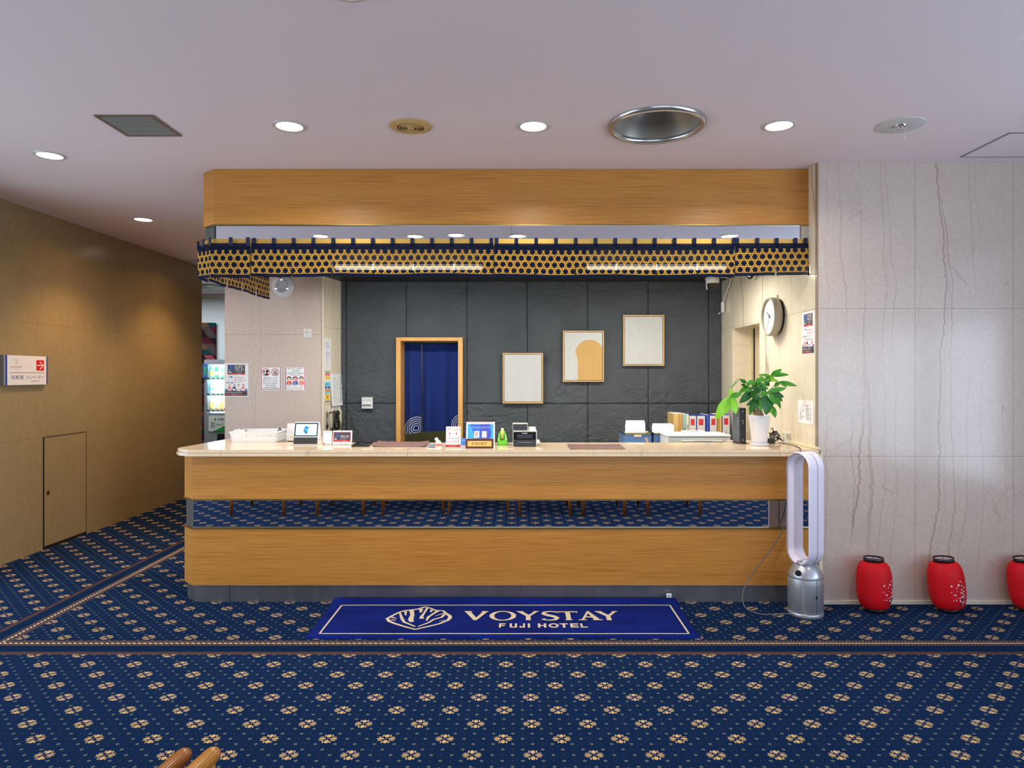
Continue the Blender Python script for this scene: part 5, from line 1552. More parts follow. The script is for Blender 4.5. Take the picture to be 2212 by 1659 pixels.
# payment terminal
dt = dz(961.5)
t = thing('payment_terminal', 'white wedge payment terminal with a lit pale blue screen above a dark panel', 'payment terminal', (PX(660, dt), dt, TZ))
wT = 0.176; hT = 0.163; TB = WHITE
q = MB(); prof = [(0.0, 0.002), (-0.002, 0.010), (0.004, 0.058), (0.032, hT - 0.004), (0.040, hT), (0.058, hT - 0.004), (0.112, 0.010), (0.112, 0.0), (0.004, 0.0)]
n = len(prof); v = [(-wT / 2, y_, z_) for y_, z_ in prof] + [(wT / 2, y_, z_) for y_, z_ in prof]
q.add(v, [tuple(range(n)), tuple(range(n, 2 * n))[::-1]] + [(i, n + i, n + (i + 1) % n, (i + 1) % n) for i in range(n)], TB); q.build('terminal_body', parent=t, bevel=0.004, seg=3)
def tface(q, a_, b_, off):
    """plane on the sloped front between profile points a and b"""
    d = Vector((0, b_[0] - a_[0], b_[1] - a_[1])); L = d.length; d /= L; nn = Vector((0, -d.z, d.y))
    q.M = Matrix(((1, 0, 0, -wT / 2), (0, d.y, nn.y, a_[0] + nn.y * off), (0, d.z, nn.z, a_[1] + nn.z * off), (0, 0, 0, 1))); return L
q = MB(); L = tface(q, (0.004, 0.060), (0.032, hT - 0.004), 0.0006); q.rect(0.004, 0.002, wT - 0.004, L - 0.002, 1, BLACK); q.build('screen_bezel', parent=t)
q = MB(); tface(q, (0.004, 0.060), (0.032, hT - 0.004), 0.0012)
q.rect(0.013, 0.010, wT - 0.012, L - 0.011, 1, S('lit screen', (176, 232, 250), 0.4, emit=0.9)); q.rect(0.013, 0.028, wT - 0.012, 0.031, 2, S('screen line', (120, 200, 240), 0.4, emit=0.5))
SBL = S('screen blue', (40, 130, 220), 0.4, emit=0.4); SDK = S('screen dark', (30, 60, 110), 0.4, emit=0.2)
q.poly([(0.078, 0.078), (0.108, 0.070), (0.098, 0.030), (0.068, 0.038)], 3, SBL); q.poly([(0.068, 0.038), (0.098, 0.030), (0.096, 0.016)], 3, SDK)
q.poly([(0.083, 0.070), (0.092, 0.068), (0.090, 0.060), (0.081, 0.062)], 4, SDK); q.line([(0.084, 0.052), (0.092, 0.056), (0.100, 0.046)], 0.003, 4, S('screen light', (150, 220, 250), 0.4, emit=0.8))
q.build('lit_screen', parent=t)
q = MB(); L2 = tface(q, (-0.002, 0.006), (0.004, 0.057), 0.0008); q.rect(0.002, 0.002, wT - 0.002, L2 - 0.002, 1, S('dark olive plastic', (52, 50, 46), 0.4)); q.build('front_panel', parent=t)
q = MB(); q.box(wT / 2, wT / 2 + 0.001, 0.045, 0.050, 0.028, 0.042, BLACK); q.build('side_port', parent=t)
t = thing('terminal_cable', 'short red brown cable beside the payment terminal', 'cable', (PX(690, 4.9), 4.9, TZ))
ch(MB().tube([(PX(685.5, 4.86), 4.875, TZ + 0.003), (PX(690, 4.9), 4.93, TZ + 0.003), (PX(697, 4.98), 5.0, TZ + 0.003)], 0.0022, S('red brown cable', (140, 60, 40), 0.5), 8), 'cable_run', t)

# R Pay card in its holder and the Wi-Fi stand
def acrylic_sign(px0, px1, py0, pyb, name, lab, lean=9):
    d = dz(pyb); w_ = PX(px1, d) - PX(px0, d); h_ = (pyb - py0) / F * d
    t = thing(name, lab, 'sign stand', (PX((px0 + px1) / 2, d), d, TZ))
    R2 = Matrix.Rotation(math.radians(-lean), 4, 'X')
    q = MB(); q.M = R2; q.box(-w_ / 2, w_ / 2, 0.002, 0.0035, 0, h_, ACRYL); q.M = Matrix.Identity(4); q.box(-w_ / 2, w_ / 2, 0, 0.05, 0, 0.002, ACRYL); q.build('acrylic_holder', parent=t)
    q = MB(); q.M = R2; q.box(-w_ / 2 + 0.002, w_ / 2 - 0.002, 0.0002, 0.0012, 0.002, h_ - 0.002, PAPER); q.build('insert_sheet', parent=t)
    q = MB(); q.M = R2 @ Matrix(((1, 0, 0, -w_ / 2), (0, 0, -1, 0.0001), (0, 1, 0, 0), (0, 0, 0, 1)))
    return t, q, w_, h_
t, q, w_, h_ = acrylic_sign(697, 716.5, 930, 961, 'pay_card_stand', 'small upright white payment card with red lettering beside the payment terminal')
q.text('R Pay', w_ * 0.2, h_ * 0.80, w_ * 0.85, h_ * 0.94, 1, S('crimson print', (190, 28, 60), 0.6)); q.text('Rakuten Pay', w_ * 0.25, h_ * 0.70, w_ * 0.8, h_ * 0.73, 1, PINKP)
q.ell(w_ * 0.15, h_ * 0.07, w_ * 0.08, w_ * 0.08, 1, REDP, 12); q.rect(w_ * 0.3, h_ * 0.055, w_ * 0.8, h_ * 0.08, 1, PINKP)
q.build('card_print', parent=t)
t, q, w_, h_ = acrylic_sign(717.5, 760.5, 929.5, 961, 'wifi_stand', 'landscape acrylic stand with a dark Wi-Fi sheet bordered red on the countertop')
u = lambda a: (a - 1225) / (1690 - 1225) * w_; v = lambda b: (695 - b) / (695 - 360) * h_
q.rect(u(1245), v(625), u(1650), v(400), 1, REDP); q.rect(u(1266), v(582), u(1640), v(410), 2, GREYP)
for r in (28, 52, 78): q.arc(u(1305), v(510), r / 465 * w_, 14 / 465 * w_, 0, PI / 2, 3, BLUEP, 10)
q.ell(u(1300), v(515), 0.0028, 0.0028, 3, CYANP, 10)
q.text('Wi-Fi', u(1412), v(525), u(1605), v(475), 3, PAPER); q.text('VOYSTAY', u(1415), v(570), u(1550), v(548), 3, LGREY); q.ell(u(1302), v(562), 0.0085, 0.0035, 3, PAPER, 14); q.rect(u(1380), v(541), u(1610), v(538), 3, LGREY)
q.text('Rakuten', u(1460), v(613), u(1550), v(595), 3, PAPER); q.rect(u(1270), v(606), u(1430), v(600), 3, PINKP)
q.text('Wi-Fiが無料で使えます', u(1365), v(660), u(1580), v(642), 1, REDP); q.text('Wi-Fi is free', u(1390), v(680), u(1540), v(666), 1, MIDG); q.ell(u(1325), v(645), 0.003, 0.002, 1, BLUEP, 10)
q.build('sheet_print', parent=t)

# black tray
d0, d1 = dz(966), dz(957.5)
t = thing('coin_tray', 'small shallow black tray with clips, left of the first brown desk mat', 'tray', (PX(782, 4.82), (d0 + d1) / 2, TZ))
q = MB(); q.M = Matrix.Translation((0, 0, 0)) @ Matrix.Rotation(math.radians(4), 4, 'Z')
hw, hd = 0.060, (d1 - d0) / 2 - 0.015
q.box(-hw, hw, -hd, hd, 0, 0.003, BLACK)
for a_, b_, c_, e_ in ((-hw, hw, -hd, -hd + 0.004), (-hw, hw, hd - 0.004, hd), (-hw, -hw + 0.004, -hd, hd), (hw - 0.004, hw, -hd, hd)): q.box(a_, b_, c_, e_, 0.003, 0.011, S('dark brown rim', (44, 22, 18), 0.35))
q.build('tray_body', parent=t)
MB().box(-0.035, 0.025, -0.03, 0.02, 0.0035, 0.009, S('dark grey pad', (40, 42, 46), 0.3)).build('pad', parent=t, bevel=0.002)
MB().box(-0.02, 0.0, -0.035, 0.03, 0.0095, 0.012, STEEL).build('metal_clip', parent=t)

# brown leather desk mats
LB = S('maroon brown leather', (124, 88, 84), 0.45, grain=0.12)
def desk_mat(px0, px1, qx0, qx1, yb, yt, lab, curl):
    d0, d1 = dz(yb), dz(yt)
    P4 = [(PX(px0, d0), d0), (PX(px1, d0), d0), (PX(qx1, d1), d1), (PX(qx0, d1), d1)]
    c = (sum(p[0] for p in P4) / 4, (d0 + d1) / 2)
    t = thing('desk_mat', lab, 'desk mat', (c[0], c[1], TZ), group='brown desk mats on the countertop')
    vs = []; fs = []; nx, ny = 20, 8
    for j in range(ny + 1):
        for i in range(nx + 1):
            a_ = i / nx; b_ = j / ny
            x_ = (P4[0][0] * (1 - a_) + P4[1][0] * a_) * (1 - b_) + (P4[3][0] * (1 - a_) + P4[2][0] * a_) * b_
            y_ = d0 + (d1 - d0) * b_
            vs.append((x_ - c[0], y_ - c[1], 0.003 + curl * (b_ ** 3) * 0.5 + curl * (abs(2 * a_ - 1) ** 6) * 0.6))
    for j in range(ny):
        for i in range(nx):
            k = j * (nx + 1) + i; fs.append((k, k + 1, k + nx + 2, k + nx + 1))
    MB().add(vs, fs, LB, True).build('leather_pad', parent=t, solid=0.0045)
desk_mat(803.5, 921, 817, 927, 965.5, 957.5, 'brown leather desk mat with raised edges in front of the oak doorway', 0.014)
desk_mat(1231, 1350.5, 1225.5, 1338, 970.5, 961.5, 'flat brown leather desk mat below the framed reliefs, right of the label printer', 0.003)

# small things by the doorway
d = dz(967.5)
t = thing('grey_token', 'small rounded grey block on a white slip beside the brown desk mat', 'desk item', (PX(932.5, d), d + 0.015, TZ))
MB().box(-0.022, 0.022, -0.018, 0.018, 0.001, 0.026, S('grey rubber', (134, 138, 142), 0.45)).build('block_body', parent=t, bevel=0.007, seg=4)
MB().box(-0.018, 0.018, -0.014, 0.014, 0.026, 0.027, S('pale grey pad', (160, 164, 168), 0.6)).build('top_pad', parent=t)
t = thing('paper_slip', 'white paper slip lying under the small grey block', 'paper', (PX(930, dz(969)), dz(969), TZ))
MB().box(-0.028, 0.026, -0.012, 0.03, 0.0, 0.0007, PAPER).build('slip', parent=t)
d = dz(962)
t = thing('small_figurine', 'tiny white round headed figurine with a red base beside the grey block', 'figurine', (PX(946, d), d, TZ))
MB().ball((0.003, 0, 0.020), (0.020, 0.015, 0.018), WHITE).build('figurine_body', parent=t)
MB().ball((-0.010, 0, 0.043), (0.014, 0.013, 0.013), WHITE).build('head', parent=t)
MB().ball((0.016, -0.004, 0.016), (0.009, 0.010, 0.012), WHITE).build('arm', parent=t)
MB().cyl(0.004, 0, 0, 0.004, 0.024, PINKP, 20).build('base', parent=t)

# price card, calendar, FRONT plate, blue box
def easel(name, lab, px0, px1, py0, pyb, cat, lean=12, depth=0.05, back=True):
    d = dz(pyb); w_ = PX(px1, d) - PX(px0, d); h_ = (pyb - py0) / F * d / math.cos(math.radians(lean)) * 0.99
    t = thing(name, lab, cat, (PX((px0 + px1) / 2, d), d, TZ))
    R2 = Matrix.Rotation(math.radians(-lean), 4, 'X')
    q = MB(); q.M = R2; q.box(-w_ / 2, w_ / 2, 0, 0.0018, 0, h_, PAPER); q.build('front_sheet', parent=t)
    if back:
        top = R2 @ Vector((0, 0.0018, h_)); q = MB()
        q.add([(-w_ / 2, top.y, top.z), (w_ / 2, top.y, top.z), (w_ / 2, top.y * 2, 0), (-w_ / 2, top.y * 2, 0)], [(0, 1, 2, 3)], PAPER); q.build('back_flap', parent=t, solid=0.0015)
    q = MB(); q.M = R2 @ Matrix(((1, 0, 0, -w_ / 2), (0, 0, -1, -0.0002), (0, 1, 0, 0), (0, 0, 0, 1)))
    return t, q, w_, h_
t, q, w_, h_ = easel('payment_brands_card', 'upright white card of small payment marks with a red foot, left of the blue calendar', 963, 994.5, 921.5, 965, 'card', 8)
q.rect(0, 0, w_, h_ * 0.10, 1, S('crimson print', (0, 0, 0))); q.text('Rakuten card', w_ * 0.25, h_ * 0.035, w_ * 0.72, h_ * 0.07, 2, PAPER)
q.text('Rakuten', w_ * 0.08, h_ * 0.86, w_ * 0.42, h_ * 0.92, 1, REDP); q.text('Card', w_ * 0.08, h_ * 0.79, w_ * 0.28, h_ * 0.84, 1, REDP)
rnd = random.Random(11)
for i in range(4):
    for j in range(2):
        q.rect(w_ * (0.55 + i * 0.11), h_ * (0.87 - j * 0.07), w_ * (0.61 + i * 0.11), h_ * (0.90 - j * 0.07), 1, rnd.choice([GREENP, REDP, BLUEP, ORANGEP, MIDG]))
for cx_ in (0.26, 0.72):
    q.ell(w_ * cx_, h_ * 0.65, w_ * 0.05, h_ * 0.045, 1, REDP, 14); q.rect(w_ * (cx_ - 0.08), h_ * 0.565, w_ * (cx_ + 0.08), h_ * 0.58, 1, PINKP)
for i in range(6):
    for j in range(5):
        if rnd.random() < 0.25: continue
        q.rect(w_ * (0.09 + i * 0.145), h_ * (0.46 - j * 0.075), w_ * (0.17 + i * 0.145), h_ * (0.49 - j * 0.075), 1, rnd.choice([REDP, BLUEP, INK, CYANP, ORANGEP, MIDG, SN]))
q.build('card_print', parent=t)
t, q, w_, h_ = easel('desk_calendar', 'spiral bound desk calendar with a blue and violet page behind the FRONT plate', 1006.5, 1068.5, 911.5, 962, 'calendar', 14)
CB = S('calendar blue', (52, 104, 206), 0.5); CC = S('calendar cyan', (60, 168, 214), 0.5); CV = S('calendar violet', (66, 82, 190), 0.5)
q.rect(w_ * 0.05, h_ * 0.08, w_ * 0.95, h_ * 0.90, 1, CB); q.poly([(w_ * 0.05, h_ * 0.08), (w_ * 0.5, h_ * 0.08), (w_ * 0.3, h_ * 0.4), (w_ * 0.12, h_ * 0.9), (w_ * 0.05, h_ * 0.9)], 2, CC)
q.poly([(w_ * 0.5, h_ * 0.08), (w_ * 0.83, h_ * 0.08), (w_ * 0.86, h_ * 0.5), (w_ * 0.78, h_ * 0.9), (w_ * 0.5, h_ * 0.9)], 2, CV)
q.poly([(w_ * 0.82, h_ * 0.08), (w_ * 0.95, h_ * 0.08), (w_ * 0.95, h_ * 0.9), (w_ * 0.84, h_ * 0.9), (w_ * 0.88, h_ * 0.5)], 3, CC)
q.text('JAPAN TRAVEL AGENCY CLUB', w_ * 0.18, h_ * 0.72, w_ * 0.82, h_ * 0.77, 4, PAPER)
q.rect(w_ * 0.28, h_ * 0.32, w_ * 0.46, h_ * 0.60, 4, PAPER); q.rect(w_ * 0.55, h_ * 0.32, w_ * 0.72, h_ * 0.60, 4, S('pale square', (206, 210, 216), 0.6))
q.arc(w_ * 0.37, h_ * 0.46, w_ * 0.055, w_ * 0.022, 0.6, 5.6, 5, S('crimson print', (0, 0, 0)), 20); q.ell(w_ * 0.40, h_ * 0.50, 0.004, 0.004, 5, SN, 10)
q.text('www.japan travel agency club', w_ * 0.2, h_ * 0.22, w_ * 0.8, h_ * 0.255, 4, LGREY)
q.build('calendar_page', parent=t)
q = MB(); q.M = Matrix.Rotation(math.radians(-14), 4, 'X')
for i in range(22):
    u_ = -w_ / 2 + w_ * (0.06 + 0.88 * i / 21); q.tube([(u_, -0.002, h_ - 0.008), (u_, -0.004, h_ + 0.001), (u_, 0.002, h_ + 0.004), (u_, 0.006, h_ - 0.004)], 0.0009, S('red wire', (176, 50, 56), 0.4), 6)
tag(q.build('spiral_binding', parent=t), kind='stuff')
d = dz(968.5); w_ = PX(1066, d) - PX(1005.5, d); h_ = 0.0635
t = thing('front_desk_plate', 'brown wooden desk plate with a brass FRONT name strip before the blue calendar', 'name plate', (PX(1035.75, d), d, TZ))
q = MB(); PB = S('dark mahogany', (92, 40, 24), 0.35, grain=0.2)
q.add([(-w_ / 2, 0, 0), (w_ / 2, 0, 0), (w_ / 2, 0.035, 0), (-w_ / 2, 0.035, 0), (-w_ / 2, 0.012, h_), (w_ / 2, 0.012, h_), (w_ / 2, 0.020, h_), (-w_ / 2, 0.020, h_)],
      [(0, 3, 2, 1), (4, 5, 6, 7), (0, 1, 5, 4), (1, 2, 6, 5), (2, 3, 7, 6), (3, 0, 4, 7)], PB); q.build('plate_block', parent=t, bevel=0.001)
al = math.atan2(0.012, h_)
q = MB(); q.M = Matrix.Rotation(-al, 4, 'X') @ Matrix(((1, 0, 0, -w_ / 2), (0, 0, -1, 0), (0, 1, 0, 0), (0, 0, 0, 1)))
BP = S('polished brass strip', (232, 190, 104), 0.3, 0.35)
q.rect(w_ * 0.07, h_ * 0.20, w_ * 0.93, h_ * 0.80, 1, BP); q.build('brass_strip', parent=t)
q = MB(); q.M = Matrix.Rotation(-al, 4, 'X') @ Matrix(((1, 0, 0, -w_ / 2), (0, 0, -1, 0), (0, 1, 0, 0), (0, 0, 0, 1)))
EN = S('engraved brown', (78, 50, 26), 0.5)
for i, L_ in enumerate('FRONT'):
    serif(q, L_, w_ * (0.24 + i * 0.108), h_ * 0.36, w_ * 0.078, h_ * 0.28, EN, 3, shear=0.22)
q.build('front_lettering', parent=t)
d = dz(961) - 0.0
t = thing('blue_box', 'small bright blue box half hidden behind the desk calendar', 'box', (PX(1003, d), d + 0.02, TZ))
MB().box(-0.032, 0.03, -0.018, 0.018, 0, 0.042, S('bright blue card', (74, 140, 230), 0.5)).build('box_body', parent=t, bevel=0.001)
MB().box(-0.032, 0.03, -0.0185, -0.018, 0.030, 0.034, S('pale blue card', (150, 196, 240), 0.5)).build('box_label', parent=t)

# tape dispenser
d = dz(961.5)
t = thing('tape_dispenser', 'bright green tape dispenser with a roll of clear tape on the countertop', 'tape dispenser', (PX(1085, d), d + 0.02, TZ))
GR = S('lime green plastic', (108, 206, 30), 0.3)
for s2, nm in ((-1, 'side_cheek'), (1, 'side_cheek')):
    q = MB(); pr = [(-0.020, 0.0), (0.09, 0.0), (0.085, 0.03), (0.045, 0.082), (0.025, 0.082), (-0.010, 0.03)]
    a0 = s2 * 0.036; a1 = s2 * 0.026; b0 = s2 * 0.022; b1 = s2 * 0.012
    v = [(a0 if z_ < 0.05 else b0 + s2 * 0.004, y_, z_) for y_, z_ in pr] + [(a1 - s2 * 0.006 if z_ < 0.05 else b1, y_, z_) for y_, z_ in pr]
    n = len(pr); q.add(v, [tuple(range(n)), tuple(range(n, 2 * n))[::-1]] + [(i, n + i, n + (i + 1) % n, (i + 1) % n) for i in range(n)], GR); q.build(nm, parent=t, bevel=0.003)
MB().box(-0.034, 0.034, -0.022, 0.095, 0, 0.032, GR).build('base_block', parent=t, bevel=0.004, seg=3)
q = MB(); q.M = Matrix.Translation((-0.0095, 0.035, 0.074)) @ Matrix.Rotation(PI / 2, 4, 'Y'); TR = S('clear tape roll', (214, 192, 120), 0.3)
q.lathe([(0.022, 0), (0.043, 0), (0.044, 0.001), (0.044, 0.018), (0.043, 0.019), (0.022, 0.019), (0.022, 0)], TR, 40); q.build('tape_roll', parent=t)
q = MB(); q.M = Matrix.Translation((-0.0195, 0.035, 0.074)) @ Matrix.Rotation(PI / 2, 4, 'Y'); q.lathe([(0.012, 0), (0.022, 0), (0.022, 0.038), (0.012, 0.038)], GR, 24); q.build('roll_core', parent=t)

# receipt printer
d = dz(964.5)
t = thing('receipt_printer', 'black and cream receipt printer on the countertop behind the front desk', 'printer', (PX(1133.5, d), d, TZ))
CR = S('cream printer case', (206, 200, 186), 0.4); w_ = PX(1158, d) - PX(1109, d); GB2 = S('gloss black', (10, 10, 12))
MB().box(-w_ / 2 - 0.004, w_ / 2 + 0.006, 0.012, 0.20, 0.0, 0.110, CR).build('printer_case', parent=t, bevel=0.006, seg=3)
q = MB(); q.box(-w_ / 2, w_ / 2, -0.004, 0.012, 0.0, 0.044, BLACK); q.build('lower_front', parent=t, bevel=0.004, seg=2)
q = MB(); q.add([(-w_ / 2, 0.0, 0.046), (w_ / 2, 0.0, 0.046), (w_ / 2, 0.011, 0.102), (-w_ / 2, 0.011, 0.102), (-w_ / 2, 0.0125, 0.046), (w_ / 2, 0.0125, 0.046), (w_ / 2, 0.0125, 0.102), (-w_ / 2, 0.0125, 0.102)],
    [(0, 1, 2, 3), (0, 4, 5, 1), (1, 5, 6, 2), (2, 6, 7, 3), (3, 7, 4, 0)], GB2); q.build('front_flap', parent=t)
q = MB(); q.box(-w_ * 0.34, w_ * 0.34, 0.0015, 0.004, 0.058, 0.085, S('flap window', (34, 34, 38), 0.15)); q.build('flap_window', parent=t)
MB().tube([(-w_ * 0.34, -0.006, 0.026), (-w_ * 0.3, -0.009, 0.030), (w_ * 0.3, -0.009, 0.030), (w_ * 0.34, -0.006, 0.026)], 0.0028, STEEL, 8).build('pull_bar', parent=t)
MB().box(-w_ * 0.12, w_ * 0.12, 0.002, 0.006, 0.090, 0.095, LGREY).build('badge', parent=t)
q = MB(); q.plane((0.0, -0.004, 0.008), '-y')
for i in range(5): q.ell(0.012 + i * 0.012, 0.0, 0.0022, 0.0022, 1, S('bronze dot', (120, 96, 70), 0.4), 8)
q.build('indicator_dots', parent=t)
MB().box(w_ / 2 + 0.006, w_ / 2 + 0.028, 0.03, 0.16, 0.018, 0.034, WHITE).build('side_cable_plug', parent=t, bevel=0.003)
t = thing('card_reader', 'small dark box standing on top of the receipt printer', 'card reader', (PX(1123.5, d) , d + 0.05, TZ + 0.110))
MB().box(-0.054, 0.054, -0.03, 0.05, 0, 0.050, CR).build('reader_case', parent=t, bevel=0.004)
MB().box(-0.051, 0.051, -0.0325, -0.03, 0.003, 0.046, S('dark brown gloss', (38, 30, 26), 0.25)).build('dark_front', parent=t, bevel=0.002)
t = thing('paper_roll', 'white paper roll lying on the right of the receipt printer', 'paper roll', (PX(1149.5, d), d + 0.045, TZ + 0.110))
MB().cyl(0, 0, 0, 0.024, 0.026, PAPER, 32).build('roll', parent=t); MB().lathe([(0.008, 0.0245), (0.0075, 0.0242)], MIDG, 16).build('roll_core', parent=t)

# router
d = dz(959)
t = thing('router', 'upright dark grey router with small white marks beside the potted plant', 'router', (PX(1606, d), d, TZ))
RG = S('dark grey router case', (74, 78, 82), 0.4)
hR = 0.262
MB().box(-0.030, 0.018, 0.0, 0.155, 0.004, hR, RG).build('router_case', parent=t, bevel=0.003)
MB().box(-0.027, 0.017, -0.003, 0.0, 0.006, hR - 0.002, BLACK).build('front_face', parent=t, bevel=0.002)
MB().box(-0.045, 0.035, 0.02, 0.12, 0, 0.006, BLACK).build('foot', parent=t, bevel=0.002)
q = MB(); q.plane((-0.027, -0.003, 0.006), '-y')
q.arc(0.022, 0.232, 0.006, 0.002, 0.5, 5.8, 1, LGREY, 14)
for v_ in (0.165, 0.160, 0.150, 0.140, 0.025, 0.018): q.rect(0.018, v_, 0.028, v_ + 0.0025, 1, LGREY)
q.build('front_marks', parent=t)
q = MB(); q.M = Matrix(((0, 0, -1, -0.0305), (-1, 0, 0, 0.155), (0, 1, 0, 0), (0, 0, 0, 1)))
q.M = q.M @ Matrix.Translation((0.118, 0.13, 0)) @ Matrix.Rotation(PI / 2, 4, 'Z'); q.text('SoftBank', 0.0, -0.012, 0.062, 0.012, 1, LGREY); q.build('side_name', parent=t)

# potted plant
d = 4.835
t = thing('potted_plant', 'money tree with glossy palmate leaves in a tall white pot on a saucer', 'potted plant', (PX(1640, d), d, TZ))
PW = S('white glazed pot', (214, 212, 216), 0.28)
MB().lathe([(1e-5, 0.0), (0.060, 0.0), (0.064, 0.004), (0.066, 0.016), (0.062, 0.016), (0.060, 0.006), (1e-5, 0.006)], PW, 44).build('saucer', parent=t)
MB().lathe([(1e-5, 0.007), (0.050, 0.007), (0.053, 0.012), (0.0725, 0.205), (0.0745, 0.215), (0.071, 0.216), (0.068, 0.195), (1e-5, 0.195)], PW, 48).build('pot', parent=t)
MB().lathe([(0.0675, 0.196), (0.03, 0.204), (1e-5, 0.204)], S('potting soil', (52, 40, 30), 0.95, grain=0.4), 24).build('soil', parent=t)
TK = Mat('corky trunk', 0.85); x, y, z = TK.obj(); TK.color(TK.mix(TK.noise(x * 3, y * 3, z, 60, 4), (96, 78, 58), (160, 132, 100))); TK.bump(TK.noise(x * 3, y * 3, z * 0.6, 60, 4), 0.004)
MB().tube([(0.0, 0, 0.198), (-0.002, 0, 0.215), (-0.004, 0.0, 0.25), (-0.003, 0.0, 0.285), (0.002, 0, 0.30)], [0.036, 0.033, 0.024, 0.019, 0.012], TK.m, 18).build('trunk', parent=t)
def leafmat(nm, a, b, r=0.3):
    m = Mat(nm, r, 0, 0.5); x, y, z = m.obj(); m.color(m.mix(m.noise(x, y, z, 18, 3), a, b))
    nt = m.nt; tr = nt.nodes.new('ShaderNodeBsdfTranslucent'); tr.inputs[0].default_value = lin(tuple(min(255, v * 1.3) for v in b)); ms = nt.nodes.new('ShaderNodeMixShader'); ms.inputs[0].default_value = 0.25
    nt.links.new(m.b.outputs[0], ms.inputs[1]); nt.links.new(tr.outputs[0], ms.inputs[2]); nt.links.new(ms.outputs[0], m.out.inputs[0]); return m.m
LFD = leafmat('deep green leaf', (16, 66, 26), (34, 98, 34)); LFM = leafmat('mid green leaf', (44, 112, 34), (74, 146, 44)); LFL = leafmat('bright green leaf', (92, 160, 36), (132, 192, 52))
def pl(px, py, dd=0.0):
    """photo point to plant coordinates, dd metres behind the stem"""
    q_ = P(px, py, d + dd); return Vector((q_[0] - PX(1640, d), q_[1] - d, q_[2] - TZ))
def leaf(q, a, b, w_, mt, bend=0.15, face=None):
    a = Vector(a); b = Vector(b); ax = b - a; L = ax.length; ax.normalize()
    view = Vector((0, -1, 0.15)) if face is None else Vector(face)
    side = ax.cross(view)
    if side.length < 1e-3: side = Vector((1, 0, 0))
    side.normalize(); up = side.cross(ax).normalized()
    n = 9; vs = []; fs = []
    for i in range(n + 1):
        f = i / n; ww = w_ * 0.5 * (math.sin(PI * f ** 0.85) ** 0.8 if 0 < f < 1 else 0.02)
        c = a + ax * L * f + up * bend * L * math.sin(PI * f)
        for s2, k in ((-1, 1), (-0.5, 0.55), (0, 0), (0.5, 0.55), (1, 1)):
            vs.append(tuple(c + side * ww * s2 + up * (0.12 * w_ * k * (0.6 if f < .9 else 0.2)) * (1 if bend >= 0 else 1)))
    for i in range(n):
        for k in range(4):
            j = i * 5 + k; fs.append((j, j + 1, j + 6, j + 5))
    q.add(vs, fs, mt, True)
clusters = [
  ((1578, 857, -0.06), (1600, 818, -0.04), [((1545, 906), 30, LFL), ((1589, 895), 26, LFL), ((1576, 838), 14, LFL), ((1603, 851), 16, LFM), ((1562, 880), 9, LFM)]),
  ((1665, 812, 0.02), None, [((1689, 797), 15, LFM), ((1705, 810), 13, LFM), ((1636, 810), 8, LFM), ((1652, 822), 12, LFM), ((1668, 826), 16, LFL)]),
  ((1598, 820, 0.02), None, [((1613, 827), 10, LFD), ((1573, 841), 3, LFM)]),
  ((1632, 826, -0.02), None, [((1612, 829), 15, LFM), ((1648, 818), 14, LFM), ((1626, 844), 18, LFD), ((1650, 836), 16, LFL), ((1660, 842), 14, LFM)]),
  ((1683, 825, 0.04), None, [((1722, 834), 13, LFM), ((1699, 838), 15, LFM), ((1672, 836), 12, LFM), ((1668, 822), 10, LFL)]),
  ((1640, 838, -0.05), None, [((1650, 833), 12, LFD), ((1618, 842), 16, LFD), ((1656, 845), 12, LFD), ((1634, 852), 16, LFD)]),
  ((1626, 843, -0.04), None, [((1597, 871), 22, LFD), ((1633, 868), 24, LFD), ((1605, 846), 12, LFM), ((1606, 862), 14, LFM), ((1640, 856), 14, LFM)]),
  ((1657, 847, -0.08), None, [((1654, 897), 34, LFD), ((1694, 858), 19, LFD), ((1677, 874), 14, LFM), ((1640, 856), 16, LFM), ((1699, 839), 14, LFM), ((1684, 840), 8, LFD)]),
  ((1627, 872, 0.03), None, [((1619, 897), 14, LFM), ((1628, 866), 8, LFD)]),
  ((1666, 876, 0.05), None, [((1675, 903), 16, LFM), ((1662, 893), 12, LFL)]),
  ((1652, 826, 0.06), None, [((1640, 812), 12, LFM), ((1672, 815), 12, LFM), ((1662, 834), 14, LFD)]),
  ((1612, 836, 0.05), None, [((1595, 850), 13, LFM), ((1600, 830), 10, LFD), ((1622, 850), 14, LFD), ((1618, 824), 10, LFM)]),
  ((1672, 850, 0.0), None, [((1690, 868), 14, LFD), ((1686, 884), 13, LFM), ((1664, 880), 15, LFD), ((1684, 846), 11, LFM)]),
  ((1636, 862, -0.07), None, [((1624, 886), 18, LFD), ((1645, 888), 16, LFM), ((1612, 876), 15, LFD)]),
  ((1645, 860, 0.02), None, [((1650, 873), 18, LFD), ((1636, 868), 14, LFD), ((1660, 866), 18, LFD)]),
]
crown = Vector((0.001, 0, 0.295))
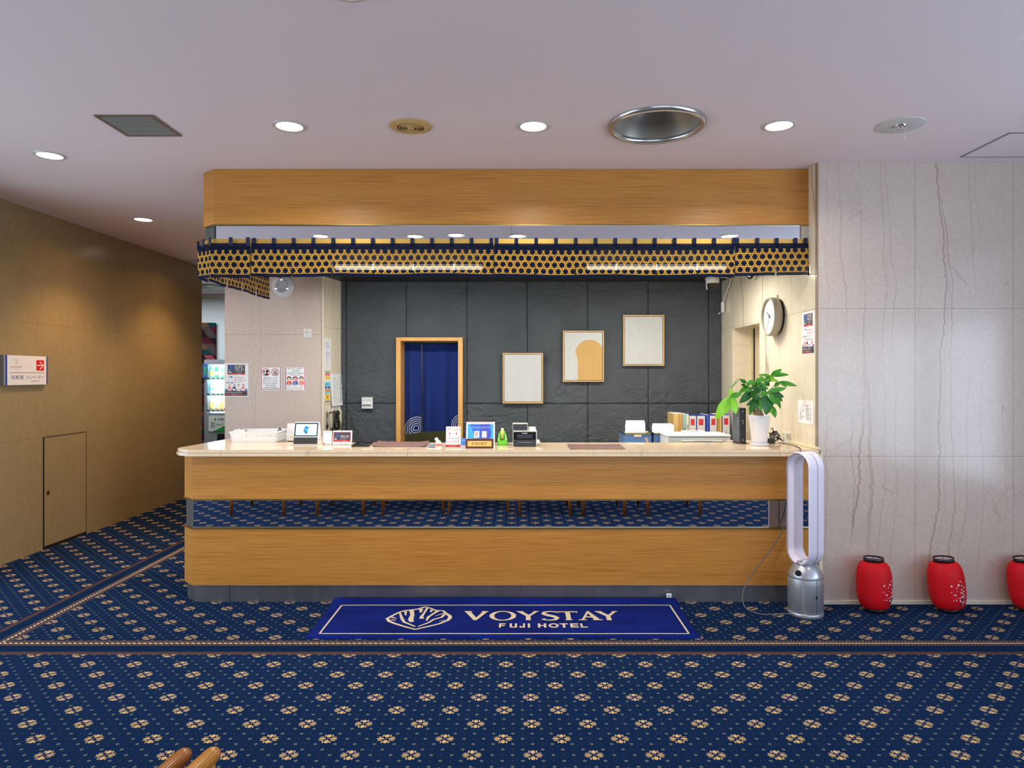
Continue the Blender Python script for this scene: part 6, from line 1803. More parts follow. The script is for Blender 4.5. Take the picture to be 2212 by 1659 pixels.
for ci, (c, via, leaves) in enumerate(clusters):
    cp_ = pl(c[0], c[1], c[2])
    q = MB(); pts = [tuple(crown)]
    mid = (crown + cp_) / 2 + Vector((0, 0, 0.035)) if via is None else pl(*via)
    n = 8
    pts = [tuple(crown * (1 - f) ** 2 + mid * 2 * f * (1 - f) + cp_ * f * f) for f in [i / n for i in range(n + 1)]] if via is None else [tuple(crown * (1 - f) ** 2 + (mid * 2 - (crown + cp_) / 2) * 2 * f * (1 - f) + cp_ * f * f) for f in [i / n for i in range(n + 1)]]
    q.tube(pts, 0.0020, LFM, 6); o = q.build('leaf_stalk', parent=t)
    r_ = random.Random(ci)
    q = MB()
    for (tip, wpx, mt) in leaves:
        tp_ = pl(tip[0], tip[1], c[2] + r_.uniform(-0.05, 0.01))
        leaf(q, cp_, tp_, wpx * d / F * 0.80, mt, bend=r_.uniform(0.04, 0.14), face=(r_.uniform(-0.3, 0.3), -1, r_.uniform(0.1, 0.6)))
    q.build('leaf_cluster', parent=t)

# cables, adapter, wall plug cube and duct behind the plant
t = thing('cable_tangle', 'tangle of black cables behind the white plant pot', 'cables', (PX(1674, 5.06), 5.06, TZ))
q = MB()
for j in range(7):
    r_ = random.Random(40 + j); cx_, cz_ = r_.uniform(-0.03, 0.035), r_.uniform(0.03, 0.06); ra, rb = r_.uniform(0.025, 0.05), r_.uniform(0.02, 0.045); ph = r_.uniform(0, 6)
    pts = [(cx_ + ra * math.cos(a_ + ph), 0.02 * math.sin(a_ * 2 + ph) + r_.uniform(-.004, .004), max(0.006, cz_ + rb * math.sin(a_))) for a_ in [k * 2 * PI / 18 for k in range(17)]]
    q.tube(pts, 0.0032, BLACK, 6)
q.build('cable_loops', parent=t)
q = MB(); q.tube([(-0.03, 0.0, 0.10), (-0.018, 0, 0.105), (-0.012, 0, 0.08), (-0.02, 0, 0.05)], 0.004, BLACK, 6); q.build('loose_end', parent=t)
t = thing('power_adapter', 'black power adapter block against the white plant pot', 'adapter', (PX(1664.5, 4.97), 4.97, TZ))
MB().box(-0.026, 0.026, -0.02, 0.03, 0, 0.036, BLACK).build('adapter_body', parent=t, bevel=0.004)
t = thing('power_cube', 'white multi plug cube with printed text near the side wall', 'power strip', (PX(1701, 5.05), 5.05, TZ))
MB().box(-0.030, 0.030, -0.03, 0.035, 0.006, 0.075, S('cream plug', (224, 218, 196), 0.4)).build('cube_body', parent=t, bevel=0.004)
q = MB(); q.plane((-0.028, -0.03, 0.02), '-y')
for i in range(5): q.rect(0.006, 0.008 + i * 0.009, 0.006 + (0.02, 0.035, 0.03, 0.036, 0.026)[i], 0.011 + i * 0.009, 1, (MIDG, REDP, BLUEP, MIDG, LGREY)[i])
q.build('printed_text', parent=t)
MB().box(-0.035, 0.01, -0.04, 0.0, 0.0, 0.012, WHITE).build('plug_end', parent=t, bevel=0.003)
t = thing('white_wire', 'thin white wire curling up the side wall behind the cable tangle', 'cable', (2.0, 5.12, TZ))
MB().tube([(-0.06, 0, 0.02), (-0.05, 0.02, 0.07), (-0.065, 0.02, 0.11), (-0.075, 0.03, 0.135)], 0.002, WHITE, 6).tube([(-0.05, 0.0, 0.06), (-0.02, 0, 0.095), (-0.005, 0, 0.09), (-0.004, 0.01, 0.07)], 0.002, WHITE, 6).build('wire', parent=t)
t = thing('cable_duct', 'cream plastic cable duct along the side wall and down the marble edge', 'cable duct', (XS, 4.58, TZ))
DU = S('cream duct', (222, 212, 176), 0.4)
MB().box(XS - 0.016, XS - 0.0005, 4.552, 5.12, TZ + 0.0005, TZ + 0.018, DU).build('top_run', parent=t, bevel=0.002).location = (-XS, -4.58, -TZ)
MB().box(XS + 0.010, XS + 0.034, 4.558, 4.5715, 0.03, TZ - 0.01, DU).build('down_run', parent=t, bevel=0.002).location = (-XS, -4.58, -TZ)
MB().tube([(XS - 0.008, 4.552, TZ + 0.008), (XS + 0.004, 4.548, TZ + 0.008), (XS + 0.018, 4.556, TZ - 0.005), (XS + 0.022, 4.563, TZ - 0.03)], 0.006, DU, 8).build('corner_link', parent=t).location = (-XS, -4.58, -TZ)

# ---------------------------------------------------------------- back desk and things on it
BDZ = 0.87
t = thing('back_desk', 'low cream back desk against the slate wall behind the reception counter', 'desk', (0.9, 6.3, 0))
o = MB().box(-0.2, 2.02, 5.42, 6.66, BDZ - 0.03, BDZ, S('cream desk board', (206, 196, 176), 0.5)).build('desktop', parent=t, bevel=0.003); o.location = (-0.9, -6.3, 0)
for x_ in (-0.17, 1.99):
    o = MB().box(x_ - 0.015, x_ + 0.015, 5.46, 6.64, 0.0, BDZ - 0.03, CAB).build('side_panel', parent=t); o.location = (-0.9, -6.3, 0)

CRB = S('steel blue plastic', (84, 116, 164), 0.4); OLV = S('olive rim', (110, 106, 50), 0.5); TEAL = S('dark teal rim', (34, 56, 60), 0.4)
def crate(px0, px1, d, ztop, lab, seed):
    x0, x1 = PX(px0, d), PX(px1, d)
    t = thing('file_crate', lab, 'crate', ((x0 + x1) / 2, d, BDZ), group='blue card crates on the back desk')
    h = ztop - BDZ; hw = (x1 - x0) / 2; D_ = 0.30
    q = MB(); q.box(-hw, hw, 0, 0.006, 0, h - 0.01, CRB).box(-hw, hw, D_ - 0.006, D_, 0, h - 0.01, CRB).box(-hw, -hw + 0.006, 0.006, D_ - 0.006, 0, h - 0.01, CRB).box(hw - 0.006, hw, 0.006, D_ - 0.006, 0, h - 0.01, CRB).box(-hw, hw, 0, D_, 0, 0.005, CRB)
    q.build('crate_body', parent=t)
    q = MB(); q.box(-hw - 0.003, hw + 0.003, -0.004, 0.006, h - 0.012, h, OLV).box(-hw - 0.004, -hw + 0.006, -0.004, D_, h - 0.012, h + 0.003, TEAL).box(hw - 0.006, hw + 0.003, -0.004, D_, h - 0.012, h, OLV); q.build('crate_rim', parent=t)
    MB().box(-hw * 0.28, hw * 0.28, -0.004, 0.0, h - 0.034, h - 0.014, S('beige tag', (206, 188, 170), 0.5)).build('tag_holder', parent=t, bevel=0.002)
    return t, h, hw, D_, x0, x1
def papers(name, lab, loc, n, w_, h_, seed, lean=0.2, group=None):
    t = thing(name, lab, 'papers', loc, group=group); r_ = random.Random(seed)
    for i in range(n):
        y = i * 0.012; ww = w_ * r_.uniform(0.9, 1.0); hh_ = h_ * r_.uniform(0.86, 1.0); sh = r_.uniform(-0.012, 0.012); ln = lean + r_.uniform(-0.05, 0.05)
        q = MB(); q.M = Matrix.Translation((sh, y, 0)) @ Matrix.Rotation(-ln, 4, 'X'); q.box(-ww / 2, ww / 2, 0, 0.0025, 0, hh_, PAPER)
        if i == 0:
            q.M = q.M @ Matrix(((1, 0, 0, -ww / 2), (0, 0, -1, -0.0004), (0, 1, 0, 0), (0, 0, 0, 1)))
            for k in range(16): q.rect(ww * (0.15 + k * 0.045), hh_ * (0.42 + r_.uniform(0, .1)), ww * (0.165 + k * 0.045), hh_ * (0.62 + r_.uniform(0, .2)), 1, LGREY)
        q.build('sheet', parent=t)
d = 5.82
t, h, hw, D_, x0, x1 = crate(1348, 1407, d, PZ(935.5, d), 'blue card crate on the back desk, the left one, a printed sheet rising from it', 1)
papers('paper_stack', 'sheaf of white printed sheets rising from the left blue crate', ((x0 + x1) / 2, d + 0.05, BDZ + 0.006), 7, 0.168, PZ(911, d) - BDZ, 3)
t = thing('loose_papers', 'white papers piled flat over the front rim of the left blue crate', 'papers', ((x0 + x1) / 2 - 0.01, d + 0.01, BDZ + h + 0.002))
for i in range(3): MB().box(-0.10 + i * 0.006, 0.09 + i * 0.008, -0.008 + i * 0.002, 0.036, 0.001 + i * 0.003, 0.003 + i * 0.003, PAPER).build('sheet', parent=t)
t, h, hw, D_, x0, x1 = crate(1412, 1470, d + 0.02, PZ(936, d), 'blue card crate on the back desk, right of the two, partly behind the white printer', 2)
papers('paper_stack', 'sheaf of white handwritten slips leaning in the right blue crate', ((x0 + x1) / 2 - 0.01, d + 0.05, BDZ + 0.006), 9, 0.185, PZ(914, d) - BDZ, 9, lean=0.25)
t = thing('wooden_stick', 'short tan wooden stick leaning between the two blue crates', 'stick', (PX(1409, 5.75), 5.75, BDZ))
q = MB(); q.M = Matrix.Rotation(math.radians(-20), 4, 'Y') @ Matrix.Translation((0, 0, 0.0)); q.box(-0.010, 0.010, 0, 0.02, 0.0, 0.15, S('tan wood', (190, 160, 132), 0.6)); q.build('stick_body', parent=t)
t = thing('white_dish', 'low white tray between the right blue crate and the white printer', 'tray', (PX(1426, 5.55), 5.56, BDZ))
MB().box(-0.065, 0.05, -0.03, 0.12, 0, 0.110, WHITE).build('tray_base', parent=t, bevel=0.006); MB().box(0.0, 0.045, -0.025, 0.06, 0.110, 0.114, PAPER).build('tray_label', parent=t)

# folders and binders
def folder(px0, px1, py0, d, depth, mt, name, lab, cat='folder', lean=0):
    x0, x1 = PX(px0, d), PX(px1, d); h = PZ(py0, d) - BDZ
    t = thing(name, lab, cat, ((x0 + x1) / 2, d, BDZ))
    MB().box(-(x1 - x0) / 2, (x1 - x0) / 2, 0, depth, 0, h, mt).build('cover', parent=t, bevel=0.0015)
    if cat == 'folder':
        MB().box(-(x1 - x0) / 2 + 0.002, (x1 - x0) / 2 - 0.002, 0.004, depth - 0.004, h, h + 0.002, PAPER).build('pages', parent=t)
    return t, x1 - x0, h
t, w_, h = folder(1454.5, 1466, 893.5, 6.20, 0.24, S('manila card', (214, 176, 110), 0.6), 'envelope_file', 'thick manila envelope file at the left end of the binder row', 'folder')
t, w_, h = folder(1466.5, 1475, 894, 6.20, 0.24, S('manila card dark', (196, 152, 84), 0.6), 'envelope_file', 'slimmer darker manila file beside the thick one in the binder row', 'folder')
t, w_, h = folder(1475.5, 1482, 894.5, 6.20, 0.24, S('pale teal card', (150, 184, 182), 0.6), 'paper_folder', 'pale teal paper folder in the binder row', 'folder')
q = MB(); q.plane((-w_ / 2, -0.0005, 0), '-y'); q.rect(w_ * .35, h * .40, w_ * .6, h * .6, 1, INK); q.build('spine_marks', parent=t)
t, w_, h = folder(1482.5, 1488, 895.5, 6.20, 0.24, S('pale yellow card', (222, 216, 168), 0.6), 'paper_folder', 'pale yellow paper folder in the binder row', 'folder')
q = MB(); q.plane((-w_ / 2, -0.0005, 0), '-y')
for v_ in (0.5, 0.6, 0.66): q.rect(w_ * .3, h * v_, w_ * .7, h * (v_ + .03), 1, INK)
q.build('spine_marks', parent=t)
BCV = S('royal blue binder', (58, 82, 178), 0.4); SP = S('binder spine paper', (212, 208, 208), 0.5); RL = S('red spine label', (200, 52, 56), 0.5)
binders = [(1489, 1503.5, 898.5, 'first'), (1506, 1523, 898.5, 'second'), (1533.5, 1548, 898, 'third'), (1561, 1576, 897, 'last')]
for i, (a_, b_, py, nth) in enumerate(binders):
    d = 6.20; x0, x1 = PX(a_, d), PX(b_, d); h = PZ(py, d) - BDZ; hw = (x1 - x0) / 2
    t = thing('ring_binder', 'blue ring binder, white spine with red square, %s from the left' % nth if i < 3 else 'blue ring binder, white spine with red square, last beside the wall', 'binder', ((x0 + x1) / 2, d, BDZ), group='ring binders on the back desk')
    MB().box(-hw - 0.003, -hw, 0.0, 0.28, 0, h + 0.006, BCV).build('left_cover', parent=t); MB().box(hw, hw + 0.003, 0.0, 0.28, 0, h + 0.006, BCV).build('right_cover', parent=t)
    MB().box(-hw, hw, 0.0, 0.004, 0, h, SP).build('spine', parent=t); MB().box(-hw + 0.003, hw - 0.003, 0.006, 0.26, 0.004, h - 0.02, PAPER).build('paper_block', parent=t)
    q = MB(); q.plane((-hw, -0.0003, 0), '-y'); q.rect(2 * hw * .2, h * .72, 2 * hw * .8, h * .91, 1, RL); q.build('spine_label', parent=t); q = MB(); q.plane((-hw, -0.0003, 0), '-y'); q.rect(2 * hw * .46, h * .44, 2 * hw * .54, h * .53, 1, INK); q.build('spine_mark', parent=t)
t, w_, h = folder(1549.5, 1554, 896, 6.20, 0.24, S('ochre card', (186, 140, 60), 0.6), 'document_file', 'dark ochre file between the third and the last blue binder', 'folder')
t, w_, h = folder(1554.5, 1559, 895.5, 6.20, 0.24, S('manila card', (0, 0, 0)), 'document_file', 'pale ochre file touching the last blue binder', 'folder')
t, w_, h = folder(1526, 1531.5, 896.5, 6.20, 0.24, BCV, 'plastic_folder', 'slim blue plastic folder between the second and third binder', 'folder')
# white inkjet printer
t = thing('inkjet_printer', 'wide white printer with rounded corners in front of the binder row', 'printer', (PX(1511, 5.5), 5.5, BDZ))
PR = S('off white printer', (222, 224, 222), 0.35); zt_ = PZ(941, 5.5) - BDZ; w2 = (PX(1582, 5.5) - PX(1446, 5.5)) / 2
MB().box(-w2, w2, 0, 0.32, 0, zt_ - 0.014, PR).build('printer_body', parent=t, bevel=0.012, seg=3)
MB().box(-w2 - 0.008, w2 + 0.001, -0.006, 0.325, zt_ - 0.012, zt_ + 0.006, PR).build('scanner_lid', parent=t, bevel=0.008, seg=3)
MB().box(-0.08, 0.10, 0.10, 0.30, zt_ + 0.006, zt_ + 0.020, PR).build('paper_feeder', parent=t, bevel=0.005); MB().box(-0.06, 0.03, 0.12, 0.2, zt_ + 0.020, zt_ + 0.024, LGREY).build('feeder_flap', parent=t)
MB().box(-0.15, 0.19, -0.018, 0.002, zt_ - 0.058, zt_ - 0.036, S('pale beige panel', (196, 190, 180), 0.4)).build('control_panel', parent=t, bevel=0.009, seg=4); MB().box(-0.05, 0.10, -0.020, -0.018, zt_ - 0.054, zt_ - 0.040, S('panel grey', (176, 172, 164), 0.4)).build('screen_strip', parent=t)

# ---------------------------------------------------------------- bladeless fan
fx, fy = 1.868, 4.385
FAN = thing('bladeless_fan', 'tall silver and white bladeless fan purifier standing at the right end of the counter', 'fan', (fx, fy, 0), rot=(0, 0, math.radians(-68)))
# local -y is the front of the loop; rotated so that it faces left and towards the camera
FW = S('white satin loop', (226, 218, 232), 0.25); FS = SILVER; FG = S('grey seam', (120, 120, 126), 0.4)
PERF = Mat('perforated silver grille', 0.35, 0.5); x, y, z = PERF.obj()
# dots around the drum: angle from x,y
n_ = PERF.nt.nodes.new('ShaderNodeMath'); n_.operation = 'ARCTAN2'; PERF.nt.links.new(y.v, n_.inputs[0]); PERF.nt.links.new(x.v, n_.inputs[1]); ang = E(PERF.nt, n_.outputs[0])
uu = ang * (0.108 / 0.0072); vv = z / 0.0064
r0 = vv.floor(); uo = uu + (r0 * 0.5)
du_ = uo.frac() - 0.5; dv_ = vv.frac() - 0.5
hole = (du_ * du_ + dv_ * dv_).lt(0.085) * z.gt(0.045) * z.lt(0.215) * (((ang + 0.9) / 2.4).abs().gt(0.04))
PERF.color(PERF.mix(hole, (172, 174, 180), (84, 94, 92)))
MB().lathe([(1e-5, 0.001), (0.108, 0.001), (0.110, 0.004), (0.110, 0.024), (0.107, 0.028), (1e-5, 0.028)], FS, 56).build('base', parent=FAN)
MB().lathe([(0.106, 0.028), (0.1085, 0.032), (0.1085, 0.238), (0.107, 0.243)], PERF.m, 96).build('filter_drum', parent=FAN)
MB().lathe([(0.107, 0.243), (0.108, 0.250), (0.106, 0.262), (0.098, 0.285), (0.084, 0.312), (0.070, 0.330), (0.058, 0.338), (1e-5, 0.338)], FS, 56, sx=1.0, sy=0.96).build('collar', parent=FAN)
q = MB(); q.M = Matrix.Translation((0, 0, 0)); 
FA = math.radians(-90 + 20)      # direction of the display on the collar (local)
q.M = Matrix.Rotation(FA, 4, 'Z') @ Matrix.Translation((0.1005, 0, 0.283)) @ Matrix.Rotation(math.radians(62), 4, 'Y')
q.cyl(0, 0, -0.004, 0.004, 0.019, S('gloss black', (0, 0, 0)), 28); q.build('display', parent=FAN)
q = MB(); q.M = Matrix.Rotation(math.radians(-90 + 82), 4, 'Z'); q.box(0.1075, 0.1092, -0.0012, 0.0012, 0.03, 0.243, DARK); q.build('shell_joint', parent=FAN)
q = MB(); q.M = Matrix.Rotation(math.radians(-90 + 82), 4, 'Z'); q.box(0.106, 0.1105, -0.006, 0.006, 0.128, 0.150, BLACK); q.build('release_button', parent=FAN, bevel=0.003)
def stadium(r, zc0, zc1, n=18):
    pts = []
    for i in range(n + 1): a_ = PI + PI * i / n; pts.append((r * math.cos(a_), zc0 + r * math.sin(a_)))
    for k in range(1, 12): pts.append((r, zc0 + (zc1 - zc0) * k / 12))
    for i in range(n + 1): a_ = PI * i / n; pts.append((r * math.cos(a_), zc1 + r * math.sin(a_)))
    for k in range(1, 12): pts.append((-r, zc1 + (zc0 - zc1) * k / 12))
    return pts
def sweep(prof, mt, name, smooth=True):
    """prof: (inset from outer radius, depth y) closed loop swept round the stadium"""
    R0, z0_, z1_ = 0.098, 0.322 + 0.098, 1.052 - 0.098
    q = MB(); vs = []; fs = []; rings = [stadium(R0 - o_, z0_, z1_) for o_, y_ in prof]; n = len(rings[0]); m_ = len(prof)
    for j in range(m_):
        for (a_, b_) in rings[j]: vs.append((a_, prof[j][1], b_))
    for j in range(m_):
        for i in range(n):
            j2 = (j + 1) % m_; fs.append((j * n + i, j * n + (i + 1) % n, j2 * n + (i + 1) % n, j2 * n + i))
    q.add(vs, fs, mt, smooth)
    o = q.build(name, parent=FAN); return o
sweep([(0.0, 0.000), (0.0, -0.060), (0.003, -0.066), (0.006, -0.067), (0.012, -0.052), (0.030, -0.030), (0.030, 0.006), (0.0135, 0.006), (0.0135, 0.0)], FW, 'front_loop', False)
sweep([(0.0045, -0.0655), (0.0075, -0.0662), (0.0082, -0.0640), (0.005, -0.064)], DARK, 'air_slot', False)
sweep([(0.003, 0.002), (0.003, 0.006), (0.012, 0.006), (0.012, 0.002)], FG, 'seam', False)
sweep([(0.0, 0.006), (0.0, 0.052), (0.006, 0.062), (0.016, 0.062), (0.028, 0.045), (0.030, 0.006)], FW, 'back_loop', False)
MB().lathe([(1e-5, 0.330), (0.070, 0.328), (0.050, 0.345), (0.030, 0.352), (1e-5, 0.353)], FS, 40).build('loop_seat', parent=FAN)
pts = []
ctrl = [(1.893, 4.523, TZ + 0.002), (1.892, 4.519, 1.02), (1.89, 4.520, 0.98), (1.875, 4.57, 0.90), (1.86, 4.575, 0.80), (1.835, 4.572, 0.62), (1.79, 4.568, 0.50), (1.70, 4.56, 0.36), (1.58, 4.54, 0.22), (1.50, 4.50, 0.10), (1.50, 4.45, 0.02), (1.56, 4.37, 0.006), (1.66, 4.36, 0.006), (1.73, 4.37, 0.006), (1.765, 4.345, 0.010)]
def spline(c, n=8):
    o_ = []
    for i in range(len(c) - 1):
        p0 = Vector(c[max(i - 1, 0)]); p1 = Vector(c[i]); p2 = Vector(c[i + 1]); p3 = Vector(c[min(i + 2, len(c) - 1)])
        for k in range(n):
            u_ = k / n; o_.append(tuple(0.5 * ((2 * p1) + (p2 - p0) * u_ + (2 * p0 - 5 * p1 + 4 * p2 - p3) * u_ ** 2 + (3 * p1 - p0 - 3 * p2 + p3) * u_ ** 3)))
    o_.append(tuple(c[-1])); return o_
cord = MB().tube(spline(ctrl), 0.0036, S('grey cord', (96, 92, 92), 0.5), 8)
t = thing('power_cable', 'grey power cable lying across the countertop to its front edge above the fan', 'cable', (1.93, 4.7, TZ))
o = MB().tube(spline([(1.93, 5.0, TZ + 0.004), (1.96, 4.8, TZ + 0.004), (1.93, 4.62, TZ + 0.004), (1.90, 4.545, TZ + 0.004), (1.893, 4.528, TZ + 0.005)]), 0.0036, S('grey cord', (0, 0, 0)), 8).build('cable_run', parent=t); o.location = (-1.93, -4.7, -TZ)
o = cord.build('power_cord', parent=FAN); o.matrix_parent_inverse = (Matrix.Translation((fx, fy, 0)) @ Matrix.Rotation(math.radians(-68), 4, 'Z')).inverted()

# ---------------------------------------------------------------- red paper lanterns
RP = Mat('red lantern paper', 0.55, 0, 0.3); x, y, z = RP.obj()
rb = ((z / 0.0125).frac() - 0.5).abs()
RP.color(RP.mix(rb.lt(0.07), RP.mix(RP.noise(x, y, z, 30, 3), (220, 6, 24), (238, 14, 34)), (226, 60, 70))); RP.bump(rb, 0.0008, 0.5)
nt = RP.nt; tr = nt.nodes.new('ShaderNodeBsdfTranslucent'); tr.inputs[0].default_value = lin((225, 30, 30)); ms = nt.nodes.new('ShaderNodeMixShader'); ms.inputs[0].default_value = 0.35
nt.links.new(RP.b.outputs[0], ms.inputs[1]); nt.links.new(tr.outputs[0], ms.inputs[2]); nt.links.new(ms.outputs[0], RP.out.inputs[0])
LR = 0.107; LH = 0.345
def lrad(z_):
    f = (z_ - 0.022) / (LH - 0.044)
    f = max(0.0, min(1.0, f)); k = abs(2 * f - 1)
    return 0.060 + (LR - 0.060) * (1 - k ** 3.0) ** 0.5
FLW = S('pale blossom', (238, 226, 228), 0.6)
def make_lantern(label, loc, rot, turn):
    t = thing('paper_lantern', label, 'lantern', loc, rot, group='red paper lanterns along the marble wall')
    prof = []
    N = 25
    for i in range(N):
        z_ = 0.022 + (LH - 0.044) * i / (N - 1); prof.append((lrad(z_), z_))
        if i < N - 1:
            z2_ = 0.022 + (LH - 0.044) * (i + 0.5) / (N - 1); prof.append((lrad(z2_) - 0.0005, z2_))
    MB().lathe(prof, RP.m, 56).build('paper_body', parent=t)
    MB().lathe([(0.050, 0.002), (0.061, 0.002), (0.061, 0.026), (0.058, 0.026), (0.056, 0.004), (0.050, 0.004), (0.050, 0.002)], BLACK, 40).build('bottom_ring', parent=t)
    MB().lathe([(1e-5, 0.004), (0.052, 0.004)], S('lantern floor', (40, 30, 30), 0.8), 24).build('bottom_plate', parent=t)
    MB().lathe([(0.057, LH - 0.022), (0.0615, LH - 0.022), (0.062, LH + 0.004), (0.059, LH + 0.005), (0.057, LH + 0.001)], BLACK, 40).build('top_ring', parent=t)
    MB().lathe([(0.058, LH - 0.006), (1e-5, LH - 0.006)], S('pinkish paper lid', (216, 188, 194), 0.7), 32).build('lid_paper', parent=t)
    MB().tube([(-0.057, 0, LH - 0.002), (0.057, 0, LH - 0.002)], 0.0014, BLACK, 6).ball((0.0, 0, LH + 0.001), 0.004, BLACK, 8, 6).build('hanging_wire', parent=t)
    # painted plum branch wrapped on the paper; photo units of the enlarged picture
    def on(u_, v_, k=0.0012):
        """u across in metres measured along the surface, v up"""
        r_ = lrad(v_) + k; a_ = turn + u_ / LR
        return (r_ * math.sin(a_), -r_ * math.cos(a_), v_)
    q = MB()
    def patch(u_, v_, r_, mt, k):
        pts = [on(u_ + r_ * math.cos(a_) * (1 + 0.22 * math.cos(5 * a_)), v_ + r_ * math.sin(a_) * (1 + 0.22 * math.cos(5 * a_)), k) for a_ in [2 * PI * i / 20 for i in range(20)]]
        c_ = on(u_, v_, k); q.add([c_] + pts, [(0, 1 + i, 1 + (i + 1) % 20) for i in range(20)], mt)
    def branch(pts, w_):
        for i in range(len(pts) - 1):
            (a_, b_), (c_, e_) = pts[i], pts[i + 1]; n_ = 4
            for j in range(n_):
                f0, f1 = j / n_, (j + 1) / n_
                p0 = (a_ + (c_ - a_) * f0, b_ + (e_ - b_) * f0); p1 = (a_ + (c_ - a_) * f1, b_ + (e_ - b_) * f1)
                w0 = w_[i] + (w_[i + 1] - w_[i]) * f0; w1 = w_[i] + (w_[i + 1] - w_[i]) * f1
                q.add([on(p0[0] - w0, p0[1]), on(p0[0] + w0, p0[1]), on(p1[0] + w1, p1[1]), on(p1[0] - w1, p1[1])], [(0, 1, 2, 3)], INK)
    k = 0.000540
    U_ = lambda p: (p - 1270) * k; V_ = lambda p: 0.350 - (p - 220) * k
    branch([(U_(1262), V_(775)), (U_(1300), V_(705)), (U_(1305), V_(640)), (U_(1328), V_(590)), (U_(1300), V_(530)), (U_(1262), V_(495))], [0.006, 0.0045, 0.003, 0.003, 0.002, 0.001])
    branch([(U_(1300), V_(700)), (U_(1250), V_(685)), (U_(1190), V_(690))], [0.003, 0.002, 0.001]); branch([(U_(1308), V_(625)), (U_(1280), V_(600)), (U_(1175), V_(590))], [0.002, 0.0015, 0.0008]); branch([(U_(1325), V_(590)), (U_(1340), V_(550))], [0.002, 0.001])
    for a_, b_, r_ in ((1290, 470, 9), (1262, 510, 13), (1303, 520, 9), (1182, 517, 10), (1238, 540, 7), (1337, 548, 11), (1297, 566, 9), (1322, 592, 12), (1284, 602, 9), (1174, 590, 5), (1213, 626, 10), (1310, 618, 10), (1294, 654, 13), (1326, 652, 10), (1262, 668, 8), (1231, 664, 5), (1190, 687, 6), (1220, 690, 7), (1268, 698, 12), (1320, 683, 6), (1298, 722, 11), (1326, 714, 12), (1316, 760, 8), (1235, 583, 4), (1345, 640, 5), (1352, 668, 4), (1318, 488, 4), (1196, 614, 4), (1210, 670, 3)):
        patch(U_(a_), V_(b_), r_ * k * 0.95, FLW, 0.0020)
        if r_ > 8: patch(U_(a_), V_(b_), 2.4 * k, PINKP, 0.0026)
    q.build('painted_plum_branch', parent=t)
    return t
make_lantern('red paper lantern standing nearest the fan, its plum branch turned towards the right', (2.345, 4.435, 0.001), (math.radians(-3), 0, 0), 0.52)
make_lantern('red paper lantern in the middle of the row, leaning left, its plum branch facing front', (2.835, 4.435, 0.001), (math.radians(-3), math.radians(-5), 0), 0.16)
make_lantern('red paper lantern cut off by the right edge, leaning left against the marble', (3.365, 4.435, 0.001), (math.radians(-3), math.radians(-5), 0), 0.1)

# ---------------------------------------------------------------- armchairs in front of the desk, mirrored in the counter strip
AW = mat_wood('reddish brown arm wood', base=(140, 84, 32), dark=(96, 52, 18), light=(168, 108, 46), rough=0.22)
AW2 = mat_wood('golden brown arm wood', base=(166, 112, 44), dark=(120, 74, 24), light=(190, 138, 66), rough=0.22)
CU = S('cream upholstery', (214, 204, 190), 0.9, grain=0.08)
def armchair(label, x, y, rz, wood=AW):
    t = thing('armchair', label, 'armchair', (x, y, 0), (0, 0, rz), group='wooden armchairs facing the reception counter')
    for s2 in (-1, 1):
        xa = s2 * 0.33
        q = MB(); q.M = Matrix.Translation((xa, 0, 0.604)); prof = []
        n = 10
        pts = [(0, -0.34 + i * 0.05, 0) for i in range(14)] + [(0, 0.325, 0), (0, 0.335, -0.002), (0, 0.342, -0.004)]
        rr = [0.0215] * 14 + [0.020, 0.016, 0.009]
        q.tube(pts, rr, wood, 16); q.build('armrest', parent=t)
        q = MB(); q.tube([(xa, 0.30, 0.59), (xa, 0.305, 0.30), (xa, 0.325, 0.0)], [0.020, 0.020, 0.014], wood, 14); q.build('leg', parent=t)
        q = MB(); q.tube([(xa, -0.30, 0.59), (xa, -0.30, 0.30), (xa, -0.33, 0.0)], [0.020, 0.020, 0.014], wood, 14); q.build('leg', parent=t)
        q = MB(); q.box(xa - 0.012, xa + 0.012, -0.29, 0.24, 0.26, 0.31, wood); q.build('side_rail', parent=t, bevel=0.004)
    MB().box(-0.315, 0.315, 0.20, 0.235, 0.26, 0.32, wood).build('front_rail', parent=t, bevel=0.004)
    MB().box(-0.30, 0.30, -0.24, 0.255, 0.322, 0.45, CU).build('seat_cushion', parent=t, bevel=0.04, seg=4)
    q = MB(); q.M = Matrix.Translation((0, -0.27, 0.36)) @ Matrix.Rotation(math.radians(14), 4, 'X'); q.box(-0.29, 0.29, -0.06, 0.05, 0.0, 0.44, CU); q.build('back_cushion', parent=t, bevel=0.04, seg=4)
    return t
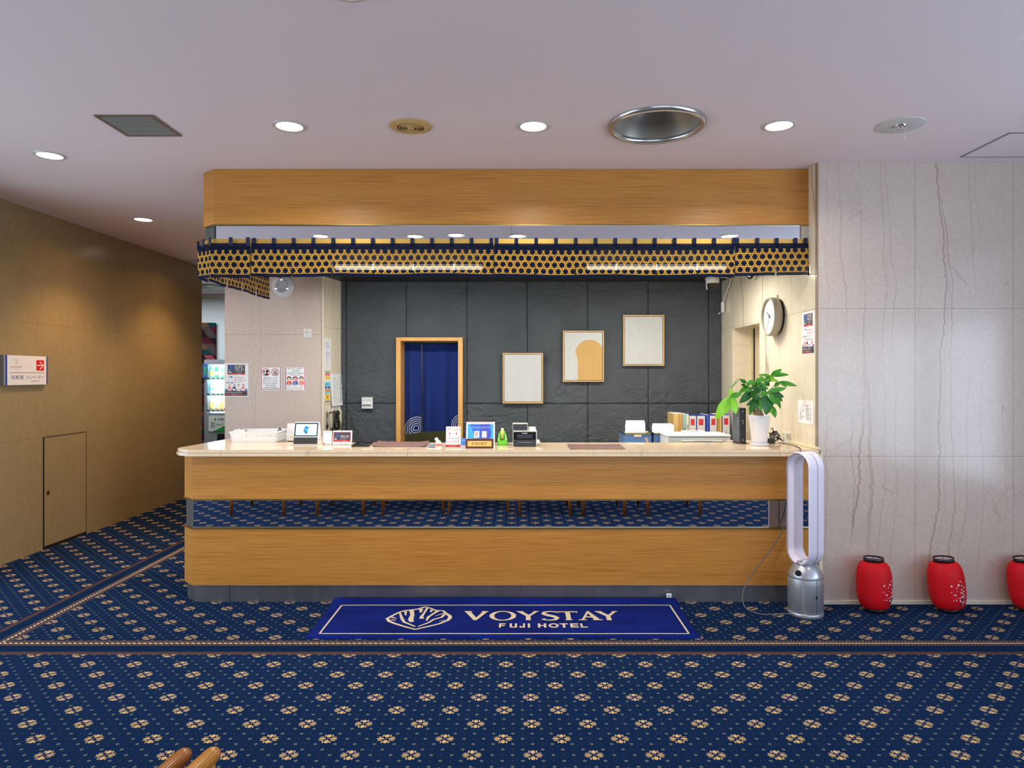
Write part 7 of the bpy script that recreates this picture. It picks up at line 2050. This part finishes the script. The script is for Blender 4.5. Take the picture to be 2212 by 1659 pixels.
# the pair whose arm tips show at the bottom left edge of the picture
r8 = math.radians(-8)
def from_arm(tipx, tipy, side, rz):
    c_, s_ = math.cos(rz), math.sin(rz); lx, ly = side * 0.33, 0.342
    return tipx - (lx * c_ - ly * s_), tipy - (lx * s_ + ly * c_)
xa, ya = from_arm(-0.826, 1.695, 1, r8)
armchair('cream cushioned armchair at the bottom left, its reddish right armrest tip showing', xa, ya, r8, AW)
xb, yb = from_arm(-0.757, 1.70, -1, r8)
armchair('wooden armchair at the bottom left, only its golden left armrest tip showing', xb, yb, r8, AW2)
def side_chair(label, x, y, w):
    t = thing('lounge_chair', label, 'chair', (x, y, 0), group='armless wooden chairs mirrored in the counter strip')
    h = w / 2
    for sx_ in (-1, 1):
        q = MB(); q.tube([(sx_ * (h - 0.03), 0.28, 0.36), (sx_ * (h - 0.02), 0.285, 0.0)], [0.022, 0.017], AW, 14); q.build('leg', parent=t)
        q = MB(); q.tube([(sx_ * (h - 0.03), -0.26, 0.36), (sx_ * (h - 0.02), -0.30, 0.0)], [0.022, 0.017], AW, 14); q.build('leg', parent=t)
    MB().box(-h, h, -0.29, 0.30, 0.31, 0.36, AW).build('seat_frame', parent=t, bevel=0.006)
    MB().box(-h + 0.01, h - 0.01, -0.25, 0.29, 0.362, 0.45, CU).build('seat_cushion', parent=t, bevel=0.03, seg=4)
    q = MB(); q.M = Matrix.Translation((0, -0.27, 0.37)) @ Matrix.Rotation(math.radians(14), 4, 'X'); q.box(-h + 0.01, h - 0.01, -0.06, 0.03, 0.0, 0.38, CU); q.build('back_cushion', parent=t, bevel=0.03, seg=4)
for lab, x_, w_ in (('leftmost', -2.86, 0.62), ('second from the left', -1.95, 0.55), ('first right of the middle', 0.30, 0.60), ('second right of the middle', 0.95, 0.50), ('rightmost', 1.72, 0.62)):
    side_chair('armless wooden chair mirrored in the counter strip, ' + lab, x_, 1.50, w_)
t = thing('coffee_table', 'low dark coffee table mirrored in the middle of the counter strip', 'table', (-0.45, 0.45, 0))
MB().box(-0.55, 0.55, -0.28, 0.28, 0.40, 0.44, S('dark walnut', (44, 28, 20), 0.3)).build('tabletop', parent=t, bevel=0.006)
for sx_ in (-1, 1):
    for sy_ in (-1, 1): MB().box(sx_ * 0.5 - 0.02, sx_ * 0.5 + 0.02, sy_ * 0.24 - 0.02, sy_ * 0.24 + 0.02, 0, 0.40, S('dark walnut', (0, 0, 0))).build('leg', parent=t)
